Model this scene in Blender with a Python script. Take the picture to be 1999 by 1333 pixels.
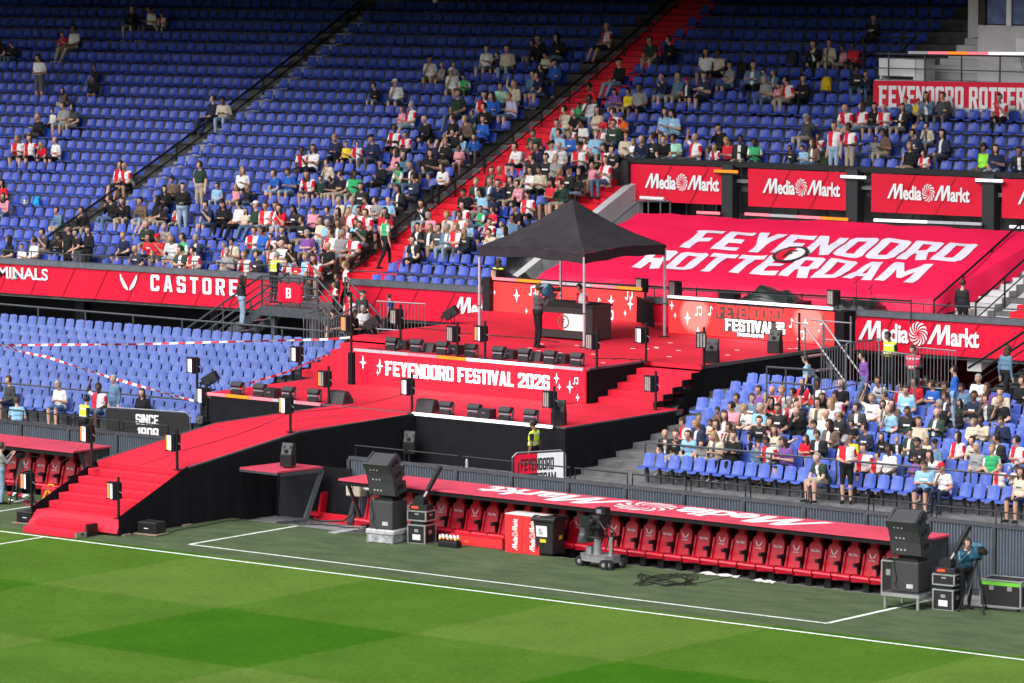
import bpy, bmesh, math, random
import numpy as np
from mathutils import Vector, Matrix, Quaternion
from mathutils.geometry import tessellate_polygon
R = math.radians
random.seed(7)
for o in list(bpy.data.objects): bpy.data.objects.remove(o)
SC = bpy.context.scene
COL = SC.collection

# ------------------------------------------------------------------ camera
CAM = Vector((61.45, -87.61, 17.9)); FPX = 9200.0; AZ = R(51.5); PIT = R(5.997)
cd = bpy.data.cameras.new('camera'); cam = bpy.data.objects.new('camera', cd); COL.objects.link(cam)
cd.sensor_width = 36.0; cd.lens = 36.0 * FPX / 1999.0; cd.clip_start = 1.0; cd.clip_end = 3000.0
FW = Vector((-math.cos(AZ) * math.cos(PIT), math.sin(AZ) * math.cos(PIT), -math.sin(PIT)))
RT = FW.cross(Vector((0, 0, 1))).normalized(); UP = RT.cross(FW)
cam.matrix_world = Matrix(((RT.x, UP.x, -FW.x, CAM.x), (RT.y, UP.y, -FW.y, CAM.y), (RT.z, UP.z, -FW.z, CAM.z), (0, 0, 0, 1)))
SC.camera = cam

# ------------------------------------------------------------------ sky, sun, exposure
SUN_EL, SUN_AZ = R(46), R(188)      # high veiled sun behind the camera, over the open roof
w = bpy.data.worlds.new('World'); SC.world = w; w.use_nodes = True
nt = w.node_tree; nt.nodes.clear()
sky = nt.nodes.new('ShaderNodeTexSky'); sky.sky_type = 'NISHITA'; sky.sun_disc = False
sky.sun_elevation = SUN_EL; sky.sun_rotation = SUN_AZ; sky.dust_density = 4.0; sky.air_density = 1.0
hs = nt.nodes.new('ShaderNodeHueSaturation'); hs.inputs['Saturation'].default_value = 0.30
bg = nt.nodes.new('ShaderNodeBackground'); bg.inputs['Strength'].default_value = 0.15
wo = nt.nodes.new('ShaderNodeOutputWorld')
nt.links.new(sky.outputs[0], hs.inputs['Color']); nt.links.new(hs.outputs[0], bg.inputs['Color']); nt.links.new(bg.outputs[0], wo.inputs[0])
sl = bpy.data.lights.new('sun', 'SUN'); sl.energy = 0.6; sl.angle = R(60); sl.color = (1.0, 0.965, 0.92)
sun = bpy.data.objects.new('sun', sl); COL.objects.link(sun)
sd = Vector((math.sin(SUN_AZ) * math.cos(SUN_EL), math.cos(SUN_AZ) * math.cos(SUN_EL), math.sin(SUN_EL)))
sun.rotation_euler = sd.to_track_quat('Z', 'Y').to_euler()
vs = SC.view_settings; vs.view_transform = 'Standard'; vs.look = 'None'; vs.exposure = 0.95; vs.gamma = 1.0; vs.use_curve_mapping = False
SC.cycles.max_bounces = 5; SC.cycles.diffuse_bounces = 3; SC.cycles.glossy_bounces = 2; SC.cycles.transparent_max_bounces = 6
SC.cycles.use_denoising = True

# ------------------------------------------------------------------ pixel of the photograph -> point on a known plane
def ray(x, y): return FW + RT * ((x - 999.5) / FPX) - UP * ((y - 666.5) / FPX)
def az(x, y, z): d = ray(x, y); return CAM + d * ((z - CAM.z) / d.z)
def ay(x, y, Y): d = ray(x, y); return CAM + d * ((Y - CAM.y) / d.y)
def ax(x, y, X): d = ray(x, y); return CAM + d * ((X - CAM.x) / d.x)
def depth(P): return (Vector(P) - CAM).dot(FW)

# ------------------------------------------------------------------ materials
MATS = {}
def M(name, col=(.5, .5, .5), rough=.6, var=.12, scale=8.0, bump=0.0, metal=0.0, emit=0.0, spec=.4, alpha=1.0, obj=True, trans=0.0):
    if name in MATS: return MATS[name]
    m = bpy.data.materials.new(name); m.use_nodes = True; n = m.node_tree.nodes; l = m.node_tree.links
    b = n['Principled BSDF']; b.inputs['Roughness'].default_value = rough; b.inputs['Metallic'].default_value = metal
    b.inputs['Specular IOR Level'].default_value = spec
    c4 = (*col, 1)
    b.inputs['Base Color'].default_value = c4
    if var > 0:
        tc = n.new('ShaderNodeTexCoord'); no = n.new('ShaderNodeTexNoise'); no.inputs['Scale'].default_value = scale; no.inputs['Detail'].default_value = 5
        l.new(tc.outputs['Object' if obj else 'Generated'], no.inputs['Vector'])
        oi = n.new('ShaderNodeObjectInfo')
        mr = n.new('ShaderNodeMapRange'); mr.inputs['From Min'].default_value = .3; mr.inputs['From Max'].default_value = .7
        mr.inputs['To Min'].default_value = 1 - var; mr.inputs['To Max'].default_value = 1 + var
        l.new(no.outputs['Fac'], mr.inputs['Value'])
        m2 = n.new('ShaderNodeMapRange'); m2.inputs['To Min'].default_value = 1 - var * .6; m2.inputs['To Max'].default_value = 1 + var * .6
        l.new(oi.outputs['Random'], m2.inputs['Value'])
        mu0 = n.new('ShaderNodeMath'); mu0.operation = 'MULTIPLY'; l.new(mr.outputs[0], mu0.inputs[0]); l.new(m2.outputs[0], mu0.inputs[1])
        mu = n.new('ShaderNodeVectorMath'); mu.operation = 'SCALE'; mu.inputs[0].default_value = col; l.new(mu0.outputs[0], mu.inputs['Scale'])
        l.new(mu.outputs['Vector'], b.inputs['Base Color'])
        if bump > 0:
            bp = n.new('ShaderNodeBump'); bp.inputs['Strength'].default_value = bump; bp.inputs['Distance'].default_value = .02
            l.new(no.outputs['Fac'], bp.inputs['Height']); l.new(bp.outputs[0], b.inputs['Normal'])
    if emit > 0:
        b.inputs['Emission Color'].default_value = c4; b.inputs['Emission Strength'].default_value = emit
    if trans > 0: b.inputs['Transmission Weight'].default_value = trans
    if alpha < 1: b.inputs['Alpha'].default_value = alpha
    MATS[name] = m; return m
def mix_rgb(n, l, fac, a, b):
    x = n.new('ShaderNodeMix'); x.data_type = 'RGBA'
    if isinstance(fac, (int, float)): x.inputs[0].default_value = fac
    else: l.new(fac, x.inputs[0])
    for s, v in ((6, a), (7, b)):
        if isinstance(v, tuple): x.inputs[s].default_value = (*v, 1)
        else: l.new(v, x.inputs[s])
    return x.outputs[2]

RED = (.70, .003, .022); 
black = M('black_paint', (.012, .012, .014), .45, .2, 20); blackcloth = M('black_cloth', (.013, .013, .016), .95, .10, 3.5, .5, spec=.1)
blackpl = M('black_plastic', (.022, .022, .025), .42, .15, 30); spkr = M('speaker_shell', (.045, .045, .050), .55, .15, 60, .15)
steel = M('galvanised_steel', (.22, .23, .25), .42, .15, 12, metal=.55); dsteel = M('dark_steel', (.060, .068, .080), .5, .2, 9, metal=.15)
alu = M('aluminium', (.62, .63, .66), .32, .08, 10, metal=.75); white = M('white_paint', (.74, .74, .76), .55, .06, 3)
printw = M('white_print', (.78, .77, .80), .6, .03, 3); redban = M('red_banner_vinyl', (.70, .004, .035), .5, .08, .8, spec=.3)
carpet_r = M('red_carpet', (.64, .004, .030), .72, .13, .9, .12, spec=.5)
conc = M('concrete', (.30, .30, .31), .85, .25, 3.5, .2); conc_d = M('grimy_concrete', (.17, .17, .175), .9, .35, 2.5, .3)
wallgrey = M('pale_wall_paint', (.50, .50, .52), .7, .12, 1.2); redwall = M('dark_red_wall', (.28, .004, .016), .7, .2, 1.0)
redpaint = M('red_step_paint', (.66, .004, .022), .7, .12, 3.0); glassd = M('tinted_glass', (.02, .03, .05), .08, .0, spec=.8)
rubber = M('black_rubber', (.015, .015, .015), .8, .1, 20); dugred = M('dugout_seat_red', (.56, .005, .026), .38, .10, 6, spec=.5)
cordm = M('cable_black', (.012, .012, .013), .6, 0); dblack = M('deep_black_void', (.006, .006, .007), .9, 0)

# ------------------------------------------------------------------ mesh helper
class MB:
    def __init__(s): s.v = []; s.f = []; s.m = []; s.mats = []
    def mi(s, m):
        if m not in s.mats: s.mats.append(m)
        return s.mats.index(m)
    def add(s, vs, fs, m):
        o = len(s.v); s.v += [tuple(v) for v in vs]; i = s.mi(m)
        for f in fs: s.f.append(tuple(a + o for a in f)); s.m.append(i)
        return s
    def box(s, c, d, m, rz=0.0, M4=None):
        x, y, z = d[0] / 2, d[1] / 2, d[2] / 2
        vs = [Vector((a, b, e)) for e in (-z, z) for a, b in ((-x, -y), (x, -y), (x, y), (-x, y))]
        if M4 is None: M4 = Matrix.Rotation(rz, 3, 'Z') if rz else None
        if M4 is not None: vs = [M4 @ v for v in vs]
        c = Vector(c); vs = [v + c for v in vs]
        return s.add(vs, [(3, 2, 1, 0), (4, 5, 6, 7), (0, 1, 5, 4), (1, 2, 6, 5), (2, 3, 7, 6), (3, 0, 4, 7)], m)
    def b2(s, p, q, m):   # axis aligned box from two corners
        return s.box([(a + b) / 2 for a, b in zip(p, q)], [abs(a - b) for a, b in zip(p, q)], m)
    def quad(s, pts, m): return s.add(pts, [tuple(range(len(pts)))], m)
    def prism(s, poly, ext, m):   # poly: 3D points (loop), extruded by vector ext
        n = len(poly); ext = Vector(ext); a = [Vector(p) for p in poly]; b = [p + ext for p in a]
        tr = tessellate_polygon([a])
        fs = [tuple(t) for t in tr] + [tuple(i + n for i in reversed(t)) for t in tr] + [(i, (i + 1) % n, (i + 1) % n + n, i + n) for i in range(n)]
        return s.add(a + b, fs, m)
    def cyl(s, p, q, r, m, n=8, r2=None, cap=True):
        p, q = Vector(p), Vector(q); d = (q - p).normalized(); r2 = r if r2 is None else r2
        u = d.orthogonal().normalized(); v = d.cross(u)
        vs = [c + (u * math.cos(2 * math.pi * i / n) + v * math.sin(2 * math.pi * i / n)) * rr for c, rr in ((p, r), (q, r2)) for i in range(n)]
        fs = [(i, (i + 1) % n, (i + 1) % n + n, i + n) for i in range(n)]
        if cap: fs += [tuple(reversed(range(n))), tuple(range(n, 2 * n))]
        return s.add(vs, fs, m)
    def tube(s, pts, r, m, n=6):
        pts = [Vector(p) for p in pts]; vs = []; k = len(pts)
        for i, p in enumerate(pts):
            d = (pts[min(i + 1, k - 1)] - pts[max(i - 1, 0)]).normalized()
            u = d.cross(Vector((0, 0, 1)))
            if u.length < .05: u = d.cross(Vector((0, 1, 0)))
            u.normalize(); w_ = u.cross(d)
            vs += [p + (u * math.cos(2 * math.pi * j / n) + w_ * math.sin(2 * math.pi * j / n)) * r for j in range(n)]
        fs = [(i * n + j, i * n + (j + 1) % n, (i + 1) * n + (j + 1) % n, (i + 1) * n + j) for i in range(k - 1) for j in range(n)]
        fs += [tuple(reversed(range(n))), tuple((k - 1) * n + j for j in range(n))]
        return s.add(vs, fs, m)
    def ell(s, c, rad, m, n=8, k=6, M3=None):
        c = Vector(c); vs = []; fs = []
        for i in range(k + 1):
            t = math.pi * i / k
            for j in range(n):
                a = 2 * math.pi * j / n; v = Vector((math.sin(t) * math.cos(a) * rad[0], math.sin(t) * math.sin(a) * rad[1], math.cos(t) * rad[2]))
                vs.append(c + (M3 @ v if M3 is not None else v))
        for i in range(k):
            for j in range(n): fs.append((i * n + j, (i + 1) * n + j, (i + 1) * n + (j + 1) % n, i * n + (j + 1) % n))
        return s.add(vs, fs, m)
    def build(s, name, parent=None, smooth=False, world=False, bevel=0.0):
        me = bpy.data.meshes.new(name); vs = s.v
        if parent is not None and world:
            iv = parent.matrix_basis.inverted() if parent.parent is None else (parent.parent.matrix_basis @ parent.matrix_basis).inverted()
            vs = [tuple(iv @ Vector(v)) for v in vs]
        me.from_pydata(vs, [], s.f)
        for m in s.mats: me.materials.append(m)
        me.polygons.foreach_set('material_index', s.m)
        if smooth: me.polygons.foreach_set('use_smooth', [True] * len(me.polygons))
        me.update()
        if smooth:
            try: me.set_sharp_from_angle(angle=R(40))
            except Exception: pass
        o = bpy.data.objects.new(name, me); COL.objects.link(o)
        if parent is not None: o.parent = parent
        if bevel > 0:
            md = o.modifiers.new('bevel', 'BEVEL'); md.width = bevel; md.segments = 1; md.limit_method = 'ANGLE'
        return o
def tag(o, label=None, cat=None, group=None, kind=None):
    if label: o['label'] = label
    if cat: o['category'] = cat
    if group: o['group'] = group
    if kind: o['kind'] = kind
    return o
def thing(name, label, cat, loc=(0, 0, 0), rz=0.0, group=None):
    o = bpy.data.objects.new(name, None); COL.objects.link(o); o.empty_display_size = .1
    o.location = loc; o.rotation_euler = (0, 0, rz); o.matrix_basis = Matrix.Translation(Vector(loc)) @ Matrix.Rotation(rz, 4, 'Z')
    return tag(o, label, cat, group)
def dup(root, loc=None, rz=None, label=None, group=None, parent=None):
    r = root.copy(); COL.objects.link(r)
    if parent is not None: r.parent = parent
    if loc is not None:
        a = root.rotation_euler.z if rz is None else rz
        r.matrix_basis = Matrix.Translation(Vector(loc)) @ Matrix.Rotation(a, 4, 'Z')
    if label: r['label'] = label
    if group: r['group'] = group
    for ch in root.children: dup(ch, parent=r)
    return r
ORD = ['first', 'second', 'third', 'fourth', 'fifth', 'sixth', 'seventh', 'eighth', 'ninth', 'tenth', 'eleventh', 'twelfth', 'thirteenth', 'fourteenth', 'fifteenth',
       'sixteenth', 'seventeenth', 'eighteenth', 'nineteenth', 'twentieth', 'twenty-first', 'twenty-second', 'twenty-third', 'twenty-fourth', 'twenty-fifth', 'twenty-sixth', 'twenty-seventh', 'twenty-eighth', 'twenty-ninth', 'thirtieth']
def ordw(i): return ORD[i] if i < 30 else 'number %d' % (i + 1)

# ------------------------------------------------------------------ lettering
def _g(s): return [[tuple(map(float, p.split(','))) for p in c.split()] for c in s.split('|')]
_O = '.8,0 4.4,0 5.2,.9 5.2,9.1 4.4,10 .8,10 0,9.1 0,.9|1.8,1.8 3.4,1.8 3.4,8.2 1.8,8.2'
_8 = '.8,0 4.4,0 5.2,.9 5.2,9.1 4.4,10 .8,10 0,9.1 0,.9|1.8,1.7 3.4,1.7 3.4,4.2 1.8,4.2|1.8,5.8 3.4,5.8 3.4,8.3 1.8,8.3'
GL = {k: _g(v) for k, v in {
 'F': '0,0 1.9,0 1.9,4 4,4 4,5.8 1.9,5.8 1.9,8.2 4.8,8.2 4.8,10 -.4,10 -.4,9 0,9',
 'E': '0,0 4.8,0 4.8,1.8 1.9,1.8 1.9,4.1 4.2,4.1 4.2,5.9 1.9,5.9 1.9,8.2 4.8,8.2 4.8,10 0,10',
 'Y': '1.7,0 3.5,0 3.5,3.8 5.2,10 3.3,10 2.6,6.6 1.9,10 0,10 1.7,3.8', 'N': '0,0 1.7,0 1.7,5.6 3.5,0 5.2,0 5.2,10 3.5,10 3.5,4.4 1.7,10 0,10',
 'O': _O, '0': _O, 'R': '0,0 1.8,0 1.8,3.8 2.3,3.8 3.4,0 5.3,0 4.2,4.2 5.2,5 5.2,9.1 4.4,10 0,10|1.8,5.5 3.4,5.5 3.4,8.3 1.8,8.3',
 'D': '0,0 4.4,0 5.2,.9 5.2,9.1 4.4,10 0,10|1.8,1.8 3.4,1.8 3.4,8.2 1.8,8.2',
 'S': '.8,0 4.4,0 5.2,.9 5.2,5 4.5,5.9 1.8,5.9 1.8,8.2 3.4,8.2 3.4,7 5.2,7 5.2,9.1 4.4,10 .8,10 0,9.1 0,5.1 .7,4.2 3.4,4.2 3.4,1.8 1.8,1.8 1.8,3.1 0,3.1 0,.9',
 'T': '1.5,0 3.3,0 3.3,8.2 4.8,8.2 4.8,10 0,10 0,8.2 1.5,8.2', 'I': '0,0 1.8,0 1.8,10 0,10', 'V': '1.7,0 3.6,0 5.3,10 3.5,10 2.65,4 1.8,10 0,10',
 'A': '0,0 1.8,0 2,1.9 3.3,1.9 3.5,0 5.3,0 3.7,10 1.6,10|2.2,3.6 3.1,3.6 2.65,7.5', 'L': '0,0 4.6,0 4.6,1.8 1.9,1.8 1.9,10 0,10',
 '2': '0,0 5.2,0 5.2,1.8 1.9,1.8 5.2,5.6 5.2,9.1 4.4,10 .8,10 0,9.1 0,6.6 1.8,6.6 1.8,8.2 3.4,8.2 3.4,6.2 0,2.2',
 '6': '.8,0 4.4,0 5.2,.9 5.2,5.1 4.4,6 1.8,6 1.8,8.2 3.4,8.2 3.4,7 5.2,7 5.2,9.1 4.4,10 .8,10 0,9.1 0,.9|1.8,1.8 3.4,1.8 3.4,4.3 1.8,4.3',
 '9': '.8,0 4.4,0 5.2,.9 5.2,9.1 4.4,10 .8,10 0,9.1 0,4.9 .8,4 3.4,4 3.4,1.8 1.8,1.8 1.8,3 0,3 0,.9|1.8,5.7 3.4,5.7 3.4,8.2 1.8,8.2', '8': _8,
 '1': '1,0 2.9,0 2.9,10 1.4,10 0,8.4 0,7.4 1,7.4', 'M': '0,0 1.7,0 1.7,6 3,2.5 3.8,2.5 5.1,6 5.1,0 6.8,0 6.8,10 5.2,10 3.4,5.2 1.6,10 0,10',
 'C': '.8,0 4.4,0 5.2,.9 5.2,3.2 3.4,3.2 3.4,1.8 1.8,1.8 1.8,8.2 3.4,8.2 3.4,6.8 5.2,6.8 5.2,9.1 4.4,10 .8,10 0,9.1 0,.9',
 'B': '0,0 4.4,0 5.2,.9 5.2,4.3 4.6,5 5.2,5.8 5.2,9.1 4.4,10 0,10|1.8,1.7 3.4,1.7 3.4,4.2 1.8,4.2|1.8,5.8 3.4,5.8 3.4,8.3 1.8,8.3',
 'P': '0,0 1.9,0 1.9,3.8 4.4,3.8 5.2,4.7 5.2,9.1 4.4,10 0,10|1.9,5.5 3.4,5.5 3.4,8.3 1.9,8.3',
 'G': '.8,0 4.4,0 5.2,.9 5.2,5.4 2.6,5.4 2.6,3.8 3.4,3.8 3.4,1.8 1.8,1.8 1.8,8.2 3.4,8.2 3.4,6.8 5.2,6.8 5.2,9.1 4.4,10 .8,10 0,9.1 0,.9',
 'K': '0,0 1.8,0 1.8,3.8 3.3,0 5.3,0 3.3,5 5.2,10 3.3,10 1.8,6.2 1.8,10 0,10', 'H': '0,0 1.8,0 1.8,4.1 3.4,4.1 3.4,0 5.2,0 5.2,10 3.4,10 3.4,5.9 1.8,5.9 1.8,10 0,10',
}.items()}
def loops2d(loops):
    ls = [[Vector((x, y, 0)) for x, y in lp] for lp in loops]
    flat = [(v.x, v.y) for lp in ls for v in lp]
    return flat, [tuple(t) for t in tessellate_polygon(ls)]
def join2d(items):   # items: (pts2d, faces, sx, sy, dx, dy)
    V = []; F = []
    for p, f, sx, sy, dx, dy in items:
        o = len(V); V += [(x * sx + dx, y * sy + dy) for x, y in p]; F += [tuple(i + o for i in t) for t in f]
    return V, F
def word(txt, gap=.55):   # block letters, unit height
    items = []; x = 0.0
    for ch in txt:
        if ch == ' ': x += .26; continue
        p, f = loops2d(GL[ch]); wd = max(q[0] for q in p) - min(0, min(q[0] for q in p))
        items.append((p, f, .1, .1, x, 0)); x += (wd + gap) * .1
    V, F = join2d(items); return V, F, x - gap * .1
def fword(txt, bold=.02):   # rounded letters from Blender's built-in font, unit height about 1
    c = bpy.data.curves.new('t', 'FONT'); c.body = txt; c.size = 1.0; c.offset = bold; c.resolution_u = 3; c.space_character = .95
    o = bpy.data.objects.new('t', c); COL.objects.link(o)
    me = bpy.data.meshes.new_from_object(o.evaluated_get(bpy.context.evaluated_depsgraph_get()))
    V = [(v.co.x, v.co.y) for v in me.vertices]; F = [tuple(p.vertices) for p in me.polygons]
    bpy.data.objects.remove(o); bpy.data.curves.remove(c); bpy.data.meshes.remove(me)
    x0 = min(v[0] for v in V); V = [(x - x0, y) for x, y in V]
    return V, F, max(v[0] for v in V)
def star4(r):
    lp = [(r * (1 if i % 2 == 0 else .22) * (1.0 if i % 4 == 0 else (.62 if i % 2 == 0 else 1)) * math.sin(i * math.pi / 4), r * (1 if i % 2 == 0 else .22) * (1.0 if i % 4 == 0 else (.62 if i % 2 == 0 else 1)) * math.cos(i * math.pi / 4)) for i in range(8)]
    return loops2d([lp])
def disc2d(r, n=20, r0=0.0):
    a = [(r * math.cos(2 * math.pi * i / n), r * math.sin(2 * math.pi * i / n)) for i in range(n)]
    if r0 <= 0: return a, [tuple(range(n))]
    b = [(r0 * math.cos(2 * math.pi * i / n), r0 * math.sin(2 * math.pi * i / n)) for i in range(n)]
    return a + b, [(i, (i + 1) % n, (i + 1) % n + n, i + n) for i in range(n)]
def note2d(double):
    it = []
    def bx(x0, y0, x1, y1): it.append(([(x0, y0), (x1, y0), (x1, y1), (x0, y1)], [(0, 1, 2, 3)], 1, 1, 0, 0))
    p, f = disc2d(.16, 10); it.append((p, f, 1.15, .85, 0, 0)); bx(.12, .1, .2, .95)
    if double:
        it.append((p, f, 1.15, .85, .62, .08)); bx(.74, .18, .82, 1.03); it.append(([(.2, .78), (.74, .86), (.74, 1.03), (.2, .95)], [(0, 1, 2, 3)], 1, 1, 0, 0))
    else: it.append(([(.2, .95), (.42, .62), (.44, .7), (.2, 1.02)], [(0, 1, 2, 3)], 1, 1, 0, 0))
    return join2d(it)
def swirl2d():   # unit radius pinwheel
    it = []
    for k in range(12):
        a0 = 2 * math.pi * k / 12; L = []; Rr = []
        for j in range(6):
            t = j / 5; r_ = .16 + .84 * t; a = a0 - 1.15 * t
            wd = .05 + .34 * t * (1 - .30 * t)
            L.append((r_ * math.cos(a), r_ * math.sin(a))); Rr.append((r_ * math.cos(a + wd), r_ * math.sin(a + wd)))
        n = len(L); it.append((L + Rr, [(i, i + 1, n + i + 1, n + i) for i in range(n - 1)], 1, 1, 0, 0))
    return join2d(it)
_MM = None
def media_markt():   # whole word mark, cap height 1; returns V,F,width
    global _MM
    if _MM: return _MM
    m = loops2d([[(0, 0), (.24, 0), (.66, .70), (.66, 0), (.86, 0), (1.22, .68), (1.22, 0), (1.47, 0), (1.47, 1), (1.17, 1), (.87, .42), (.86, 1), (.62, 1)]])
    e, ef, ew = fword('edia', .030); a, af, aw = fword('arkt', .030); s_, sf = swirl2d()
    sc = 1.28; x = 1.52; it = [(m[0], m[1], 1, 1, 0, 0), (e, ef, sc * .88, sc, x, 0)]; x += ew * sc * .88 + .62
    it.append((s_, sf, .60, .60, x, .48)); x += .56
    it.append((m[0], m[1], 1, 1, x, 0)); x += 1.52; it.append((a, af, sc * .88, sc, x, 0)); x += aw * sc * .88
    V, F = join2d(it); _MM = (V, F, x); return _MM
def wings2d():   # two feathered wings rising from a point, about 1.3 wide, 1 high
    c = [(.03, .0), (.18, .03), (.34, .15), (.48, .34), (.59, .58), (.65, .82), (.66, 1.0), (.58, .97), (.50, .84), (.55, .74), (.43, .76), (.37, .64), (.44, .56), (.32, .58), (.27, .47), (.34, .41), (.22, .42), (.17, .33), (.23, .28), (.12, .28), (.08, .18)]
    v, f = loops2d([c]); return join2d([(v, f, 1, 1, 0, 0), ([(-x, y) for x, y in v], [tuple(reversed(t)) for t in f], 1, 1, 0, 0)])
def decal(name, V, F, O, U, W, mat, parent=None, off=.006, world=True):
    """flat print: 2D shape mapped to O + x U + y W, lifted off its carrier"""
    O, U, W = Vector(O), Vector(U), Vector(W); n = U.cross(W).normalized() * off
    mb = MB(); mb.add([O + U * x + W * y + n for x, y in V], F, mat)
    return mb.build(name, parent, world=world)
# ================================================================== the setting
Y2, D2 = 31.4, .8
def z2top(r, X): return 1.628e-3 * r * r + .32833 * r + 3.7874 + .011 * (X + 40)     # top of the seat backs in upper stand row r
def z2tr(r, X): return z2top(r, X) - .80
Y1, D1 = 13.9, .8
def z1top(r, X): return 1.39 + .159 * r + .0045 * (X + 50)
def z1tr(r, X): return z1top(r, X) - .80
WALLY, WALLZ = 7.8, 1.63
def ptop(X): return 3.72 + .011 * (X + 33.4)

def mow_material():
    m = bpy.data.materials.new('mown_grass'); m.use_nodes = True; n = m.node_tree.nodes; l = m.node_tree.links; b = n['Principled BSDF']
    b.inputs['Roughness'].default_value = .8; b.inputs['Specular IOR Level'].default_value = .08
    g = n.new('ShaderNodeNewGeometry'); sp = n.new('ShaderNodeSeparateXYZ'); l.new(g.outputs['Position'], sp.inputs[0])
    wob = n.new('ShaderNodeTexNoise'); wob.inputs['Scale'].default_value = 1.3; wob.inputs['Detail'].default_value = 3; l.new(g.outputs['Position'], wob.inputs['Vector'])
    def stripe(out, off, per):
        a = n.new('ShaderNodeMath'); a.operation = 'ADD'; a.inputs[1].default_value = off; l.new(out, a.inputs[0])
        a1 = n.new('ShaderNodeMath'); a1.operation = 'MULTIPLY_ADD'; a1.inputs[1].default_value = .35; l.new(wob.outputs['Fac'], a1.inputs[0]); l.new(a.outputs[0], a1.inputs[2])
        p = n.new('ShaderNodeMath'); p.operation = 'PINGPONG'; p.inputs[1].default_value = per; l.new(a1.outputs[0], p.inputs[0])
        q = n.new('ShaderNodeMapRange'); q.interpolation_type = 'SMOOTHSTEP'; q.inputs['From Min'].default_value = per / 2 - .12; q.inputs['From Max'].default_value = per / 2 + .12; l.new(p.outputs[0], q.inputs['Value'])
        return q.outputs[0]
    sx = stripe(sp.outputs['X'], 18.4 + 5.9 / 2 - .17, 5.9); sy = stripe(sp.outputs['Y'], 5.75 / 2 - .17 + 5.75, 5.75)
    ad = n.new('ShaderNodeMath'); ad.operation = 'ADD'; l.new(sx, ad.inputs[0]); l.new(sy, ad.inputs[1])
    hf = n.new('ShaderNodeMath'); hf.operation = 'MULTIPLY'; hf.inputs[1].default_value = .5; l.new(ad.outputs[0], hf.inputs[0])
    c1 = mix_rgb(n, l, hf.outputs[0], GR_D, GR_L)
    n1 = n.new('ShaderNodeTexNoise'); n1.inputs['Scale'].default_value = 14; n1.inputs['Detail'].default_value = 9; n1.inputs['Roughness'].default_value = .85; l.new(g.outputs['Position'], n1.inputs['Vector'])
    n2 = n.new('ShaderNodeTexNoise'); n2.inputs['Scale'].default_value = .5; n2.inputs['Detail'].default_value = 4; l.new(g.outputs['Position'], n2.inputs['Vector'])
    ml = n.new('ShaderNodeMath'); ml.operation = 'MULTIPLY_ADD'; ml.inputs[1].default_value = .22; l.new(n2.outputs['Fac'], ml.inputs[0]); l.new(n1.outputs['Fac'], ml.inputs[2])
    mr = n.new('ShaderNodeMapRange'); mr.inputs['From Min'].default_value = .38; mr.inputs['From Max'].default_value = .84; mr.inputs['To Min'].default_value = .45; mr.inputs['To Max'].default_value = 1.55; l.new(ml.outputs[0], mr.inputs['Value'])
    sc = n.new('ShaderNodeVectorMath'); sc.operation = 'SCALE'; l.new(c1, sc.inputs[0]); l.new(mr.outputs[0], sc.inputs['Scale'])
    mg = n.new('ShaderNodeMapping'); mg.inputs['Scale'].default_value = (22, 2.6, 1); l.new(g.outputs['Position'], mg.inputs[0]); ng = n.new('ShaderNodeTexNoise'); ng.inputs['Scale'].default_value = 1; ng.inputs['Detail'].default_value = 4; ng.inputs['Roughness'].default_value = .7; l.new(mg.outputs[0], ng.inputs['Vector'])   # grain left by the mower
    rg = n.new('ShaderNodeMapRange'); rg.inputs['From Min'].default_value = .3; rg.inputs['From Max'].default_value = .7; rg.inputs['To Min'].default_value = .72; rg.inputs['To Max'].default_value = 1.28; l.new(ng.outputs['Fac'], rg.inputs['Value']); s2 = n.new('ShaderNodeVectorMath'); s2.operation = 'SCALE'; l.new(sc.outputs['Vector'], s2.inputs[0]); l.new(rg.outputs[0], s2.inputs['Scale'])
    l.new(s2.outputs['Vector'], b.inputs['Base Color'])
    bp = n.new('ShaderNodeBump'); bp.inputs['Strength'].default_value = .6; bp.inputs['Distance'].default_value = .04; l.new(n1.outputs['Fac'], bp.inputs['Height']); l.new(bp.outputs[0], b.inputs['Normal'])
    return m
GR_D, GR_L = (.035, .122, .0016), (.090, .170, .023)
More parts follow.
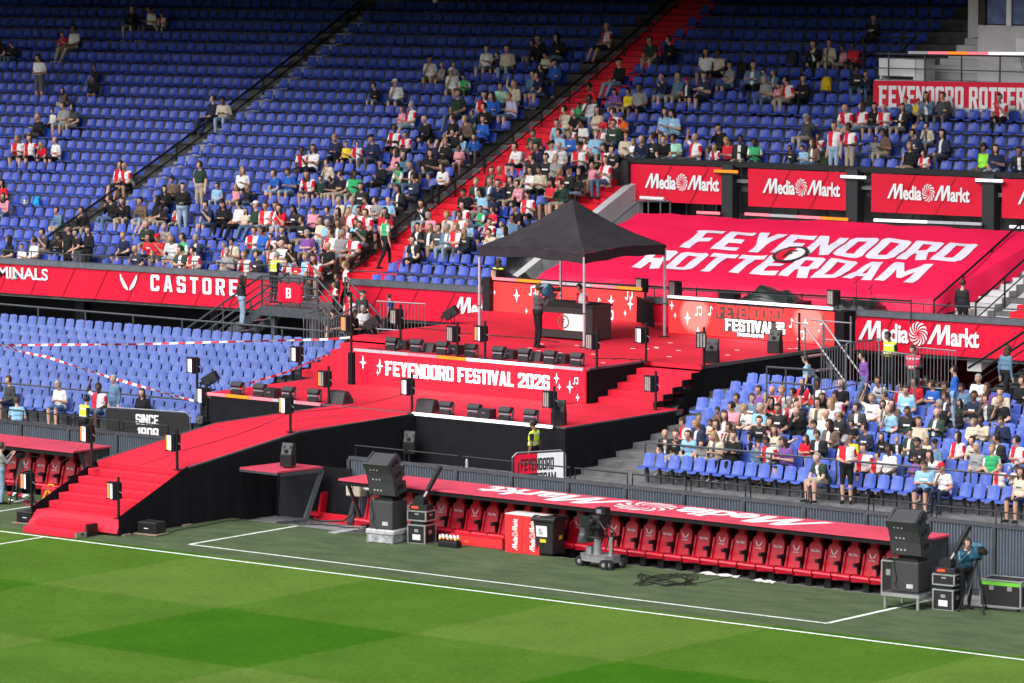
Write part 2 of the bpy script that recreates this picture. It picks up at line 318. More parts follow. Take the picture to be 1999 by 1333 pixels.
def turf_material():
    m = bpy.data.materials.new('artificial_turf'); m.use_nodes = True; n = m.node_tree.nodes; l = m.node_tree.links; b = n['Principled BSDF']
    b.inputs['Roughness'].default_value = .9; b.inputs['Specular IOR Level'].default_value = .05
    g = n.new('ShaderNodeNewGeometry'); mp = n.new('ShaderNodeMapping'); mp.inputs['Scale'].default_value = (.45, 1.1, 1); l.new(g.outputs['Position'], mp.inputs[0])
    n1 = n.new('ShaderNodeTexNoise'); n1.inputs['Scale'].default_value = 1.6; n1.inputs['Detail'].default_value = 7; n1.inputs['Roughness'].default_value = .65; l.new(mp.outputs[0], n1.inputs['Vector'])
    n2 = n.new('ShaderNodeTexNoise'); n2.inputs['Scale'].default_value = 30; n2.inputs['Detail'].default_value = 6; n2.inputs['Roughness'].default_value = .8; l.new(g.outputs['Position'], n2.inputs['Vector'])
    r1 = n.new('ShaderNodeMapRange'); r1.inputs['From Min'].default_value = .33; r1.inputs['From Max'].default_value = .66; l.new(n1.outputs['Fac'], r1.inputs['Value'])
    c = mix_rgb(n, l, r1.outputs[0], (.056, .084, .040), (.098, .132, .066))
    r2 = n.new('ShaderNodeMapRange'); r2.inputs['From Min'].default_value = .3; r2.inputs['From Max'].default_value = .7; r2.inputs['To Min'].default_value = .6; r2.inputs['To Max'].default_value = 1.4; l.new(n2.outputs['Fac'], r2.inputs['Value'])
    sc = n.new('ShaderNodeVectorMath'); sc.operation = 'SCALE'; l.new(c, sc.inputs[0]); l.new(r2.outputs[0], sc.inputs['Scale']); l.new(sc.outputs['Vector'], b.inputs['Base Color'])
    bp = n.new('ShaderNodeBump'); bp.inputs['Strength'].default_value = .5; bp.inputs['Distance'].default_value = .03; l.new(n2.outputs['Fac'], bp.inputs['Height']); l.new(bp.outputs[0], b.inputs['Normal'])
    return m
def struct(name, mb, **k): return tag(mb.build(name, **k), kind='structure')
def sheet(name, x0, x1, y0, y1, z, m):
    mb = MB(); mb.quad([(x0, y0, z), (x1, y0, z), (x1, y1, z), (x0, y1, z)], m); return struct(name, mb)
sheet('ground', -1500, 1500, -1500, 1500, -.6, conc_d)
sheet('pitch', -120, 120, -110, .35, 0, mow_material())
mb = MB(); tm = turf_material(); mb.b2((-120, .35, -.3), (120, 5.6, .004), tm); struct('turf_border', mb)
sheet('dugout_floor', -66, 40, 5.6, 7.9, -.14, conc_d)
mb = MB(); mb.b2((-66, 5.6, -.2), (40, 5.70, -.012), conc); struct('kerb_edge', mb)
mb = MB(); mb.b2(tuple(az(640, 1040, 0))[:2] + (-.14,), (-18.2, 7.6, .02), conc); struct('paved_ledge', mb)
line = M('line_paint', (.62, .66, .60), .8, .25, 6)
def pline(x0, y0, x1, y1, z=.008): sheet('pitch_line', x0, x1, y0, y1, z, line)
pline(-120, -.07, 120, .05, .0085)
pline(-19.93, 1.27, .04, 1.37, .0125); pline(-19.98, 1.37, -19.86, 5.55, .0125); pline(-.04, 1.37, .09, 5.55, .0125)
pline(-28.1, 1.27, -27.98, 5.3, .0125); pline(-60, 1.17, -28.1, 1.27, .0125); pline(-23.85, -70, -23.73, -.08, .0085)

conc_m = M('worn_concrete', (.13, .13, .135), .9, .3, 3, .3)
# lower stand: gangway and treads
mb = MB(); XA, XB = -72.0, 30.0
def tread(mb, ya, yb, za, zb, zu, m=conc_d):   # a step with the slight fall of the stand along X
    mb.add([(XA, ya, za), (XB, ya, zb), (XB, yb, zb), (XA, yb, za)], [(0, 1, 2, 3)], m)
    mb.add([(XA, ya, za - zu), (XB, ya, zb - zu), (XB, ya, zb), (XA, ya, za)], [(0, 1, 2, 3)], m)
mb.b2((XA, 7.85, -.5), (XB, 12.3, .40), conc_d)
tread(mb, 12.3, 13.28, .52, .52, .13)
for r in range(10): tread(mb, Y1 + D1 * r - .62, Y1 + D1 * r + .18, z1tr(r, XA), z1tr(r, XB), .6, conc_m)
tread(mb, Y1 + D1 * 10 - .62, Y1 + D1 * 10 + .3, z1tr(10, XA), z1tr(10, XB), .6)
mb.add([(XA, 22.2, 2.0), (XB, 22.2, 2.3), (XB, 22.2, -.5), (XA, 22.2, -.5)], [(0, 1, 2, 3)], conc_d)
struct('lower_terrace', mb)
sheet('concourse_floor', -72, 30, 22.2, 40, .35, conc_d)
mb = MB(); mb.b2((-72, 37.0, .3), (-46.6, 37.3, 4.4), M('dark_bluish_wall', (.02, .022, .03), .6, .3, 2)); mb.b2((-46.6, 36.9, .3), (30, 37.2, 4.4), redwall); struct('concourse_back_wall', mb)  # left part near-black bluish, the rest dark red
for x in (-69, -62.5, -56, -49.5, -43, -36, -29, -22, -15, -8):
    m_ = MB(); m_.b2((x, 34.8, .35), (x + .4, 35.2, ptop(x) - .9), dsteel); struct('concourse_column', m_)
# upper stand treads
conc_u = M('stand_concrete', (.12, .12, .125), .88, .28, 3, .25); XA, XB = -84.0, -34.36; mb = MB()
tread(mb, 30.62, Y2 - .62, z2tr(0, XA) - .16, z2tr(0, XB) - .16, .5)
for r in range(28): tread(mb, Y2 + D2 * r - .62, Y2 + D2 * r + .18, z2tr(r, XA), z2tr(r, XB), .42, conc_u)
XA, XB = -34.36, 30.0
tread(mb, 30.62, Y2 - .62, z2tr(0, XA) - .16, z2tr(0, XB) - .16, .5)
for r in range(6): tread(mb, Y2 + D2 * r - .62, Y2 + D2 * r + .18, z2tr(r, XA), z2tr(r, XB), .42, conc_u)
for r in range(11, 28): tread(mb, Y2 + D2 * r - .62, Y2 + D2 * r + .18, z2tr(r, XA), z2tr(r, XB), .42, conc_u)
struct('upper_terrace', mb)
ROOF_Y = 21.5;  # front edge of the roof, brought forward to dim the upper stand
# unseen third tier, shaped low and far forward to darken the back rows, stand back wall and roof
mb = MB()
soff = M('soffit_paint', (.06, .06, .065), .9, .1, 1)
mb.prism([(-90, 34.6, 13.42), (-90, 34.6, 15.4), (-90, 70, 26), (-90, 70, 24.6), (-90, 56.5, 15.2)], (61.8, 0, 0), soff); mb.prism([(-28.2, 38.5, 14.5), (-28.2, 38.5, 16.0), (-28.2, 70, 26), (-28.2, 70, 24.6), (-28.2, 56.5, 15.2)], (70, 0, 0), soff); struct('unseen_third_tier', mb)
mb = MB(); mb.b2((-90, 54.6, 3), (40, 55.2, 25), M('stand_back_wall', (.045, .045, .05), .9, .1, 1)); struct('stand_back_wall', mb)
mb = MB(); mb.prism([(-140, ROOF_Y, 24.0), (-140, ROOF_Y, 25.0), (-140, 80, 31), (-140, 80, 30)], (260, 0, 0), soff); struct('stand_roof', mb)
mb = MB(); mb.prism([(-140, -84, 24.0), (-140, -84, 25.0), (-140, -150, 31), (-140, -150, 30)], (260, 0, 0), soff); mb.prism([(-140, -100, 0), (-140, -145, 26), (-140, -150, 26), (-140, -150, 0)], (260, 0, 0), soff); struct('opposite_stand', mb)  # unseen stand behind the camera, added to block low sky
mb = MB(); mb.b2((-90, 30, -.5), (-89.5, 60, 28), soff); struct('stand_end_wall', mb)

# parapet of the upper stand with its banners
def parapet(x0, x1):
    t = thing('parapet_wall', PAR_LAB.pop(0), 'wall', (x0, 30.5, 0)); mb = MB()
    a, b = ptop(x0), ptop(x1)
    for (ya, yb, d0, d1, m) in ((30.5, 30.72, -.04, -1.18, conc_d),):
        mb.add([(x0, ya, a + d1), (x1, ya, b + d1), (x1, yb, b + d1), (x0, yb, a + d1), (x0, ya, a + d0), (x1, ya, b + d0), (x1, yb, b + d0), (x0, yb, a + d0)], [(3, 2, 1, 0), (4, 5, 6, 7), (0, 1, 5, 4), (1, 2, 6, 5), (2, 3, 7, 6), (3, 0, 4, 7)], m)
    mb.build('wall_body', t, world=True)
    cap = MB(); capm = M('parapet_cap', (.10, .11, .13), .5, .2, 6)
    for (ya, yb, d0, d1, m) in ((30.40, 30.80, .02, -.16, capm),):
        cap.add([(x0, ya, a + d1), (x1, ya, b + d1), (x1, yb, b + d1), (x0, yb, a + d1), (x0, ya, a + d0), (x1, ya, b + d0), (x1, yb, b + d0), (x0, yb, a + d0)], [(3, 2, 1, 0), (4, 5, 6, 7), (0, 1, 5, 4), (1, 2, 6, 5), (2, 3, 7, 6), (3, 0, 4, 7)], m)
    cap.build('coping', t, world=True)
    n = max(1, int((x1 - x0) / 2.4)); rl = MB()
    pts = [x0 + (x1 - x0) * i / n for i in range(n + 1)]
    rl.cyl((x0, 30.6, a + .30), (x1, 30.6, b + .30), .022, dsteel, 6); rl.build('hand_rail', t, world=True)
    for x in pts:
        p_ = MB(); p_.cyl((x, 30.6, ptop(x) - .05), (x, 30.6, ptop(x) + .30), .018, dsteel, 6); p_.build('rail_post', t, world=True)
PAR_LAB = ['concrete parapet with grey coping above the concourse left of the metal staircase', 'concrete parapet with grey coping running behind the stage and under the tarpaulin']
parapet(-72, -41.3); parapet(-39.5, 6)
seam = M('banner_print_dark_red', (.42, .002, .02), .5, .05, 2)
def banner(name, x0, x1, label, yb=30.47, d0=-.15, d1=-1.20, slope=.011, ztop_=None, stripes=True, cat='banner', group=None):
    zf = (lambda X: ptop(X)) if ztop_ is None else ztop_
    t = thing(name, label, cat, ((x0 + x1) / 2, yb, zf((x0 + x1) / 2) + d1), group=group)
    mb = MB(); n = max(2, int((x1 - x0) / .5))
    for i in range(n):
        xa, xb = x0 + (x1 - x0) * i / n, x0 + (x1 - x0) * (i + 1) / n
        w0, w1 = .012 * math.sin(xa * 2.1), .012 * math.sin(xb * 2.1)
        mb.quad([(xa, yb + w0 - .012, zf(xa) + d1), (xb, yb + w1 - .012, zf(xb) + d1), (xb, yb - .012, zf(xb) + d0), (xa, yb - .012, zf(xa) + d0)], redban)
    mb.quad([(x0, yb + .02, zf(x0) + d1), (x0, yb + .02, zf(x0) + d0), (x1, yb + .02, zf(x1) + d0), (x1, yb + .02, zf(x1) + d1)], redban)
    mb.build('vinyl_sheet', t, world=True)
    if stripes:
        x = x0 + .9
        while x < x1 - 1.0:
            h = (d0 - d1); m2 = MB(); m2.quad([(x, yb - .032, zf(x) + d1), (x + .05, yb - .032, zf(x) + d1), (x + .05 + h * .62, yb - .032, zf(x) + d0), (x + h * .62, yb - .032, zf(x) + d0)], seam)
            m2.build('printed_stripe', t, world=True); x += 1.55
    return t
b1 = banner('parapet_banner', -72, -41.35, 'long red parapet banner with wing emblem and white capitals above the blue lower seats')
def px_text(t, V, F, wd, xa, xb, ya, ycap, Yp, zf, hcap, name='lettering', mat=printw):
    """fit a word to the span between pixels xa..xb on plane Y=Yp"""
    A, B = ay(xa, ya, Yp), ay(xb, ycap, Yp); U = (B - A); U.z = (B.x - A.x) * .011; U = U / wd
    return decal(name, V, F, (A.x, Yp - .075, A.z), U, (0, 0, hcap), mat, t, off=.004)
V, F, wd = word('CASTORE', 2.4); px_text(b1, V, F, wd, 297, 467, 567, 578, 30.5, None, .56)
V, F = wings2d(); A = ay(254, 566, 30.5); decal('wing_emblem', V, F, (A.x, 30.425, A.z), (.62, 0, .007), (0, 0, .55), printw, b1)
V, F, wd = fword('TERMINALS', .02); A = ay(97, 547, 30.5); decal('lettering', V, F, (A.x - 3.75, 30.425, A.z - .04), (3.75 / wd, 0, .011 * 3.75 / wd), (0, 0, .56), printw, b1)
b2_ = banner('parapet_banner', -39.48, 5.0, 'long red parapet banner with white electronics shop lettering behind and right of the stage')
V, F, wd = media_markt()
for xa, xb, yb_ in ((887, 1075, 614), (1678, 1914, 662)):
    A, B = ay(xa, yb_, 30.5), ay(xb, yb_ + 20, 30.5); s_ = (B.x - A.x) / wd
    decal('lettering', V, F, (A.x, 30.425, A.z), (s_, 0, .011 * s_), (0, 0, .60), printw, b2_)

# aisle stairs of the upper stand
def aisle(name, x0, x1, r0, r1, mat, n_per=2):
    t = thing(name, None, None, (x0, Y2 + D2 * r0, z2tr(r0, x0))); tag(t, kind='structure')
    k = 0
    for r in range(r0, r1):
        for j in range(n_per):
            zz = z2tr(r, (x0 + x1) / 2) + (z2tr(r + 1, x0) - z2tr(r, x0)) * (j / n_per) + .012; ya = Y2 + D2 * r - .645 + D2 * j / n_per
            mb = MB(); mb.b2((x0, ya, zz - .22), (x1, ya + D2 / n_per + .02, zz), mat); mb.build('step', t, world=True)
    return t
aisle('aisle_stairs', -41.12, -39.2, 0, 26, redpaint)
aisle('aisle_stairs', -35.55, -34.42, 6, 11, redpaint)
aisle('aisle_stairs', -55.2, -54.55, 0, 24, conc)
aisle('aisle_stairs', -16.75, -15.6, 0, 8, wallgrey)
aisle('aisle_stairs', -14.8, -13.0, 0, 4, redpaint)
def slope_rail(label, X, r0, r1, h=1.0, step=3, r=.028, mid=True, mat=black, name='stair_rail'):
    t = thing(name, label, 'railing', (X, Y2 + D2 * r0, z2tr(r0, X)))
    P = lambda r, hh: (X, Y2 + D2 * r, z2tr(r, X) + hh)
    n = r1 - r0; mb = MB(); mb.tube([P(r0 + i, h) for i in range(n + 1)], r, mat); mb.build('hand_rail', t, world=True)
    if mid: mb = MB(); mb.tube([P(r0 + i, h * .52) for i in range(n + 1)], r * .6, mat); mb.build('mid_rail', t, world=True)
    for i in range(0, n + 1, step): mb = MB(); mb.cyl(P(r0 + i, 0), P(r0 + i, h), r * .85, mat, 6); mb.build('rail_post', t, world=True)
slope_rail('long black sloping handrail crossing the blue seats in the left half of the stand', -55.25, 1, 23, .80, 3, .045)
slope_rail('black sloping handrail along the tall red aisle stairs', -40.8, 0, 24, .76, 2, .042)
slope_rail('short dark handrail on the red steps beside the concrete side wall', -35.6, 6, 10, .95, 2, .03)
slope_rail('dark sloping handrail beside the right edge of the red tarpaulin', -16.9, 0, 7, 1.0, 2, .035)
slope_rail('lower dark handrail right of the grey stairs beside the tarpaulin', -15.4, 0, 5, 1.0, 2, .035)
mb = MB(); mb.prism([(-15.3, Y2 - .6, z2tr(0, -15) - .1), (-15.3, Y2 + 5.0, z2tr(6, -15) + .1), (-15.3, Y2 + 5.0, z2tr(6, -15) - 1), (-15.3, Y2 - .6, z2tr(0, -15) - 1)], (.5, 0, 0), wallgrey)
tag(mb.build('stair_cheek'), 'sloping pale concrete cheek between grey and red steps at the far right', 'wall')

# vomitory side wall, opening, columns and the hanging boards on the right
mb = MB(); mb.prism([(-34.36, Y2 + D2 * 1, 1.5), (-34.36, Y2 + D2 * 1.0, z2tr(1, -34) + .25), (-34.36, Y2 + D2 * 9.3, z2tr(9.3, -34) + .25), (-34.36, Y2 + D2 * 10.2, z2tr(9.3, -34) + .45), (-34.36, Y2 + D2 * 10.2, 1.5)], (.32, 0, 0), wallgrey)
tag(mb.build('side_wall'), 'pale sloping concrete side wall beside the short red steps above the black tent', 'wall')
mb = MB(); mb.b2((-34.0, 36.9, 5.22), (30, 41.6, 5.28), conc); struct('walkway', mb)
mural = M('grey_mural_wall', (.20, .20, .21), .85, .55, .9)
mb = MB(); mb.b2((-31.8, 41.3, 5.28), (30, 41.5, 7.5), mural); mb.b2((-34.0, 41.3, 5.28), (-31.8, 41.5, 7.5), dblack); struct('walkway_back_wall', mb)
mb = MB()
for i in range(13): xx = -31.2 + i * 1.15; mb.b2((xx, 41.24, 5.3), (xx + .04, 41.296, 7.4), conc)
mb.b2((-31.8, 41.225, 5.55), (-14, 41.298, 5.60), conc); struct('wall_trunking', mb)
mb = MB(); mb.b2((-34.4, 39.25, 6.80), (30, 39.62, 6.92), conc_d); struct('upper_block_front', mb)
for i, x in enumerate((-34.55, -30.2, -25.2, -19.95, -14.7)):
    mb = MB(); mb.b2((x - .17, 39.0, 5.28 if i else 6.1), (x + .28, 39.4, 7.36 + .011 * (x + 34)), M('column_paint', (.022, .024, .028), .5, .15, 5)); mb.build('steel_column')
    tag(bpy.data.objects['steel_column' if i == 0 else 'steel_column.%03d' % i], ['dark steel column at the left end of the hanging red boards', 'dark steel column between the first and second hanging red boards', 'dark steel column between the second and third hanging red boards', 'dark steel column right of the third hanging red board', 'dark steel column beyond the fourth hanging red board'][i], 'column', 'columns under the upper seats')
t = thing('front_rail', 'black beam rail along the top of the hanging red boards', 'railing', (-34.6, 39.6, 7.3)); mb = MB()
mb.add([(-34.7, 39.08, 7.28), (20, 39.08, 7.82), (20, 39.3, 7.82), (-34.7, 39.3, 7.28), (-34.7, 39.08, 7.45), (20, 39.08, 7.99), (20, 39.3, 7.99), (-34.7, 39.3, 7.45)], [(3, 2, 1, 0), (4, 5, 6, 7), (0, 1, 5, 4), (1, 2, 6, 5), (2, 3, 7, 6), (3, 0, 4, 7)], black); mb.build('beam', t, world=True)
V, F, wd = media_markt(); MMW = wd
BW = ['hanging red shop board nearest the concrete side wall, floodlight below its lettering', 'hanging red shop board between the first two dark columns', 'hanging red shop board left of the far right column', 'hanging red shop board cut off by the right edge']
for i, (xa, xb) in enumerate(((1232, 1428), (1461, 1665), (1702, 1920), (1957, 2180))):
    A, B = ay(xa, 326, 39.15), ay(xb, 336, 39.15)
    t = banner('hanging_board', A.x, B.x, BW[i], 39.15, -.02, -1.27, ztop_=lambda X: 7.27 + .0095 * (X + 34.6), group='hanging shop boards')
    wB = B.x - A.x; s_ = wB * .74 / MMW; x0 = A.x + wB * .15; z0 = 7.27 + .0095 * (A.x + 34.6) - .80
    decal('lettering', V, F, (x0, 39.09, z0), (s_, 0, .0095 * s_), (0, 0, .49), printw, t)
def led_bar(label, P, Q, cols, h=.07, up=False, cat='light bar', name='led_bar'):
    """row of one metre light battens; cols: list of colour keys"""
    P, Q = Vector(P), Vector(Q); t = thing(name, label, cat, P); n = len(cols); d = (Q - P) / n
    mb = MB(); off = Vector((0, .05, -.01)); mb.prism([P + off, Q + off, Q + off + Vector((0, 0, -.05)), P + off + Vector((0, 0, -.05))], (0, .08, 0), black); mb.build('carrier', t, world=True)
    for i, c in enumerate(cols):
        a, b = P + d * (i + .012), P + d * (i + .988)
        mb = MB(); mb.prism([a, b, b + Vector((0, 0, h)), a + Vector((0, 0, h))], (0, .045, 0), LEDM[c]); mb.build('batten', t, world=True)
    return t
def ledm(n, c, e): return M('led_' + n, c, .4, 0, emit=e)
LEDM = {'w': ledm('white', (.90, .87, .96), .6), 'p': ledm('pink', (.85, .16, .20), .5), 'a': ledm('amber', (1, .20, .012), .5), 'g': ledm('dim', (.40, .40, .44), .12), 'r': ledm('red', (1, .03, .04), .8), 'v': ledm('violet', (.75, .68, 1), .9)}
def bar_px(label, xa, ya, xb, yb, Y, cols, h=.09): led_bar(label, ay(xa, ya, Y), ay(xb, yb, Y), cols, h)
bar_px('short amber light bar across the right end of the first hanging board', 1393, 336, 1440, 338, 38.9, 'a')
bar_px('short white light bar across the right end of the second hanging board', 1640, 347, 1690, 349, 38.9, 'w')
bar_px('short white light bar across the right end of the third hanging board', 1903, 354, 1957, 356, 38.9, 'w')
bar_px('short pink light bar above the left corner of the red tarpaulin', 1359, 417, 1405, 419, 38.8, 'p')
bar_px('long pink and amber light bar above the tarpaulin under the second board', 1453, 420, 1655, 431, 38.8, 'pgpa')
bar_px('long white light bar above the tarpaulin under the third board', 1705, 432, 1916, 440, 38.8, 'wwgg')
bar_px('white light bar above the tarpaulin at the right edge', 1970, 445, 2060, 449, 38.8, 'ww')
A = ay(1273, 387, 38.95); t = thing('floodlight', 'small white tube floodlight hanging below the first board lettering', 'lamp', A); mb = MB(); mb.cyl((-.5, 0, 0), (.5, 0, 0), .06, white, 8); mb.build('tube', t)
for s_ in (-.3, .3): mb = MB(); mb.cyl((s_, 0, .05), (s_ + .1, .12, .25), .012, black, 5); mb.build('bracket', t)
# walkway doors and rails left of the tarpaulin
t = thing('walkway_rail', 'grey handrail and balusters by the dark opening above the tent', 'railing', (-34, 37.2, 5.28)); mb = MB()
mb.tube([(-33.4, 36.2, 5.1), (-32.3, 37.0, 6.2), (-31.0, 37.0, 6.25)], .035, dsteel); mb.build('hand_rail', t, world=True)
for x in (-32.3, -31.9, -31.4, -31.0): mb = MB(); mb.cyl((x, 37, 5.2), (x, 37, 6.2), .022, steel, 6); mb.build('baluster', t, world=True)
t = thing('glazed_screen', 'dark glazed screen with thin mullions under the first hanging board', 'window', (-34, 40.9, 5.3)); mb = MB(); mb.b2((-34, 40.9, 5.3), (-31.9, 40.94, 7.0), glassd); mb.build('pane', t, world=True)
for x in (-33.9, -33.2, -32.5, -31.95): mb = MB(); mb.b2((x, 40.84, 5.3), (x + .06, 40.9, 7.0), steel); mb.build('mullion', t, world=True)
mb = MB(); mb.b2((-34, 40.83, 6.0), (-31.9, 40.89, 6.05), steel); mb.build('transom', t, world=True)

# the big red tarpaulin with its lettering
tarp = M('tarpaulin_red', (.66, .007, .060), .62, .06, .7, .12, spec=.3)
mb = MB(); NX, NR = 60, 26; TX0, TX1 = -31.6, -17.35
def tz(X, r): return z2top(r, X) + .07 + .012 * math.sin(X * 3 + r * 2) + .014 * math.sin(r * 6.3 + X * .7) + .018 * math.sin(X * 1.3 - r * 1.9 + math.sin(X * .6)) + .010 * math.sin(X * 5.3 + r * 4.1)
vs_ = []; grid = {}
rs = [.30, .36] + [.50 + (5.30 * j / (NR - 1)) for j in range(NR)] + [5.95]
for j, r in enumerate(rs):
    for i in range(NX + 3):
        X = TX0 + (TX1 + .30 * max(r, 0) - TX0) * min(i, NX) / NX; X = X - (.9 * (1 - min(1, max(0, r) / 6)) if i == 0 else 0); drop = 0
        if j < 2: drop = .78 if j == 0 else .26; drop += .07 * math.sin(X * 2.3) + .05 * math.sin(X * 5.1)
        if i > NX: X += .12 * (i - NX) + .03 * math.sin(r * 4); drop += (.20 if i == NX + 1 else .62) + .06 * math.sin(r * 7)
        if j == len(rs) - 1: drop += .25
        Y = Y2 + D2 * max(r, .36) - (.10 + .05 * math.sin(X * 3.7) if j < 2 else 0)
        vs_.append((X, Y, tz(X, max(r, .4)) - drop))
W_ = NX + 3
mb.add(vs_, [(j * W_ + i, j * W_ + i + 1, (j + 1) * W_ + i + 1, (j + 1) * W_ + i) for j in range(len(rs) - 1) for i in range(W_ - 1)], tarp)
t = thing('tarpaulin', 'large red tarpaulin with white club lettering and round crest covering a seat block', 'tarpaulin', (-24, 33, 3.5)); mb.build('sheet', t, True, world=True)
def on_tarp(V, F, xl, xr, rb, rt, name, mat, lift=.03):
    mb = MB(); w_ = max(p[0] for p in V); P = []
    for x, y in V:
        X = xl + (xr - xl) * x / w_; r = rb + (rt - rb) * y; P.append((X, Y2 + D2 * r, tz(X, r) + lift))
    mb.add(P, F, mat); return mb.build(name, t, world=True)
tlet = M('tarpaulin_lettering', (.66, .62, .74), .6, .04, 2)
def finer(V, F):
    bm = bmesh.new(); vv = [bm.verts.new((x, y, 0)) for x, y in V]
    for f in F:
        try: bm.faces.new([vv[i] for i in f])
        except ValueError: pass
    for _ in range(2): bmesh.ops.subdivide_edges(bm, edges=[e for e in bm.edges if e.calc_length() > .12], cuts=1); bmesh.ops.triangulate(bm, faces=bm.faces[:])
    bm.verts.index_update(); o = ([(v.co.x, v.co.y) for v in bm.verts], [tuple(v.index for v in f.verts) for f in bm.faces]); bm.free(); return o
V, F, wd = word('FEYENOORD', .5); V, F = finer(V, F); on_tarp(V, F, -28.35, -17.65, 3.15, 4.60, 'lettering', tlet)
V, F, wd = word('ROTTERDAM', .5); V, F = finer(V, F); on_tarp(V, F, -29.25, -18.45, 1.45, 2.9, 'lettering', tlet)
def crest(parent, O, U, W, world=True, off=.01, kcol=None):
    kb = M('crest_black', (.03, .03, .03), .6, 0); gd = M('crest_gold', (.35, .26, .10), .5, 0); cr = M('crest_red', (.6, .006, .03), .6, 0)
    V, F = disc2d(1, 24, .80); decal('crest_ring', V, F, O, U, W, kb, parent, off, world)
    if kcol: V, F = disc2d(1.0, 24, .93); decal('crest_rim', V, F, O, U, W, gd, parent, off * 1.5, world)
    a = [(0, -.79)] + [(-.79 * math.sin(math.pi * i / 10), -.79 * math.cos(math.pi * i / 10)) for i in range(1, 10)] + [(0, .79)]
    decal('crest_half', a, [tuple(reversed(range(len(a))))], O, U, W, cr, parent, off, world)
    b = [(-x, y) for x, y in a]; decal('crest_half', b, [tuple(range(len(b)))], O, U, W, printw, parent, off, world)
    V, F = loops2d([[(-.3, -.42), (-.12, -.42), (-.12, -.05), (.12, -.05), (.12, .1), (-.12, .1), (-.12, .28), (.25, .28), (.25, .44), (-.3, .44)]]); decal('crest_letter', V, F, O, U, W, kb, parent, off * 1.6, world)
P = Vector((-23.9, Y2 + D2 * 3.02, tz(-23.9, 3.02) + .05)); Uv = Vector((.62, 0, .007)); Wv = Vector((0, D2 * .62, (z2top(4, -23) - z2top(3, -23)) * .62))
crest(t, P, Uv, Wv, True, .03)
# upper right corner: red wall banner, platform, white cabinet, steps, window block
t = banner('wall_banner', -27.4, -6, 'red wall banner with white block capitals behind the top seats at the right', 43.55, -.02, -.86, ztop_=lambda X: 10.12 + .02 * (X + 27.4) * .9, stripes=False)
V, F, wd = word('FEYENOORD ROTTERDAM', .6); decal('lettering', V, F, (-27.15, 43.53, 9.22), (.66, 0, .012), (0, 0, .72), printw, t, .012)
mb = MB(); mb.b2((-27.4, 43.6, 9.0), (20, 56, 10.13), wallgrey); struct('upper_platform', mb)
t = thing('white_cabinet', 'long white cabinet on short legs on the platform above the wall banner', 'cabinet', (-26.6, 44.3, 10.13)); mb = MB(); mb.b2((-.9, -.3, .12), (.55, .3, .70), white); mb.build('body', t, bevel=.01)
for x in (-.85, .5): mb = MB(); mb.b2((x - .03, -.26, 0), (x + .03, .26, .12), white); mb.build('leg', t)
mb = MB(); mb.b2((.58, -.3, 0), (.95, .3, .70), wallgrey); mb.build('side_panel', t)
t = thing('platform_rail', 'dark rail with posts and glowing bar on the platform at top right', 'railing', (-26, 43.7, 10.13)); mb = MB(); mb.cyl((-27.4, 43.7, 11.0), (-8, 43.7, 11.2), .03, dsteel); mb.build('hand_rail', t, world=True)
mb = MB(); mb.cyl((-27.4, 43.7, 10.52), (-8, 43.7, 10.62), .018, dsteel); mb.build('mid_rail', t, world=True)
for x in (-26.9, -25.45, -24.0, -22.5, -21, -19): mb = MB(); mb.cyl((x, 43.7, 10.1), (x, 43.7, 11.1), .03, dsteel); mb.build('rail_post', t, world=True)
bar_px('long red, amber and white light bar along the platform rail at top right', 1772, 105, 2050, 108, 43.6, 'gpapwww')
stp = thing('white_steps', 'white concrete steps rising on the platform behind the light bar', 'steps', (-25.4, 45, 10.13))
for i in range(6): mb = MB(); mb.b2((-26.5 + .12 * i, 45.2 + .32 * i, 10.12), (-24.3, 46.2 + .32 * i, 10.13 + .22 * (i + 1)), wallgrey); mb.build('step', stp, world=True)
mb = MB(); mb.b2((-26.3, 47.6, 10), (-20, 47.8, 13.5), white); struct('platform_back_wall', mb)
t = thing('control_box', 'white walled control room with tall dark framed windows at the top right corner', 'building', (-22, 45.4, 10.13)); mb = MB(); mb.b2((-24.15, 44.9, 10.13), (-14, 48, 12.0), wallgrey); mb.build('wall', t, world=True)
mb = MB(); mb.b2((-24.15, 44.9, 12.0), (-14, 48, 14.2), black); mb.build('window_frame', t, world=True)
for i in range(5): mb = MB(); mb.b2((-23.75 + i * 1.0, 44.84, 12.05), (-22.98 + i * 1.0, 44.88, 14), M('window_sky_tint', (.10, .14, .30), .15, .3, 3, spec=.8)); mb.build('pane', t, world=True)  # blue of the sky reflection is put into the pane colour
for i in range(6): mb = MB(); mb.b2((-23.98 + i * 1.0, 44.80, 12.0), (-23.80 + i * 1.0, 44.87, 14.1), white if i else black); mb.build('mullion', t, world=True)
t = thing('grey_console', 'grey box cabinet with cables against the white wall at the far right', 'cabinet', (-21.8, 44.5, 10.13)); mb = MB(); mb.b2((-.4, -.3, .5), (1.2, .3, 1.5), wallgrey); mb.build('body', t)
for k in range(3): mb = MB(); mb.tube([(-.2 + .1 * k, -.36, 1.0), (-.1 + .1 * k, -.38, .55), (.2 + .1 * k, -.38, .35 - .04 * k), (.6, -.38, .6), (.75, -.36, 1.0)], .012, cordm, 5); mb.build('cable', t)
t = thing('platform_gate', 'dark folding gate rails crossing the top rows beside the white steps', 'railing', (-27.5, 45.5, 10)); mb = MB(); mb.tube([(-29.6, 46, 11.4), (-27.4, 46, 11.45), (-27.6, 44.2, 10.2)], .04, black); mb.build('top_rail', t, world=True)
mb = MB(); mb.tube([(-29.6, 46, 10.9), (-27.6, 46, 10.95)], .03, black); mb.build('lower_rail', t, world=True)
for x in (-29.5, -28): mb = MB(); mb.cyl((x, 46, 10), (x, 46, 11.4), .03, black); mb.build('rail_post', t, world=True)

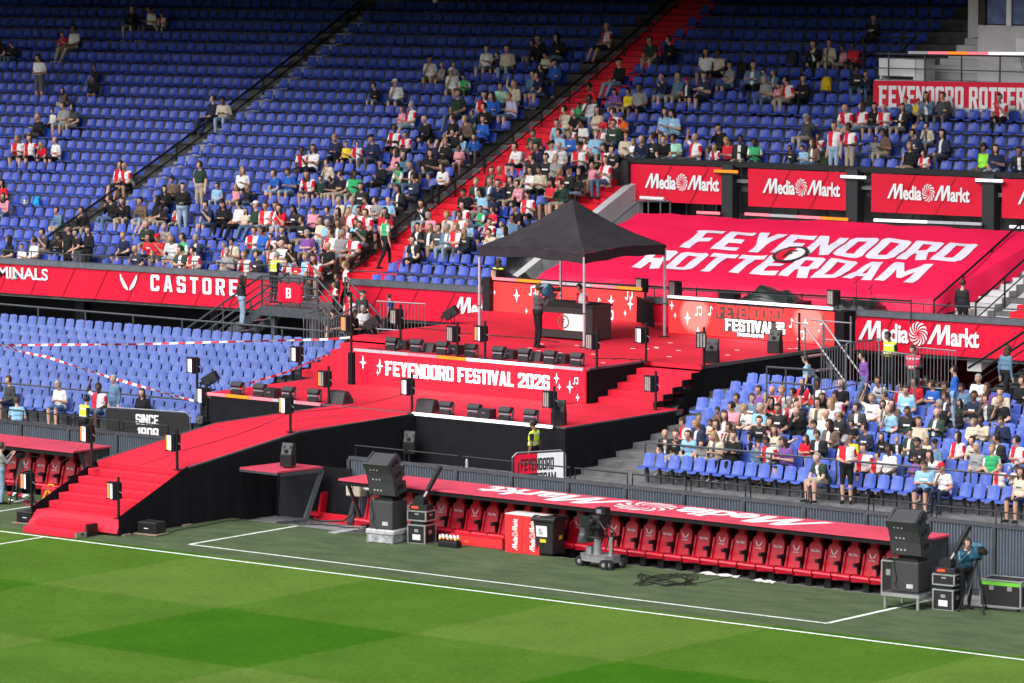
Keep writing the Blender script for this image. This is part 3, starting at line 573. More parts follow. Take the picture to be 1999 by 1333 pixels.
# corrugated wall behind the dugouts
corr = M('corrugated_sheet', (.13, .155, .19), .5, .12, 3, metal=.2)
def corr_panel(w, z0, z1):
    mb = MB(); n = int(w / .085); vs_ = []
    for i in range(n * 4 + 1):
        x = w * i / (n * 4); y = (0, .0, .045, .045)[i % 4] if True else 0
        vs_ += [(x, -y, z0), (x, -y, z1)]
    mb.add(vs_, [(2 * i, 2 * i + 2, 2 * i + 3, 2 * i + 1) for i in range(n * 4)], corr); return mb
def corr_wall(x0, n, label, hoops=True):
    W_ = 1.86; t = thing('corrugated_wall', label, 'wall', (x0, WALLY, -.1))
    proto = corr_panel(W_ - .1, .1, 1.66).build('corrugated_panel', t); proto.location = (.05, 0, 0); hp = None
    mb = MB(); mb.b2((0, .03, -.1), (W_ * n, .06, 1.66), dsteel); mb.build('backing', t)
    mb = MB(); mb.b2((0, -.06, 1.66), (W_ * n, .08, 1.74), dsteel); mb.build('top_rail', t)
    mb = MB(); mb.b2((0, -.07, -.1), (W_ * n, .0, .08), dsteel); mb.build('bottom_rail', t)
    post = MB(); post.b2((-.05, -.075, .08), (.05, .02, 1.66), dsteel); post = post.build('wall_post', t)
    if hoops:
        hp = MB(); hp.tube([(.08, .15, 1.70), (.08, .15, 2.02), (W_ - .08, .15, 2.02), (W_ - .08, .15, 1.70)], .022, black, 6); hp = hp.build('rail_hoop', t)
    for i in range(1, n + 1):
        if i < n:
            c = dup(proto, parent=t); c.location = (.05 + W_ * i, 0, 0)
            if hoops: c = dup(hp, parent=t); c.location = (W_ * i, 0, 0)
        c = dup(post, parent=t); c.location = (W_ * i, 0, 0)
corr_wall(-20.0, 14, 'dark corrugated metal wall with black rail behind the long dugout')
corr_wall(-62.0, 19, 'dark corrugated metal wall with black rail behind the small left dugout')
# guard rails of the lower stand
def flat_rail(label, x0, x1, Y, zf, h, step, mid=False, mat=dsteel, name='guard_rail', r=.03):
    t = thing(name, label, 'railing', (x0, Y, zf(x0)))
    mb = MB(); mb.tube([(x0, Y, zf(x0) + h), (x1, Y, zf(x1) + h)], r, mat, 6); mb.build('hand_rail', t, world=True)
    if mid: mb = MB(); mb.tube([(x0, Y, zf(x0) + h * .5), (x1, Y, zf(x1) + h * .5)], r * .6, mat, 6); mb.build('mid_rail', t, world=True)
    n = max(1, round((x1 - x0) / step))
    for i in range(n + 1): x = x0 + (x1 - x0) * i / n; mb = MB(); mb.cyl((x, Y, zf(x)), (x, Y, zf(x) + h), r * .9, mat, 6); mb.build('rail_post', t, world=True)
flat_rail('grey tubular rail behind the front row of right lower seats', -14.9, 4, 14.2, lambda X: z1tr(1, X) - .1, .98, 2.1)
flat_rail('grey tubular rail behind the front row of left lower seats', -62, -31.2, 14.2, lambda X: z1tr(1, X) - .1, .98, 2.1)
flat_rail('long grey rail behind the top row of the left lower seats', -64, -32.5, 21.7, lambda X: 2.22, .84, 2.15, r=.035)
# ================================================================== the stage
Z1, Z2 = 2.08, 3.08
SX0, SX1 = -25.45, -22.40        # runway
def skirt(mb, path, zb, mat=blackcloth, amp=.025, per=.55):
    """hanging cloth: path = [(x,y,ztop)], zb = bottom height or function"""
    for (a, b) in zip(path[:-1], path[1:]):
        a, b = Vector(a), Vector(b); L = (b.xy - a.xy).length; n = max(2, int(L / .14)); d = (b.xy - a.xy).normalized(); nn = Vector((d.y, -d.x)); vs_ = []
        for i in range(n + 1):
            t = i / n; p = a.lerp(b, t); s_ = t * L
            w_ = amp * (math.sin(s_ / per * 6.283) + .6 * math.sin(s_ / per * 2.9 + 1)); z0 = zb(p.x, p.y) if callable(zb) else zb
            vs_ += [(p.x, p.y, p.z), (p.x + nn.x * w_ * .45, p.y + nn.y * w_ * .45, (p.z + z0) / 2), (p.x + nn.x * w_, p.y + nn.y * w_, z0)]
        mb.add(vs_, [(3 * i + j, 3 * i + 3 + j, 3 * i + 4 + j, 3 * i + 1 + j) for i in range(n) for j in (0, 1)], mat)
def CLOTHS(t, *a, amp=.025):
    for path, zb in a: mb = MB(); skirt(mb, path, zb, amp=amp); mb.build('side_cloth', t, True, world=True)
edge = M('stage_edge_trim', (.10, .10, .11), .5, .1, 5)
cv = carpet_r
# runway stairs
t = thing('runway_stairs', 'wide red carpeted stairs with black cloth sides leading up from the pitch', 'stairs', (-23.9, 1.3, 0))
for i in range(7):
    z = .43 + .178 * i; y = 1.48 + .378 * i
    mb = MB(); mb.b2((SX0, y, z - .175), (SX1, y + .40, z), cv); mb.build('step', t, world=True, bevel=.012)
    if i < 6:
        mb = MB(); mb.b2((SX1 - .03, y - .0, z - .175), (SX1 + .015, y + .38, z + .0), black); mb.build('step_end', t, world=True)
mb = MB(); mb.prism([(SX0, 1.40, .43), (SX1, 1.40, .43), (SX1 + .05, 1.18, .08), (SX0 - .1, 1.15, .05)], (0, .06, 0), cv); mb.build('carpet_apron', t, world=True)
CLOTHS(t, ([(SX1 + .05, 1.25, .50), (SX1 + .05, 3.95, 1.58)], 0), ([(SX0 - .05, 3.95, 1.58), (SX0 - .05, 1.25, .50)], 0))
t = thing('portable_steps', 'two low red carpeted portable steps with aluminium ends on the turf', 'steps', (-23.85, .6, 0))
for i in range(2):
    mb = MB(); mb.b2((-24.8 + .0 * i, .22 + .42 * i, .17 * i + .004), (-22.95, .66 + .42 * i, .17 * (i + 1)), cv); mb.build('step', t, world=True, bevel=.008)
    mb = MB(); mb.b2((-22.945, .24 + .42 * i, .01), (-22.90, .64 + .42 * i, .17 * (i + 1) - .02), alu if i == 0 else black); mb.build('end_plate', t, world=True)
V, F, wd = word('VH'); decal('lettering', V, F, (-22.895, .42, .05), (0, .085, 0), (0, 0, .09), black, t)
for x in (-24.6,): mb = MB(); mb.b2((x, .23, .345), (x + .02, 1.05, .35), alu); mb.build('edge_strip', t, world=True)
# runway
t = thing('runway', 'sloping red carpeted runway with black cloth sides between stairs and stage', 'runway', (-23.9, 4.1, 0)); mb = MB()
ya, yb, yc = 3.75, 8.5, 13.45; zA = .43 + .178 * 6
pf = [(ya + .02, zA), (yb, 2.05), (yc, Z1 - .004)]
for (y0, z0), (y1, z1) in zip(pf[:-1], pf[1:]):
    mb.add([(SX0, y0, z0), (SX1, y0, z0), (SX1, y1, z1), (SX0, y1, z1)], [(0, 1, 2, 3)], cv)
mb.build('carpet', t, world=True)
mb = MB(); seamm = M('carpet_seam', (.30, .004, .015), .9, 0)
xm = SX0 + 1.55; mb.add([(xm, ya, zA + .006), (xm + .02, ya, zA + .006), (xm + .02, yb, 2.056), (xm, yb, 2.056), (xm, yc, Z1 + .003), (xm + .02, yc, Z1 + .003)], [(0, 1, 2, 3), (3, 2, 5, 4)], seamm); mb.build('carpet_seam', t, world=True)
for X in (SX0, SX1):
    mb = MB(); mb.prism([(X - .03, ya, zA - .07), (X - .03, ya, zA + .012), (X - .03, yb, 2.062), (X - .03, yc, Z1 + .006), (X - .03, yc, Z1 - .08), (X - .03, yb, 1.97)], (.06, 0, 0), edge); mb.build('edge_trim', t, world=True)
gz = lambda x, y: 0 if y < 5.9 else (-.1 if y < 8 else .5)
CLOTHS(t, ([(SX1 + .04, ya, zA - .02), (SX1 + .04, yb, 2.02)], gz), ([(SX1 + .04, yb, 2.02), (SX1 + .04, yc, Z1)], gz), ([(SX0 - .04, yc, Z1), (SX0 - .04, yb, 2.02)], gz), ([(SX0 - .04, yb, 2.02), (SX0 - .04, ya, zA - .02)], gz))
# lower deck
LX0, LX1, LY0, LY1 = -30.4, -17.08, 13.45, 18.3
t = thing('lower_stage', 'lower red carpeted stage deck with black cloth front and sides', 'stage', (-24, 15.8, 0)); mb = MB()
mb.b2((LX0, LY0, Z1 - .10), (LX1, LY1 + .6, Z1), cv); mb.build('carpet', t, world=True)
mb = MB(); mb.b2((LX0 - .02, LY0 - .03, Z1 - .14), (LX1 + .02, LY0 - .002, Z1 + .02), edge); mb.b2((LX1 + .002, LY0, Z1 - .14), (LX1 + .03, LY1 + .5, Z1 + .02), edge); mb.build('edge_trim', t, world=True)
tz1 = lambda x, y: .3 if y < 13 else .35
CLOTHS(t, ([(LX0, LY0 - .05, Z1 - .02), (SX0 - .06, LY0 - .05, Z1 - .02)], .3), ([(SX1 + .06, LY0 - .05, Z1 - .02), (LX1 + .04, LY0 - .05, Z1 - .02)], .3), ([(LX1 + .05, LY0 - .05, Z1 - .02), (LX1 + .05, 18.45, Z1 - .02)], tz1),
       ([(LX1 + .05, 18.45, Z1 - .02), (-17.9, 20.95, Z2 - .02)], tz1), ([(-17.9, 20.95, Z2 - .02), (-17.9, 28.0, Z2 - .02)], .4), ([(LX0 - .03, 19, Z1 - .02), (LX0 - .03, LY0 - .05, Z1 - .02)], .4))
for k in range(3):
    mb = MB(); y_ = 14.6 + 1.2 * k; mb.add([(LX0 + .1, y_, Z1 + .004), (LX1 - .1, y_, Z1 + .004), (LX1 - .1, y_ + .014, Z1 + .004), (LX0 + .1, y_ + .014, Z1 + .004)], [(0, 1, 2, 3)], seamm); mb.build('carpet_seam', t, world=True)
# upper deck and its two flights of steps
t = thing('upper_stage', 'upper red carpeted stage deck behind the wide festival screen', 'stage', (-24.5, 23, 0)); mb = MB()
mb.b2((-28.72, 18.36, Z2 - .12), (-20.03, 20.96, Z2), cv); mb.b2((-31.25, 20.96, Z2 - .12), (-17.93, 27.7, Z2), cv); mb.b2((-32.9, 27.7, Z2 - .12), (-24.4, 30.0, Z2), cv); mb.build('carpet', t, world=True)
CLOTHS(t, ([(-20.0, 18.3, Z2 - .01), (-20.0, 20.9, Z2 - .01)], Z1), ([(-28.75, 20.9, Z2 - .01), (-28.75, 18.3, Z2 - .01)], Z1), ([(-31.3, 29.9, Z2 - .01), (-31.3, 20.96, Z2 - .01)], .35), amp=.015)
mb = MB(); mb.b2((-20.05, 18.33, Z2 - .04), (-19.97, 20.95, Z2 + .015), edge); mb.b2((-17.93, 20.96, Z2 - .08), (-17.88, 27.7, Z2 + .02), edge); mb.build('edge_trim', t, world=True)
for k in range(4):
    mb = MB(); y_ = 20.96 + 1.9 * k; mb.add([(-31.1, y_, Z2 + .004), (-18.0, y_, Z2 + .004), (-18.0, y_ + .015, Z2 + .004), (-31.1, y_ + .015, Z2 + .004)], [(0, 1, 2, 3)], seamm); mb.build('carpet_seam', t, world=True)
random.seed(11)
chalk = M('floor_tape_white', (.8, .75, .75), .6, 0)
for k in range(26):
    x_ = random.uniform(-25.5, -18.6); y_ = random.uniform(19.5, 26.5) if x_ < -20.2 else random.uniform(21.3, 26.5); mb = MB(); mb.b2((x_, y_, Z2 + .001), (x_ + .16, y_ + .05, Z2 + .008), chalk); mb.build('tape_mark', t, world=True)
def flight(label, x0, x1, yfront):
    t = thing('stage_steps', label, 'steps', ((x0 + x1) / 2, yfront, Z1))
    for i in range(5):
        z = Z1 + (i + 1) / 6.0; y = yfront + .45 * i; mb = MB(); mb.b2((x0, y, Z1 - .05 if i == 0 else z - .2), (x1, y + .47, z), cv); mb.build('step', t, world=True, bevel=.01)
        mb = MB(); mb.b2((x1 - .01, y, z - .16), (x1 + .03, y + .45, z - .01), black); mb.build('step_end', t, world=True)
flight('red carpeted steps joining the two decks at the right side of the screen', -19.95, -17.98, 18.68)
flight('red carpeted steps joining the two decks at the left side of the screen', -31.2, -28.82, 18.68)
# LED screens
def screen_mat(name, col, e, glow=None):
    m = bpy.data.materials.new(name); m.use_nodes = True; n = m.node_tree.nodes; l = m.node_tree.links; b = n['Principled BSDF']
    b.inputs['Roughness'].default_value = .45; b.inputs['Base Color'].default_value = (.04, .01, .01, 1)
    tc = n.new('ShaderNodeTexCoord'); wv = n.new('ShaderNodeTexWave'); wv.bands_direction = 'Z'; wv.inputs['Scale'].default_value = 8; l.new(tc.outputs['Object'], wv.inputs['Vector'])
    c = mix_rgb(n, l, .5, col, col); mr = n.new('ShaderNodeMapRange'); mr.inputs['To Min'].default_value = .95; mr.inputs['To Max'].default_value = 1.03; l.new(wv.outputs['Fac'], mr.inputs['Value'])
    if glow:   # soft round spots in the picture shown on the screen
        out = None
        for (cx_, r_) in glow:
            vm = n.new('ShaderNodeVectorMath'); vm.operation = 'DISTANCE'; l.new(tc.outputs['Object'], vm.inputs[0]); vm.inputs[1].default_value = (cx_, 0, .62)
            g = n.new('ShaderNodeMapRange'); g.inputs['From Min'].default_value = r_; g.inputs['From Max'].default_value = r_ * .72; l.new(vm.outputs['Value'], g.inputs['Value'])
            c = mix_rgb(n, l, g.outputs[0], c, (1.0, .22, .19))
    sc = n.new('ShaderNodeVectorMath'); sc.operation = 'SCALE'; l.new(c, sc.inputs[0]); l.new(mr.outputs[0], sc.inputs['Scale'])
    l.new(sc.outputs['Vector'], b.inputs['Emission Color']); b.inputs['Emission Strength'].default_value = e; return m
sw = M('screen_white', (.86, .92, .95), .5, 0, emit=.75)
def led_screen(label, x0, x1, Y, z0, h, mat, name='led_screen'):
    t = thing(name, label, 'screen', (x0, Y, z0)); mb = MB(); n = max(1, round((x1 - x0) / .5)); wd = (x1 - x0) / n
    for i in range(n):
        for j in range(2):
            m2 = MB(); m2.b2((i * wd + .001, 0, j * h / 2 + .001), ((i + 1) * wd - .001, .05, (j + 1) * h / 2 - .001), mat); o = m2.build('screen_tile', t)
            o.data.transform(Matrix.Translation((0, 0, 0)))
    mb.b2((-.02, .05, -.02), (x1 - x0 + .02, .13, h + .0), black); mb.build('rear_frame', t); return t
front = led_screen('wide red screen with white festival lettering and stars below the upper deck', -28.7, -20.05, 18.2, Z1 + .005, .93, screen_mat('screen_red', (.93, .0, .026), .86))
def scr(t, V, F, x, z, s, name, mat=sw, sx=None, off=.006): return decal(name, V, F, (x, -.0, z), (sx or s, 0, 0), (0, 0, s), mat, t, off, world=False)
V, F, wd = word('FEYENOORD FESTIVAL 2026', .35); scr(front, V, F, 1.22, .30, .42, 'lettering', sx=6.15 / wd)
for x, z, s in ((.35, .62, .22), (1.0, .56, .22), (.92, .36, .10), (7.62, .66, .17), (7.72, .42, .10), (8.1, .44, .20), (8.38, .16, .12)):
    V, F = star4(1); scr(front, V, F, x, z, s, 'star')
V, F = note2d(True); scr(front, V, F, 8.25, .55, .18, 'music_note')
sb = screen_mat('screen_coral', (.95, .035, .035), .82)
bl = led_screen('red music note screen behind the booth on the left rear edge', -32.7, -26.7, 29.8, Z2, 1.0, sb)
for x, z, s in ((.95, .55, .22), (1.35, .08, .10), (5.5, .55, .2), (4.75, .6, .2), (5.3, .25, .1), (.05, .6, .08)): V, F = star4(1); scr(bl, V, F, x, z, s, 'star')
for x, z, dd in ((1.5, .62, True), (2.2, .62, False), (5.35, .72, True), (4.6, .02, True), (4.2, .4, False)): V, F = note2d(dd); scr(bl, V, F, x, z, .28, 'music_note')
br = led_screen('red screen with layered festival logo at the right rear of the stage', -24.22, -18.08, 27.8, Z2, 1.06, screen_mat('screen_coral_spots', (.95, .028, .030), .85, [(1.0, .62), (5.2, .62)]))
for x, z, s in ((.12, .85, .16), (.25, .55, .10), (.72, .50, .22), (1.12, .14, .12), (5.1, .62, .15), (5.75, .62, .18), (5.6, .42, .05)): V, F = star4(1); scr(br, V, F, x, z, s, 'star')
for x, z, dd in ((1.05, .62, True), (1.55, .66, False), (4.55, .48, False), (4.85, .12, True)): V, F = note2d(dd); scr(br, V, F, x, z, .26, 'music_note')
dk = M('logo_dark', (.06, .05, .045), .6, 0, emit=.25); lr_ = M('logo_red', (.62, .03, .03), .6, 0, emit=.55)
def plate(x0, z0, x1, z1, sl): return [(x0, z0), (x1 - sl, z0), (x1, z1), (x0 + sl, z1)], [(0, 1, 2, 3)]
for (a, b, c, d) in ((1.78, .55, 4.33, 1.04), (2.08, .18, 4.42, .60), (2.55, .03, 3.62, .22)): V, F = plate(a, b, c, d, .06); scr(br, V, F, 0, 0, 1, 'logo_plate', dk, off=.004)
V, F, wd = word('FEYENOORD', .3); scr(br, V, F, 1.86, .60, .39, 'lettering', lr_, sx=2.40 / wd, off=.009)
V, F, wd = word('FESTIVAL', .3); scr(br, V, F, 2.15, .21, .36, 'lettering', sw, sx=1.82 / wd, off=.009)
V, F, wd = word('20', .3); scr(br, V, F, 4.03, .42, .16, 'lettering', sw, sx=.30 / wd, off=.009)
V, F, wd = word('26', .3); scr(br, V, F, 4.07, .23, .16, 'lettering', sw, sx=.30 / wd, off=.009)
V, F, wd = word('EEN LEVEN LANG OP PAD', .3); scr(br, V, F, 2.60, .07, .10, 'lettering', sw, sx=.97 / wd, off=.009)
mb = MB(); mb.b2((-33.0, 29.6, Z2 - .1), (-32.72, 30.0, Z2 + 1.08), black); tag(mb.build('screen_pillar'), 'black pillar at the left end of the rear note screen', 'pillar')
t = thing('black_curtain', 'black curtain panel hanging in the gap between the two rear screens', 'curtain', (-25.4, 28.4, Z2)); mb = MB(); skirt(mb, [(-26.5, 29.2, Z2 + .85), (-25.1, 28.2, Z2 + .85)], Z2 + .08, amp=.03, per=.3); mb.build('cloth', t, True, world=True); mb = MB(); mb.cyl((-26.5, 29.2, Z2 + .86), (-25.1, 28.2, Z2 + .86), .03, black); mb.build('top_bar', t, world=True)
mb = MB(); mb.b2((-18.0, 27.7, Z2 - .1), (-17.65, 28.3, Z2 + 1.05), blackcloth); tag(mb.build('cloth_pillar'), 'black cloth covered block at the right end of the logo screen', 'block')
# light battens
led_bar('light bar in white, pink and amber above the wide festival screen', (-28.7, 18.16, Z2 - .055), (-20.1, 18.16, Z2 - .055), 'ggpavwwg', .085)
led_bar('pink and amber light bar along the left front edge of the lower deck', (-30.35, 13.34, Z1 - .04), (-25.85, 13.34, Z1 - .04), 'papgp', .085)
led_bar('white light bar along the right front edge of the lower deck', (-22.45, 13.34, Z1 - .04), (-17.45, 13.34, Z1 - .04), 'wwwww', .085)
led_bar('pink and amber light bar on top of the left rear screen', (-32.7, 29.72, Z2 + 1.01), (-26.7, 29.72, Z2 + 1.01), 'paggpa', .085)
led_bar('white light bar on top of the right rear logo screen', (-24.22, 27.72, Z2 + 1.08), (-18.08, 27.72, Z2 + 1.08), 'wwvwww', .085)
# ---- stage lamps on posts
stripw = M('lamp_tube_white', (.95, .90, 1), .4, 0, emit=.95); stripa = M('lamp_tube_amber', (1, .24, .04), .4, 0, emit=.7); stripd = M('lamp_tube_unlit', (.42, .40, .37), .3, .05, 10); refl = M('lamp_reflector', (.16, .16, .18), .3, .1, 10, metal=.6)
def lamp_head(parent, loc, rz, tubes):
    h = thing('lamp_head', None, None); h.parent = parent; h.matrix_basis = Matrix.Translation(Vector(loc)) @ Matrix.Rotation(rz, 4, 'Z')
    mb = MB(); mb.b2((-.14, -.03, -.22), (.14, .24, .22), blackpl); mb.b2((-.15, -.06, -.235), (-.13, .1, .235), blackpl); mb.b2((.13, -.06, -.235), (.15, .1, .235), blackpl)
    for k in range(4): mb.b2((.141, .02 + .055 * k, -.17), (.156, .045 + .055 * k, .17), black)
    mb.build('housing', h)
    mb = MB(); mb.b2((-.125, -.045, -.20), (.125, -.031, .20), refl); mb.build('reflector', h)
    for k, c in enumerate(tubes):
        mb = MB(); xx = -.085 + .085 * k; mb.b2((xx - .020, -.064, -.19), (xx + .020, -.047, .19), {'w': stripw, 'a': stripa, 'd': stripd}[c]); mb.build('light_tube', h)
    return h
def lamp_post(base, h, lz, tubes, label, rz=R(-14), side=-1):
    t = thing('lamp_post', label, 'stage lamp', base, group='stage lamps on posts')
    mb = MB(); mb.b2((-.027, -.027, 0), (.027, .027, h), black); mb.build('post', t)
    mb = MB(); mb.b2((-.10, -.10, 0), (.10, .10, .012), black); mb.build('foot_plate', t)
    if tubes:
        lamp_head(t, (side * .20, -.05, lz), rz, tubes)
        mb = MB(); mb.b2((side * .10, -.0, lz - .03), (.05, .05, lz + .03), black); mb.cyl((.04, 0, lz), (.11, .03, lz - .06), .012, steel, 5); mb.build('clamp', t)
for (bx, by, zb, top, tub, lab) in [
 (62, 996, .02, 912, 'adw', 'lamp on black post at the left foot of the runway stairs'),
 (231.5, 1012, .43, 930, 'adw', 'lamp on black post at the right foot of the runway stairs'),
 (179, 910, 1.42, 819, 'aww', 'lamp on black post at the left top of the runway stairs, white tubes lit'),
 (346, 917, 1.50, 836, 'aww', 'lamp on black post at the right top of the runway stairs, white tubes lit'),
 (567, 843, 2.05, 764, 'aww', 'lamp on black post halfway along the right edge of the runway'),
 (642, 788, Z1, 714, 'add', 'lamp on black post where the runway meets the left light bar, amber tube lit'),
 (587, 737, Z1, 667, 'dww', 'white lit lamp on black post at the left deck edge by the blue seats'),
 (804, 807, Z1, 729, 'dww', 'white lit lamp on black post where the runway meets the right light bar'),
 (1082, 833, Z1, 753, 'ddd', 'unlit lamp on black post at the front right corner of the lower deck'),
 (782, 665, Z2, 594, 'ddd', 'unlit lamp on black post at the left side of the upper deck'),
 (893, 697, Z2, 627, 'ddd', 'unlit lamp on black post left of centre above the festival screen'),
 (947, 700, Z2, 626, 'adw', 'amber and white lamp on black post above the middle of the festival screen'),
 (1165, 718, Z2, 641, 'ddd', 'warm unlit lamp on black post above the right end of the festival screen'),
 (1261, 706, Z2, 629, 'dww', 'white lit lamp on black post at the left top of the right stage steps'),
 (1280, 800, Z1, 723, 'ddd', 'unlit lamp on black post at the foot of the right stage steps'),
 (1374, 714, Z2, 638, 'ddd', 'unlit lamp on black post at the right top of the right stage steps'),
 (1560, 685, Z2, 610, '', 'bare black post at the right edge of the upper deck before the logo screen')]:
    P = az(bx, by, zb); k = FPX / depth(P); h = (by - top) / k; lamp_post(P, h, h - .38, tub, lab, R(35) if bx == 1374 else R(-14), -.3 if bx == 1374 else -1)
P = ay(404, 822, 13.36); lamp_post(P, 1.08, .74, 'dww', 'white lit lamp on black post at the left corner of the lower deck front')
P = ay(385, 783, 14.3); lamp_post(P, 1.3, 1.05, 'dww', 'white lit lamp on black post standing behind the left corner of the lower deck')
P = az(686, 747, Z1); lamp_post(P, 2.7, 1.75, 'aad', 'amber lamp on tall black post at the left end of the festival screen')
mb = MB(); P = az(687, 750, Z1); mb.b2((P.x - .07, P.y - .1, Z1), (P.x + .09, P.y + .06, Z2 - .05), blackcloth); tag(mb.build('cable_sleeve'), 'black padded sleeve standing at the left end of the festival screen', 'sleeve')
def clip_lamp(x, y, Y, tub, label):
    P = ay(x, y, Y); t = thing('clip_lamp', label, 'stage lamp', P, group='lamps clipped above the rear screens'); lamp_head(t, (0, 0, .22), R(-14), tub)
    mb = MB(); mb.cyl((.17, .1, .1), (.17, .1, -.12), .02, black, 6); mb.cyl((.17, .1, .1), (.30, .1, .16), .015, black, 5); mb.build('clamp', t)
clip_lamp(966, 553, 29.9, 'add', 'lamp clipped at the left end of the rear note screen'); clip_lamp(1249, 571, 29.9, 'ddd', 'lamp clipped at the right end of the rear note screen')
clip_lamp(1314, 577, 27.9, 'ddd', 'lamp clipped at the left end of the rear logo screen'); clip_lamp(1623, 595, 27.9, 'ddd', 'lamp clipped at the right end of the rear logo screen')
# ---- floor lights, wedges, boxes
def blinder():
    t = thing('floor_light', 'x', 'stage light'); mb = MB(); mb.b2((-.19, -.10, 0), (.19, .12, .13), blackpl); mb.build('base_box', t, bevel=.01)
    for s_ in (-1, 1): mb = MB(); mb.prism([(s_ * .205, -.05, .05), (s_ * .205, .08, .05), (s_ * .205, .12, .30), (s_ * .205, .05, .30)], (.012, 0, 0), steel); mb.build('yoke_arm', t)
    h = MB(); mt = Matrix.Rotation(R(-28), 3, 'X')
    h.box((0, .03, .29), (.40, .20, .10), blackpl, M4=mt); h.cyl((-.2, .07, .33), (.2, .07, .33), .045, black, 8); h.cyl((-.19, -.05, .26), (.19, -.05, .26), .05, black, 8); h.build('light_head', t)
    mb = MB(); mb.box((0, -.055, .21), (.34, .012, .11), refl, M4=mt); mb.build('lens_panel', t); return t
BL = blinder(); first = [True]
def put_blinder(loc, lab, grp):
    if first[0]: first[0] = False; BL.matrix_basis = Matrix.Translation(loc); BL['label'] = lab; BL['group'] = grp
    else: dup(BL, loc, 0, lab, grp)
for i, x in enumerate((765, 813, 864, 919, 974, 1024, 1074, 1126)): p = ay(x, 680 + (x - 765) * .0807, 18.72); put_blinder((p.x, 18.72, Z2), '%s floor light from the left along the top edge of the festival screen' % ordw(i), 'floor lights above the festival screen')
for i, x in enumerate((871, 926, 987, 1036)): p = ay(x, 808 + (x - 871) * .1, 13.75); put_blinder((p.x, 13.75, Z1), '%s floor light from the left along the right light bar of the lower deck' % ordw(i), 'floor lights on the lower deck')
for i, x in enumerate((463, 507, 563, 613)): p = ay(x, 766 + (x - 463) * .09, 13.75); put_blinder((p.x, 13.75, Z1), '%s floor light from the left along the left light bar of the lower deck' % ordw(i), 'floor lights on the lower deck')
def wedge(loc, label, s=1.0):
    t = thing('monitor_wedge', label, 'monitor speaker', loc, group='floor monitor speakers'); mb = MB()
    mb.prism([(-.3 * s, -.22 * s, 0), (-.3 * s, .24 * s, 0), (-.3 * s, .24 * s, .12 * s), (-.3 * s, .02 * s, .36 * s), (-.3 * s, -.14 * s, .34 * s)], (.6 * s, 0, 0), spkr); mb.build('cabinet', t, bevel=.012)
    mb = MB(); mb.cyl((.3 * s, .02, .17 * s), (.312 * s, .02, .17 * s), .07 * s, black, 10); mb.build('port', t)
    mb = MB(); mb.prism([(-.27 * s, .235 * s, .14 * s), (.27 * s, .235 * s, .14 * s), (.27 * s, .035 * s, .36 * s), (-.27 * s, .035 * s, .36 * s)], (0, .012, .01), black); mb.build('grille', t)
def sbox(loc, label, s=(.42, .32, .27)):
    t = thing('cable_box', label, 'equipment box', loc, group='black boxes between the floor lights'); mb = MB(); mb.b2((-s[0] / 2, -s[1] / 2, 0), (s[0] / 2, s[1] / 2, s[2]), blackpl); mb.build('case', t, bevel=.01)
    mb = MB(); mb.b2((-.06, -s[1] / 2 - .008, s[2] * .55), (.06, -s[1] / 2, s[2] * .72), steel); mb.build('handle', t)
for x, kind, lab in ((790, 0, 'black box between the first two lights above the festival screen'), (841, 1, 'small wedge monitor between the second and third lights above the screen'), (893, 0, 'black box between the third and fourth lights above the screen'), (999, 0, 'black box between the fifth and sixth lights above the screen'), (1050, 1, 'small wedge monitor between the sixth and seventh lights above the screen'), (1101, 0, 'black box beside the last light above the screen')):
    p = ay(x, 675 + (x - 765) * .0807, 19.05); (sbox if kind == 0 else lambda l, b: wedge(l, b, .72))((p.x, 19.0, Z2), lab)
p = ay(834, 800, 13.9); wedge((p.x, 13.95, Z1), 'wedge monitor at the left end of the right lower light bar'); p = ay(955, 812, 13.9); sbox((p.x, 13.8, Z1), 'black box between the lights on the right part of the lower deck')
p = ay(661, 785, 13.9); wedge((p.x, 13.95, Z1), 'wedge monitor beside the post where the runway joins the lower deck'); p = ay(536, 772, 13.9); sbox((p.x, 13.8, Z1), 'black box between the lights on the left part of the lower deck')
def par(P, label, rz=0.0, s=1.0):
    t = thing('flood_light', label, 'flood light', P, rz, group='tilted flood lights at the stage edge'); mt = Matrix.Rotation(R(-32), 3, 'Y')
    mb = MB(); mb.box((0, 0, .34 * s), (.46 * s, .26 * s, .30 * s), blackpl, M4=mt); mb.build('housing', t, bevel=.015)
    mb = MB()
    for k in range(5): mb.box(Vector((0, 0, .34 * s)) + mt @ Vector((.24 * s, 0, (-.12 + .06 * k) * s)), (.05 * s, .26 * s, .02 * s), black, M4=mt)
    mb.build('cooling_fins', t)
    mb = MB(); mb.box(Vector((0, 0, .34 * s)) + mt @ Vector((-.30 * s, 0, .03 * s)), (.12 * s, .10 * s, .10 * s), blackpl, M4=mt); mb.build('lens_barrel', t)
    for s2 in (-1, 1): mb = MB(); mb.tube([(.05, s2 * .16 * s, .34 * s), (.08, s2 * .16 * s, .03), (0, 0, .015)], .015, black, 5); mb.build('yoke_arm', t)
    mb = MB(); mb.b2((-.14, -.14, 0), (.14, .14, .02), black); mb.build('foot_plate', t)
par(ay(411, 762, 14.6), 'tilted black flood light at the left corner of the lower deck', R(20)); par(az(727, 652, Z2), 'tilted black flood light above the left stage steps', R(20)); par(az(880, 632, Z2), 'tilted black flood light on the left edge of the upper deck before the parapet banner', R(20))
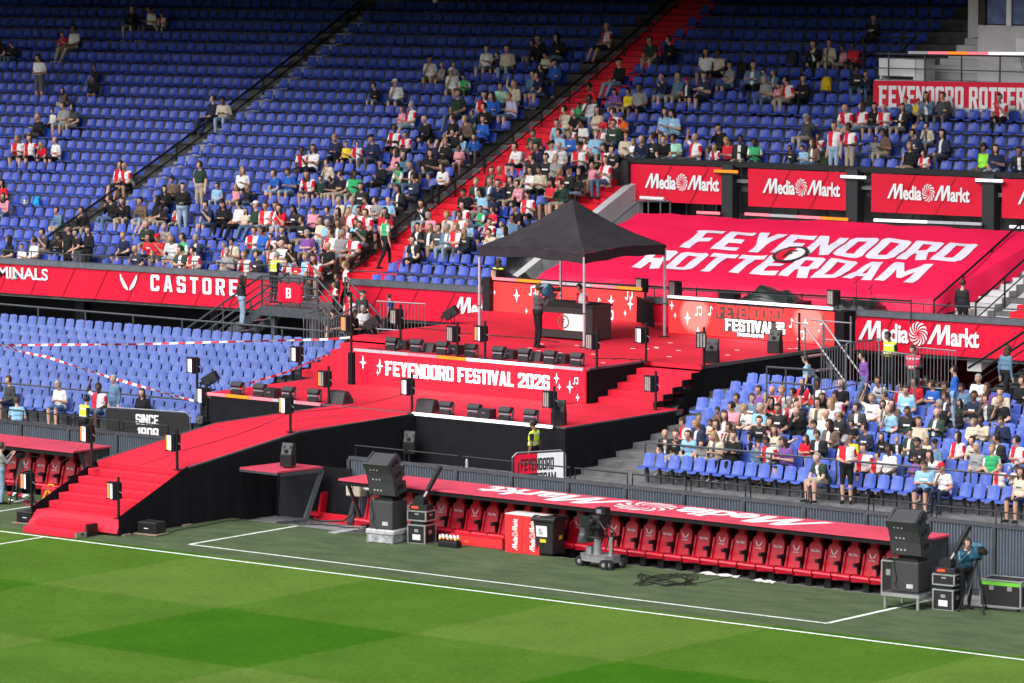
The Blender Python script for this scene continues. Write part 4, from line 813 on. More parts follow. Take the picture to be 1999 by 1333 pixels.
def speaker(P, label, rz=0.0, s=1.0, tilt=0):
    t = thing('small_speaker', label, 'speaker', P, rz, group='small two-part speakers round the stage'); mb = MB()
    mb.prism([(-.17 * s, -.14 * s, .36 * s), (-.17 * s, .16 * s, .36 * s), (-.17 * s, .16 * s, .66 * s), (-.17 * s, .02 * s, .70 * s)], (.34 * s, 0, 0), spkr); mb.build('horn_box', t, bevel=.01)
    mb = MB(); mb.b2((-.19 * s, -.16 * s, 0), (.19 * s, .18 * s, .35 * s), black); mb.build('bass_box', t, bevel=.01)
    nrm = Vector((0, -.9, .42)).normalized()
    for x_ in (-.1, .1): mb = MB(); mb.box((x_ * s, -.065 * s, .60 * s), (.05 * s, .02, .08 * s), black, M4=Matrix.Rotation(R(-25), 3, 'X')); mb.build('handle_recess', t)
    mb = MB(); mb.cyl((0, -.105 * s, .46 * s), (0, -.135 * s, .46 * s), .06 * s, black, 10); mb.build('horn_mouth', t)
    for s2 in (-1, 1): mb = MB(); mb.box((s2 * .2 * s, 0, .3 * s), (.012, .05, .5 * s), black); mb.build('side_bracket', t)
speaker(az(1091, 829, Z1), 'small speaker standing at the front right corner of the lower deck', R(25)); speaker(az(1390, 708, Z2), 'small speaker beside the lamp post at the top of the right stage steps', R(25)); speaker(az(1513, 689, Z2), 'small speaker standing below the festival logo screen', R(15))
speaker(ay(800, 885, 12.9), 'small grey speaker hung on the black cloth right of the runway', R(25), .9); speaker(az(562, 910, 1.42), 'small speaker standing on the red roof of the little shelter', R(15), .9)
A = ay(391, 826, 13.3); t = thing('small_box', 'small grey box lamp clipped on the black cloth below the left deck corner', 'lamp', A); mb = MB(); mb.box((0, 0, .1), (.26, .12, .24), spkr, M4=Matrix.Rotation(R(-12), 3, 'X')); mb.build('housing', t, bevel=.01); mb = MB(); mb.b2((-.05, -.1, .1), (.05, -.075, .15), steel); mb.build('label_plate', t)
A = ay(1350, 540, 28); 
# loose cables on the decks, barrier wires between posts
def cable(name, label, pts, r=.012, cat='cable', m=cordm):
    t = MB(); t.tube(pts, r, m, 5); o = t.build(name); return tag(o, label, cat)
def squig(p, q, n, a, z, seed):
    rnd = random.Random(seed); p, q = Vector(p), Vector(q)
    return [(p.lerp(q, i / n).x + rnd.uniform(-a, a), p.lerp(q, i / n).y + rnd.uniform(-a, a), z) for i in range(n + 1)]
cable('stage_cable', 'black cable heap at the foot of the right end of the festival screen', squig(az(1110, 789, Z1), az(1185, 779, Z1), 18, .16, Z1 + .015, 3))
cable('stage_cable', 'black cable curling on the upper deck behind the right end of the light bar', squig(az(1168, 700, Z2), az(1250, 703, Z2), 12, .2, Z2 + .015, 4))
cable('stage_cable', 'long black cable crossing the left part of the upper deck to the cameraman', [tuple(az(x, y, Z2 + .015)) for x, y in ((815, 640), (850, 643), (900, 650), (950, 654), (1000, 657), (1045, 661), (1090, 668))], .018)
for a, b, lab in ((((62, 935), .02 + 1), ((179, 852), 1.42 + .7), 'thin barrier wire along the left side of the runway stairs'), (((231.5, 975), .9), ((346, 893), 1.85), 'thin barrier wire along the right side of the runway stairs'), (((346, 880), 2.0), ((567, 805), 2.55), 'thin barrier wire along the right edge of the lower runway'), (((179, 852), 2.1), ((404, 775), 2.0), 'thin barrier wire along the left edge of the runway'), (((567, 805), 2.55), ((804, 765), 2.65), 'thin barrier wire along the right edge of the upper runway')):
    A = az(a[0][0], a[0][1], a[1]); B = az(b[0][0], b[0][1], b[1]); cable('barrier_wire', lab, [A.lerp(B, i / 8) - Vector((0, 0, .12 * math.sin(math.pi * i / 8))) for i in range(9)], .006, 'wire')

# ---- tent
t = thing('party_tent', 'black pop-up tent with peaked roof on four white legs over the booth', 'tent', (-25.65, 24.8, Z2))
tc_ = M('tent_fabric', (.027, .023, .029), .85, .22, 2.4, 1.0, spec=.25); S_ = 2.03; ez = 2.50
R_ = az(1300, 657, Z2); cx_, cy_ = R_.x - S_, R_.y - S_; t.matrix_basis = Matrix.Translation((cx_, cy_, Z2))
apx = ay(1115, 388, cy_).z - Z2
mb = MB(); N = 10; cs = [(-S_, -S_), (S_, -S_), (S_, S_), (-S_, S_)]
for e in range(4):
    (x0, y0), (x1, y1) = cs[e], cs[(e + 1) % 4]; vs_ = []; fs = []
    for j in range(7):
        v = j / 6
        for i in range(N + 1):
            u = i / N; x = (x0 + (x1 - x0) * u) * (1 - v); y = (y0 + (y1 - y0) * u) * (1 - v)
            sag = -.13 * math.sin(math.pi * v) - .06 * math.sin(math.pi * u) * (1 - v) * math.sin(math.pi * v) + .012 * math.sin(u * 23 + v * 9) * (1 - v)
            vs_.append((x, y, ez + .30 + (apx - ez - .30) * v + sag + .10 * (1 - abs(2 * u - 1)) * (1 - v)))
    mb.add(vs_, [(j * (N + 1) + i, j * (N + 1) + i + 1, (j + 1) * (N + 1) + i + 1, (j + 1) * (N + 1) + i) for j in range(6) for i in range(N)], tc_)
mb.build('canopy', t, True)
for e in range(4):
    (x0, y0), (x1, y1) = cs[e], cs[(e + 1) % 4]; mb = MB(); vs_ = []
    for i in range(17):
        u = i / 16; dx, dy = (y1 - y0) / (2 * S_), -(x1 - x0) / (2 * S_); wv = .02 * math.sin(u * 31) + .015 * math.sin(u * 13); top = ez + .30 + .10 * (1 - abs(2 * u - 1))
        bot = ez + .30 - (.30 - .07 * math.sin(math.pi * 2 * abs(u - .5)) * 0) + .10 * (1 - abs(2 * u - 1)) * .9 + .015 * math.sin(u * 17)
        px, py = x0 + (x1 - x0) * u, y0 + (y1 - y0) * u; vs_ += [(px, py, top), (px + dx * wv, py + dy * wv, bot)]
    mb.add(vs_, [(2 * i, 2 * i + 1, 2 * i + 3, 2 * i + 2) for i in range(16)], tc_); mb.build('valance', t, True)
legm = M('tent_leg_white', (.42, .40, .45), .4, .05, 5)
for x, y in cs:
    g = MB(); x *= .985; y *= .985; g.b2((x - .03, y - .03, .02), (x + .03, y + .03, ez + .2), legm); g = g.build('leg', t)
    m2 = MB(); m2.cyl((x, y, 0), (x, y, .025), .16, black, 14); m2.build('foot_plate', g); m2 = MB(); m2.b2((x - .036, y - .036, 1.0), (x + .036, y + .036, 1.03), black); m2.build('collar', g)
for (x0, y0), (x1, y1) in zip([(a * .96, b * .96) for a, b in cs], [(a * .96, b * .96) for a, b in cs[1:] + cs[:1]]): mb = MB(); mb.cyl((x0, y0, ez + .05), ((x0 + x1) / 2, (y0 + y1) / 2, ez + .32), .012, black, 5); mb.cyl((x1, y1, ez + .05), ((x0 + x1) / 2, (y0 + y1) / 2, ez + .32), .012, black, 5); mb.build('truss_bar', t)
# ---- DJ booth
bx0, bx1 = az(1067, 656, Z2).x, az(1147, 669, Z2).x; by = 24.15; t = thing('dj_booth', 'black booth with halved red and white panel and round crest under the tent', 'booth', ((bx0 + bx1) / 2, by, Z2)); w2 = (bx1 - bx0) / 2
mb = MB(); mb.b2((-w2, 0, .05), (w2, .95, 1.02), M('booth_black', (.030, .028, .030), .55, .1, 6)); mb.build('body', t, bevel=.012)
mb = MB(); mb.b2((-w2 - .03, -.03, 1.02), (w2 + .03, .98, 1.10), black); mb.build('top_frame', t); mb = MB(); mb.b2((-w2 + .5, .05, 1.101), (w2 - .25, .8, 1.13), blackpl); mb.build('mixer_desk', t); mb = MB(); mb.prism([(-w2 + .15, .2, 1.11), (-w2 + .55, .2, 1.11), (-w2 + .55, .35, 1.36), (-w2 + .15, .35, 1.36)], (0, .02, 0), blackpl); mb.build('laptop', t)
mb = MB(); mb.b2((-w2 + .25, -.012, .30), (-w2 + .25 + (2 * w2 - .5) / 2, -.001, .80), redban); mb.build('red_panel', t); mb = MB(); mb.b2((-w2 + .25 + (2 * w2 - .5) / 2, -.012, .30), (w2 - .25, -.001, .80), printw); mb.build('white_panel', t)
crest(t, (0, -.014, .55), (.21, 0, 0), (0, 0, .21), False, .004, True)
for x in (-w2 + .1, w2 - .1): mb = MB(); mb.cyl((x, .1, .03), (x, .16, .03), .03, rubber, 8); mb.build('castor', t)
# ---- covered equipment on the parapet behind the stage
def lump(label, x0, x1, Y, z0, h, mat, seed, name='covered_equipment'):
    rnd = random.Random(seed); t = thing(name, label, 'cover', ((x0 + x1) / 2, Y, z0)); nx, ny = 22, 10; vs_ = []; L = x1 - x0; ph = [rnd.uniform(0, 6) for _ in range(6)]
    for j in range(ny + 1):
        for i in range(nx + 1):
            u, v = i / nx, j / ny; pr = min(1, 3.2 * min(u, 1 - u)) ** .6 * min(1, 4 * min(v, 1 - v)) ** .5; x = (u - .5) * L; y = (v - .5) * 1.3
            z = h * pr * (.82 + .14 * math.sin(u * 7 + ph[0]) + .08 * math.sin(u * 17 + v * 6 + ph[1])) + .03 * math.sin(u * 31 + v * 11 + ph[2])
            vs_.append((x, y, max(0, z)))
    mb = MB(); mb.add(vs_, [(j * (nx + 1) + i, j * (nx + 1) + i + 1, (j + 1) * (nx + 1) + i + 1, (j + 1) * (nx + 1) + i) for j in range(ny) for i in range(nx)], mat); mb.build('cover_sheet', t, True)
    mb = MB(); mb.b2((-L * .42, -.5, 0), (L * .42, .5, h * .45), blackpl); mb.build('case', t)
pl = M('cover_plastic', (.022, .024, .024), .32, .2, 3, .4, spec=.6); gpl = M('cover_green_black', (.022, .032, .028), .35, .2, 3, .4, spec=.6)
lump('dark grey plastic cover over equipment behind the left rear screen', ay(945, 550, 31.2).x, ay(1045, 550, 31.2).x, 31.3, 3.55, .75, pl, 1); lump('green black plastic cover over equipment above the logo screen', ay(1447, 590, 31.2).x, ay(1582, 590, 31.2).x, 31.2, 3.62, .72, gpl, 2); lump('dark cover over equipment at the right end of the logo screen', ay(1630, 605, 31.2).x, ay(1722, 605, 31.2).x, 31.2, 3.66, .62, pl, 3)
t = thing('flight_box', 'black box on the ledge above the left half of the logo screen', 'equipment box', ay(1424, 583, 30.9)); mb = MB(); mb.b2((-.3, -.2, 0), (.3, .2, .26), blackpl); mb.build('case', t, bevel=.01)
for i, (x, y, h, lab) in enumerate(((1672, 583, .55, 'thin microphone stand above the right dark cover'), (1700, 582, .35, 'short gooseneck stand above the right dark cover'))):
    P = ay(x, y, 31.3); t = thing('microphone_stand', lab, 'stand', P); mb = MB(); mb.cyl((0, 0, 0), (0, 0, h), .012, black, 5); mb.build('pole', t); mb = MB(); mb.tube([(-.12, 0, h - .1), (0, 0, h - .02), (.08, 0, h + .1)], .014, black, 5); mb.build('boom', t)
t = thing('rear_rail', 'black rail along the ledge behind the rear screens', 'railing', (-33, 30.3, 3.7)); mb = MB(); mb.cyl((-33, 30.3, 4.1), (-17, 30.3, 4.3), .03, black, 6); mb.build('hand_rail', t, world=True)
for x in range(-33, -16, 2): mb = MB(); mb.cyl((x, 30.3, 3.6), (x, 30.3, 4.15 + .0125 * (x + 33)), .02, black, 5); mb.build('rail_post', t, world=True)
# ================================================================== dugouts
RZ = 1.37
roofm = M('dugout_roof_red', (.60, .06, .105), .45, .12, 1.5, spec=.5)
def dugout(name, label, x0, x1, y0, y1, text=True, lit=()):
    t = thing(name, label, 'dugout', ((x0 + x1) / 2, y1, -.14))
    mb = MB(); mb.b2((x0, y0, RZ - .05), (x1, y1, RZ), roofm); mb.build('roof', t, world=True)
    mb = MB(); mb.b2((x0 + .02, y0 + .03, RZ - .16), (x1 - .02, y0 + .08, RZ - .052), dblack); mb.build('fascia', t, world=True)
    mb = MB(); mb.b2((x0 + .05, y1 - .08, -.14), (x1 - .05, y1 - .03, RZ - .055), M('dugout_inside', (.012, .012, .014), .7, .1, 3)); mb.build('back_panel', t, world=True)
    mb = MB(); mb.b2((x0 + .05, y0 + .5, -.13), (x1 - .05, y0 + .56, .1), redpaint); mb.build('front_kick_board', t, world=True) if False else None
    for x in (x0 + .02, x1 - .08):
        mb = MB(); mb.prism([(x, y0 + .25, RZ - .06), (x, y0 + .33, RZ - .06), (x, y1 - .5, -.1), (x, y1 - .6, -.1)], (.06, 0, 0), dsteel); mb.build('side_strut', t, world=True)
        mb = MB(); mb.prism([(x + .02, y0 + .33, RZ - .06), (x + .02, y1 - .1, RZ - .06), (x + .02, y1 - .1, -.1), (x + .02, y1 - .5, -.1)], (.015, 0, 0), M('scratched_glass', (.18, .20, .22), .12, .2, 4, alpha=.16)); mb.build('side_pane', t, world=True)
    return t
DX0, DX1 = -18.6, -.45
dg = dugout('long_dugout', 'long red roofed dugout with rows of red bucket seats', DX0, DX1, 5.68, 7.25)
V, F, wd = media_markt(); A, B = az(1575, 1032, RZ), az(900, 960, RZ); s_ = (A.x - B.x) / wd
decal('lettering', V, F, (A.x, 7.05, RZ), (-s_, 0, 0), (0, -1.18, 0), printw, dg, .004)
grey_l = M('dugout_grey_print', (.16, .16, .17), .6, 0)
x = DX0 + 1.6; k = 0
while x < DX1 - 1.5:
    if k % 2 == 0: V, F, wd = word('CASTORE', 3.2); decal('fascia_lettering', V, F, (x + .25, 7.168, .97), (1.25 / wd, 0, 0), (0, 0, .15), grey_l, dg)
    else: V, F, wd = media_markt(); decal('fascia_lettering', V, F, (x, 7.168, .97), (1.5 / wd, 0, 0), (0, 0, .17), grey_l, dg)
    if k % 2 == 0: V, F = wings2d(); decal('fascia_emblem', V, F, (x, 7.168, .95), (.15, 0, 0), (0, 0, .17), grey_l, dg)
    x += 2.35; k += 1
def bucket_seat(kind):
    t = thing('bucket_seat', 'x', 'dugout seat'); mb = MB()
    mb.prism([(-.25, -.30, .14), (-.25, .18, .12), (-.25, .22, .24), (-.25, -.26, .28), (-.25, -.33, .25)], (.50, 0, 0), dugred); mb.build('cushion', t, bevel=.03)
    def bp(x, z): z = .20 + (z - .42) * 1.26; return (x, .06 + (z - .20) * .24, z)
    out = [(-.21, .42), (.21, .42), (.23, .62), (.215, .84), (.17, .95), (.10, .99), (.10, 1.17), (.075, 1.22), (-.075, 1.22), (-.10, 1.17), (-.10, .99), (-.17, .95), (-.215, .84), (-.23, .62)]
    mb = MB(); mb.prism([bp(*q) for q in out], (0, .09, -.02), dugred); b = mb.build('backrest', t, bevel=.012)
    for s_ in (-1, 1): mb = MB(); mb.prism([bp(s_ * .20, .45), bp(s_ * .25, .45), bp(s_ * .23, .86), bp(s_ * .185, .86)], (0, -.05, .012), dugred); mb.build('side_bolster', t)
    mb = MB(); mb.b2((.22, -.16, .46), (.30, .13, .55), black); mb.b2((.23, .0, .24), (.28, .06, .46), black); mb.build('armrest', t)
    mb = MB(); mb.b2((-.09, -.10, -.14), (.09, .10, .13), black); mb.build('pedestal', t)
    U, W = (1, 0, 0), Vector((0, .24, 1)).normalized()
    V, F = disc2d(.032, 12); decal('crest_badge', V, F, Vector(bp(0, 1.11)), U, W, grey_l, t, .006, False); V, F = loops2d([[(-.008, -.02), (.008, -.02), (.008, .02), (-.008, .02)]]); decal('crest_mark', V, F, Vector(bp(0, 1.11)), U, W, printw, t, .009, False)
    if kind: V, F = wings2d(); decal('wing_logo', V, F, Vector(bp(0, .78)), Vector((.155, 0, 0)), W * .15, printw, t, .006, False); V, F, wd = word('CASTORE', 1); decal('wing_wordmark', V, F, Vector(bp(-.09, .735)), Vector((.18 / wd, 0, 0)), W * .032, printw, t, .006, False)
    else: V, F, wd = media_markt(); decal('shop_logo', V, F, Vector(bp(-.14, .80)), Vector((.28 / wd, 0, 0)), W * .065, printw, t, .006, False)
    return t
bs = [bucket_seat(0), bucket_seat(1)]; used = [False, False]
def put_seat(kind, loc, lab, grp):
    if not used[kind]: used[kind] = True; b = bs[kind]; b.matrix_basis = Matrix.Translation(loc); b['label'] = lab; b['group'] = grp
    else: dup(bs[kind], loc, 0, lab, grp)
X = DX0 + .45; i = 0; LW = ['with the white shop logo', 'with the white wing emblem']
while X < DX1 - .25:
    put_seat((i + 1) % 2, (X, 6.48, 0), 'red bucket seat %s, %s from left in long dugout' % (LW[(i + 1) % 2], ordw(i)), 'seats in the long dugout'); X += .565; i += 1
dl = dugout('left_dugout', 'red roofed dugout with red bucket seats left of the runway stairs', -46, -27.95, 5.4, 6.95)
V, F, wd = word('CASTORE', 3.2); decal('fascia_lettering', V, F, (-29.6, 6.865, .93), (1.25 / wd, 0, 0), (0, 0, .16), grey_l, dl); V, F, wd = media_markt(); decal('fascia_lettering', V, F, (-33, 6.865, .93), (1.5 / wd, 0, 0), (0, 0, .17), grey_l, dl)
X = -28.45; i = 0
while X > -36: put_seat(i % 2 == 0 and 1 or 0, (X, 6.2, 0), 'red bucket seat %s, %s from the stairs in the left dugout' % (LW[1 if i % 2 == 0 else 0], ordw(i)), 'seats in the left dugout'); X -= .565; i += 1
# small shelter between
t = thing('end_shelter', 'small red roofed shelter with slanted glass side beside the runway', 'shelter', (-21.3, 6.4, -.14)); mb = MB()
mb.prism([(-22.1, 5.72, RZ - .04), (-20.74, 5.69, RZ - .04), (-20.46, 7.24, RZ - .04), (-21.9, 7.24, RZ - .04)], (0, 0, .05), roofm); mb.build('roof', t, world=True)
mb = MB(); mb.b2((-22.1, 5.7, RZ - .10), (-20.74, 5.74, RZ - .042), dsteel); mb.build('front_beam', t, world=True)
mb = MB(); mb.prism([(-20.72, 5.76, RZ - .06), (-20.44, 7.2, RZ - .06), (-20.44, 7.2, RZ - .14), (-20.72, 5.8, RZ - .14)], (.05, 0, 0), dsteel); mb.prism([(-20.50, 7.1, RZ - .1), (-20.44, 7.2, RZ - .1), (-20.62, 6.7, -.08), (-20.68, 6.6, -.08)], (.06, 0, 0), dsteel); mb.prism([(-20.95, 5.85, -.08), (-20.62, 6.7, -.08), (-20.62, 6.7, 0), (-20.95, 5.85, 0)], (.06, 0, 0), dsteel); mb.build('side_frame', t, world=True)
mb = MB(); mb.quad([(-20.7, 5.8, RZ - .1), (-20.46, 7.1, RZ - .1), (-20.64, 6.65, 0), (-20.9, 5.9, 0)], MATS['scratched_glass']); mb.build('side_pane', t, world=True)
mb = MB(); skirt(mb, [(-22.3, 7.45, RZ - .04), (-19.75, 7.6, RZ - .04)], -.14, amp=.06, per=.45); mb.build('inner_cloth_void', t, True, world=True)  # black cloth, widened to stand for the dark void behind the shelter
t = thing('loose_chair', 'red plastic chair legs inside the small shelter beside the runway', 'chair', (-20.7, 7.35, -.1)); mb = MB(); mb.prism([(-.1, 0, 0), (-.02, 0, 0), (.12, 0, .75), (.05, 0, .75)], (0, .3, 0), redpaint); mb.build('backrest', t); mb = MB(); mb.b2((-.35, -.1, .12), (.1, .2, .2), redpaint); mb.build('seat', t)
mb = MB(); mb.b2((-20.9, 7.35, -.14), (-18.3, 7.42, .1), redpaint); tag(mb.build('red_kerb_board'), 'low red board along the wall foot between shelter and long dugout', 'board')
# power boxes
crm = M('cream_plastic', (.55, .50, .40), .5, .1, 4)
P = ay(697, 972, 7.3); t = thing('power_box', 'cream power socket box with red plug hanging by the long dugout end', 'power box', P); mb = MB(); mb.b2((-.28, -.15, .05), (.22, .15, .55), crm); mb.build('box', t, bevel=.03)
mb = MB(); mb.cyl((-.1, -.16, .32), (-.1, -.2, .32), .09, crm, 12); mb.cyl((-.1, -.2, .32), (-.1, -.205, .32), .06, dblack, 12); mb.build('socket', t); mb = MB(); mb.cyl((-.05, -.05, .05), (-.05, -.06, -.12), .05, redpaint, 10); mb.build('red_plug', t); mb = MB(); mb.tube([(-.05, -.06, -.12), (-.05, -.1, -.4), (-.3, -.2, -.62), (-.9, -.4, -.66), (-1.3, -.4, -.62)], .03, cordm, 6); mb.build('thick_cable', t)
P = ay(722, 950, 7.3); t = thing('white_box', 'small white rounded junction box beside the cream power box', 'box', P); mb = MB(); mb.b2((-.15, -.12, -.1), (.15, .05, .2), white); mb.build('box', t, bevel=.04)
t = thing('leaning_post', 'slanted dark steel post carrying the power boxes', 'post', (-19.6, 7.3, -.14)); mb = MB(); mb.prism([(-19.72, 7.3, -.1), (-19.5, 7.3, -.1), (-19.15, 7.3, 1.2), (-19.28, 7.3, 1.2)], (0, .08, 0), dsteel); mb.build('post', t, world=True)

# ================================================================== sound stacks and flight cases
def line_box(parent, z, y, tilt, s=1.0):
    h = thing('array_box', None, None); h.parent = parent; h.matrix_basis = Matrix.Translation((0, y, z)) @ Matrix.Rotation(tilt, 4, 'X')
    mb = MB(); mb.prism([(-.40, -.26, 0), (-.40, .26, .05), (-.40, .26, .30), (-.40, -.26, .34)], (.80, 0, 0), spkr); mb.build('shell', h, bevel=.015)
    for x in (-.36, .33): mb = MB(); mb.b2((x, -.27, .335), (x + .03, .25, .347), spkr); mb.build('rigging_rail', h)
    mb = MB()
    for yy in (-.13, .02): mb.b2((.40, yy, .14), (.406, yy + .10, .25), dblack)
    mb.build('side_handle', h); mb = MB()
    for k_ in range(3): mb.b2((-.25 + .1 * k_, -.268, .12), (-.21 + .1 * k_, -.262, .16), M('connector_metal', (.6, .6, .62), .3, .3, 40, metal=.5))
    mb.build('connector', h); mb = MB(); mb.b2((-.34, .27, .03), (.34, .283, .29), dblack); mb.build('grille', h)
def stack(P, label, tilts):
    t = thing('speaker_stack', label, 'speaker stack', P, R(6)); mb = MB(); mb.b2((-.36, -.34, 0), (.36, .36, .72), spkr); mb.build('bass_cabinet', t, bevel=.02)
    mb = MB(); mb.b2((.05, -.347, .10), (.22, -.341, .2), M('connector_metal')); mb.build('connector_plate', t)
    mb = MB(); mb.b2((-.28, -.2, .72), (.28, .25, .78), black); mb.b2((-.2, -.1, .78), (.2, .15, .90), black); mb.build('rigging_frame', t)
    z = .90; y = 0
    for a in tilts: line_box(t, z, y, a); z += .345 * math.cos(a); y += -.345 * math.sin(a)
    mb = MB(); mb.tube([(-.25, -.35, .95), (-.28, -.36, .6), (-.2, -.37, .3), (-.26, -.37, .18), (-.15, -.37, .06), (-.1, -.4, .0)], .012, cordm, 5); mb.build('cable', t)
    return t
def flight_case(P, s, label, rz=R(6), green=False, wheels=False, paper=False, name='flight_case'):
    t = thing(name, label, 'flight case', P, rz); a, b, c = s[0] / 2, s[1] / 2, s[2]; z0 = .10 if wheels else 0
    ply = M('case_black_ply', (.02, .018, .02), .5, .15, 12)
    mb = MB(); mb.b2((-a, -b, z0), (a, b, z0 + c), ply); mb.build('panel_body', t)
    e = MB(); w_ = .018
    for x in (-a, a):
        for y in (-b, b): e.box((x, y, z0 + c / 2), (w_ * 2, w_ * 2, c + .02), alu)
    for z in (z0, z0 + c):
        for y in (-b, b): e.box((0, y, z), (2 * a - .04, w_ * 2, w_ * 2), alu)
        for x in (-a, a): e.box((x, 0, z), (w_ * 2, 2 * b - .04, w_ * 2), alu)
    e.build('metal_edging', t)
    for x in ((-a * .45, a * .45) if s[0] > .6 else (0,)):
        m2 = MB(); m2.b2((x - .06, -b - .008, z0 + c * .62), (x + .06, -b - .001, z0 + c * .78), alu); m2.build('latch', t)
    m2 = MB(); m2.b2((a + .001, -.07, z0 + c * .5), (a + .008, .07, z0 + c * .72), alu); m2.build('side_handle', t)
    if paper: m2 = MB(); m2.b2((-.12, -b - .006, z0 + c * .2), (.12, -b - .001, z0 + c * .5), white); m2.build('paper_label', t)
    if green: m2 = MB(); m2.b2((-a + .02, -b - .004, z0 + c * .80), (a - .02, -b - .0005, z0 + c * .95), M('green_tape', (.16, .55, .05), .5, .1, 5)); m2.b2((a + .0005, -b + .02, z0 + c * .80), (a + .004, b - .02, z0 + c * .95), MATS['green_tape']); m2.build('green_band', t)
    if wheels:
        for x in (-a + .1, a - .1):
            for y in (-b + .1, b - .1): m2 = MB(); m2.cyl((x - .02, y, .05), (x + .02, y, .05), .05, rubber, 10); m2.build('castor', t)
    return t
def cannon(P, label):
    t = thing('confetti_cannon', label, 'cannon', P, R(6)); mb = MB(); mb.b2((-.26, -.17, 0), (.26, .17, .14), blackpl); mb.build('base_unit', t, bevel=.01)
    mb = MB(); mb.cyl((-.02, -.12, .22), (-.02, .12, .22), .16, blackpl, 14); mb.build('drum', t); mb = MB(); mb.cyl((.05, 0, .30), (.14, .08, .50), .035, alu, 8); mb.build('valve', t); mb = MB(); mb.cyl((.13, .07, .48), (.42, .25, 1.12), .065, black, 10, .075); mb.build('barrel', t)
    mb = MB(); mb.b2((-.2, -.175, .04), (.0, -.171, .1), M('led_red_small', (.8, .05, .02), .4, 0, emit=.6)); mb.build('control_panel', t)
PA = az(742, 1060, 0); A_ = Vector((PA.x - .02, PA.y + .35, 0))
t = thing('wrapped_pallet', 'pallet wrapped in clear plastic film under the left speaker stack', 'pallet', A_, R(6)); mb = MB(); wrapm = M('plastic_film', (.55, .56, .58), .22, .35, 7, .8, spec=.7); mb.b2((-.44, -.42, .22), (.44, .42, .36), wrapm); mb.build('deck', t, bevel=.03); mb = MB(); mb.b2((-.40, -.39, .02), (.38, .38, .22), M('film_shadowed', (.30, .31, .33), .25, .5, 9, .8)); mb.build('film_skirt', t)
for x in (-.40, .36):
    for y in (-.38, .34): mb = MB(); mb.b2((x, y - .02, 0), (x + .05, y + .03, .3), alu); mb.build('leg', t)
stack(A_ + Vector((0, 0, .365)), 'left speaker stack on a film wrapped pallet near the red coolers', (R(9), R(20), R(33)))
A_ = az(806, 1061, 0) + Vector((.05, .3, 0)); flight_case(A_, (.52, .5, .48), 'flight case with paper label standing right of the left speaker stack', paper=True); flight_case(A_ + Vector((0, 0, .60)), (.56, .46, .24), 'low flight case stacked above the labelled case by the left speaker stack')
t = thing('case_spacer', 'clutter of cables pressed between the two cases by the left stack', 'cables', A_ + Vector((0, 0, .50)), R(6)); mb = MB(); mb.b2((-.22, -.2, 0), (.22, .2, .09), black); mb.build('cable_bundle', t); cannon(A_ + Vector((0, 0, .86)), 'confetti cannon with long black barrel on the cases by the left stack')
A_ = az(1765, 1187, 0) + Vector((.0, .25, 0)); t = thing('riser_table', 'grey aluminium riser table under the right speaker stack', 'riser', A_, R(6)); mb = MB(); mb.b2((-.5, -.5, .30), (.5, .5, .38), alu); mb.build('deck', t); mb = MB(); mb.b2((-.47, -.47, .381), (.47, .47, .386), spkr); mb.build('deck_board', t)
for x in (-.46, .41):
    for y in (-.46, .41): mb = MB(); mb.b2((x, y, 0), (x + .05, y + .05, .30), alu); mb.build('leg', t)
stack(A_ + Vector((.0, .05, .387)), 'right speaker stack on an aluminium riser before the long dugout end', (R(9), R(20), R(33)))
A_ = az(1833, 1191, 0) + Vector((.05, .3, 0)); flight_case(A_, (.52, .5, .48), 'flight case with paper label right of the right speaker stack', paper=True); flight_case(A_ + Vector((0, 0, .60)), (.56, .46, .24), 'low flight case stacked above the labelled case by the right speaker stack')
t = thing('case_spacer', 'clutter of cables pressed between the two cases by the right stack', 'cables', A_ + Vector((0, 0, .50)), R(6)); mb = MB(); mb.b2((-.22, -.2, 0), (.22, .2, .09), black); mb.build('cable_bundle', t); cannon(A_ + Vector((0, 0, .86)), 'confetti cannon with long black barrel on the cases by the right stack')
flight_case(az(1735, 1165, 0) + Vector((-.1, .55, -.1)), (.62, .5, .92), 'tall flight case with silver corners behind the right speaker stack'); flight_case(az(1945, 1192, 0) + Vector((.05, .35, 0)), (1.05, .62, .62), 'big flight case with lime green band at the right edge of the turf', green=True, wheels=True)
# subwoofers at the stair foot
for P, lab in ((az(288, 1043, .02), 'black bass speaker box on a board right of the stair foot'), (az(51, 1022, .02), 'black bass speaker box on a board left of the stair foot')):
    t = thing('bass_box', lab, 'speaker', P + Vector((0, .15, 0)), R(5), group='bass boxes at the stair foot'); mb = MB(); mb.b2((-.30, -.22, .03), (.30, .25, .33), blackpl); mb.build('cabinet', t, bevel=.02); mb = MB(); mb.b2((-.26, -.228, .06), (.26, -.221, .30), dblack); mb.build('grille', t)
    mb = MB(); mb.b2((-.07, -.233, .16), (.07, -.2285, .18), white); mb.build('name_plate', t); mb = MB(); mb.b2((-.38, -.3, 0), (.38, .3, .028), M('plywood', (.30, .22, .16), .8, .2, 8)); mb.build('base_board', t); mb = MB(); mb.tube([(-.08, -.02, .33), (-.08, -.02, .36), (.08, -.02, .36), (.08, -.02, .33)], .012, black, 5); mb.build('handle', t)
for i, (x, y) in enumerate(((235, 1044), (355, 1025))): mb = MB(); p = az(x, y, 0); mb.box((p.x, p.y, .02), (.5, .3, .04), M('paver', (.28, .2, .17), .9, .2, 8)); tag(mb.build('paving_slab'), ['paving slab weighing down the cloth at the front of the stair skirt', 'paving slab under the middle of the runway cloth on the turf'][i], 'slab')
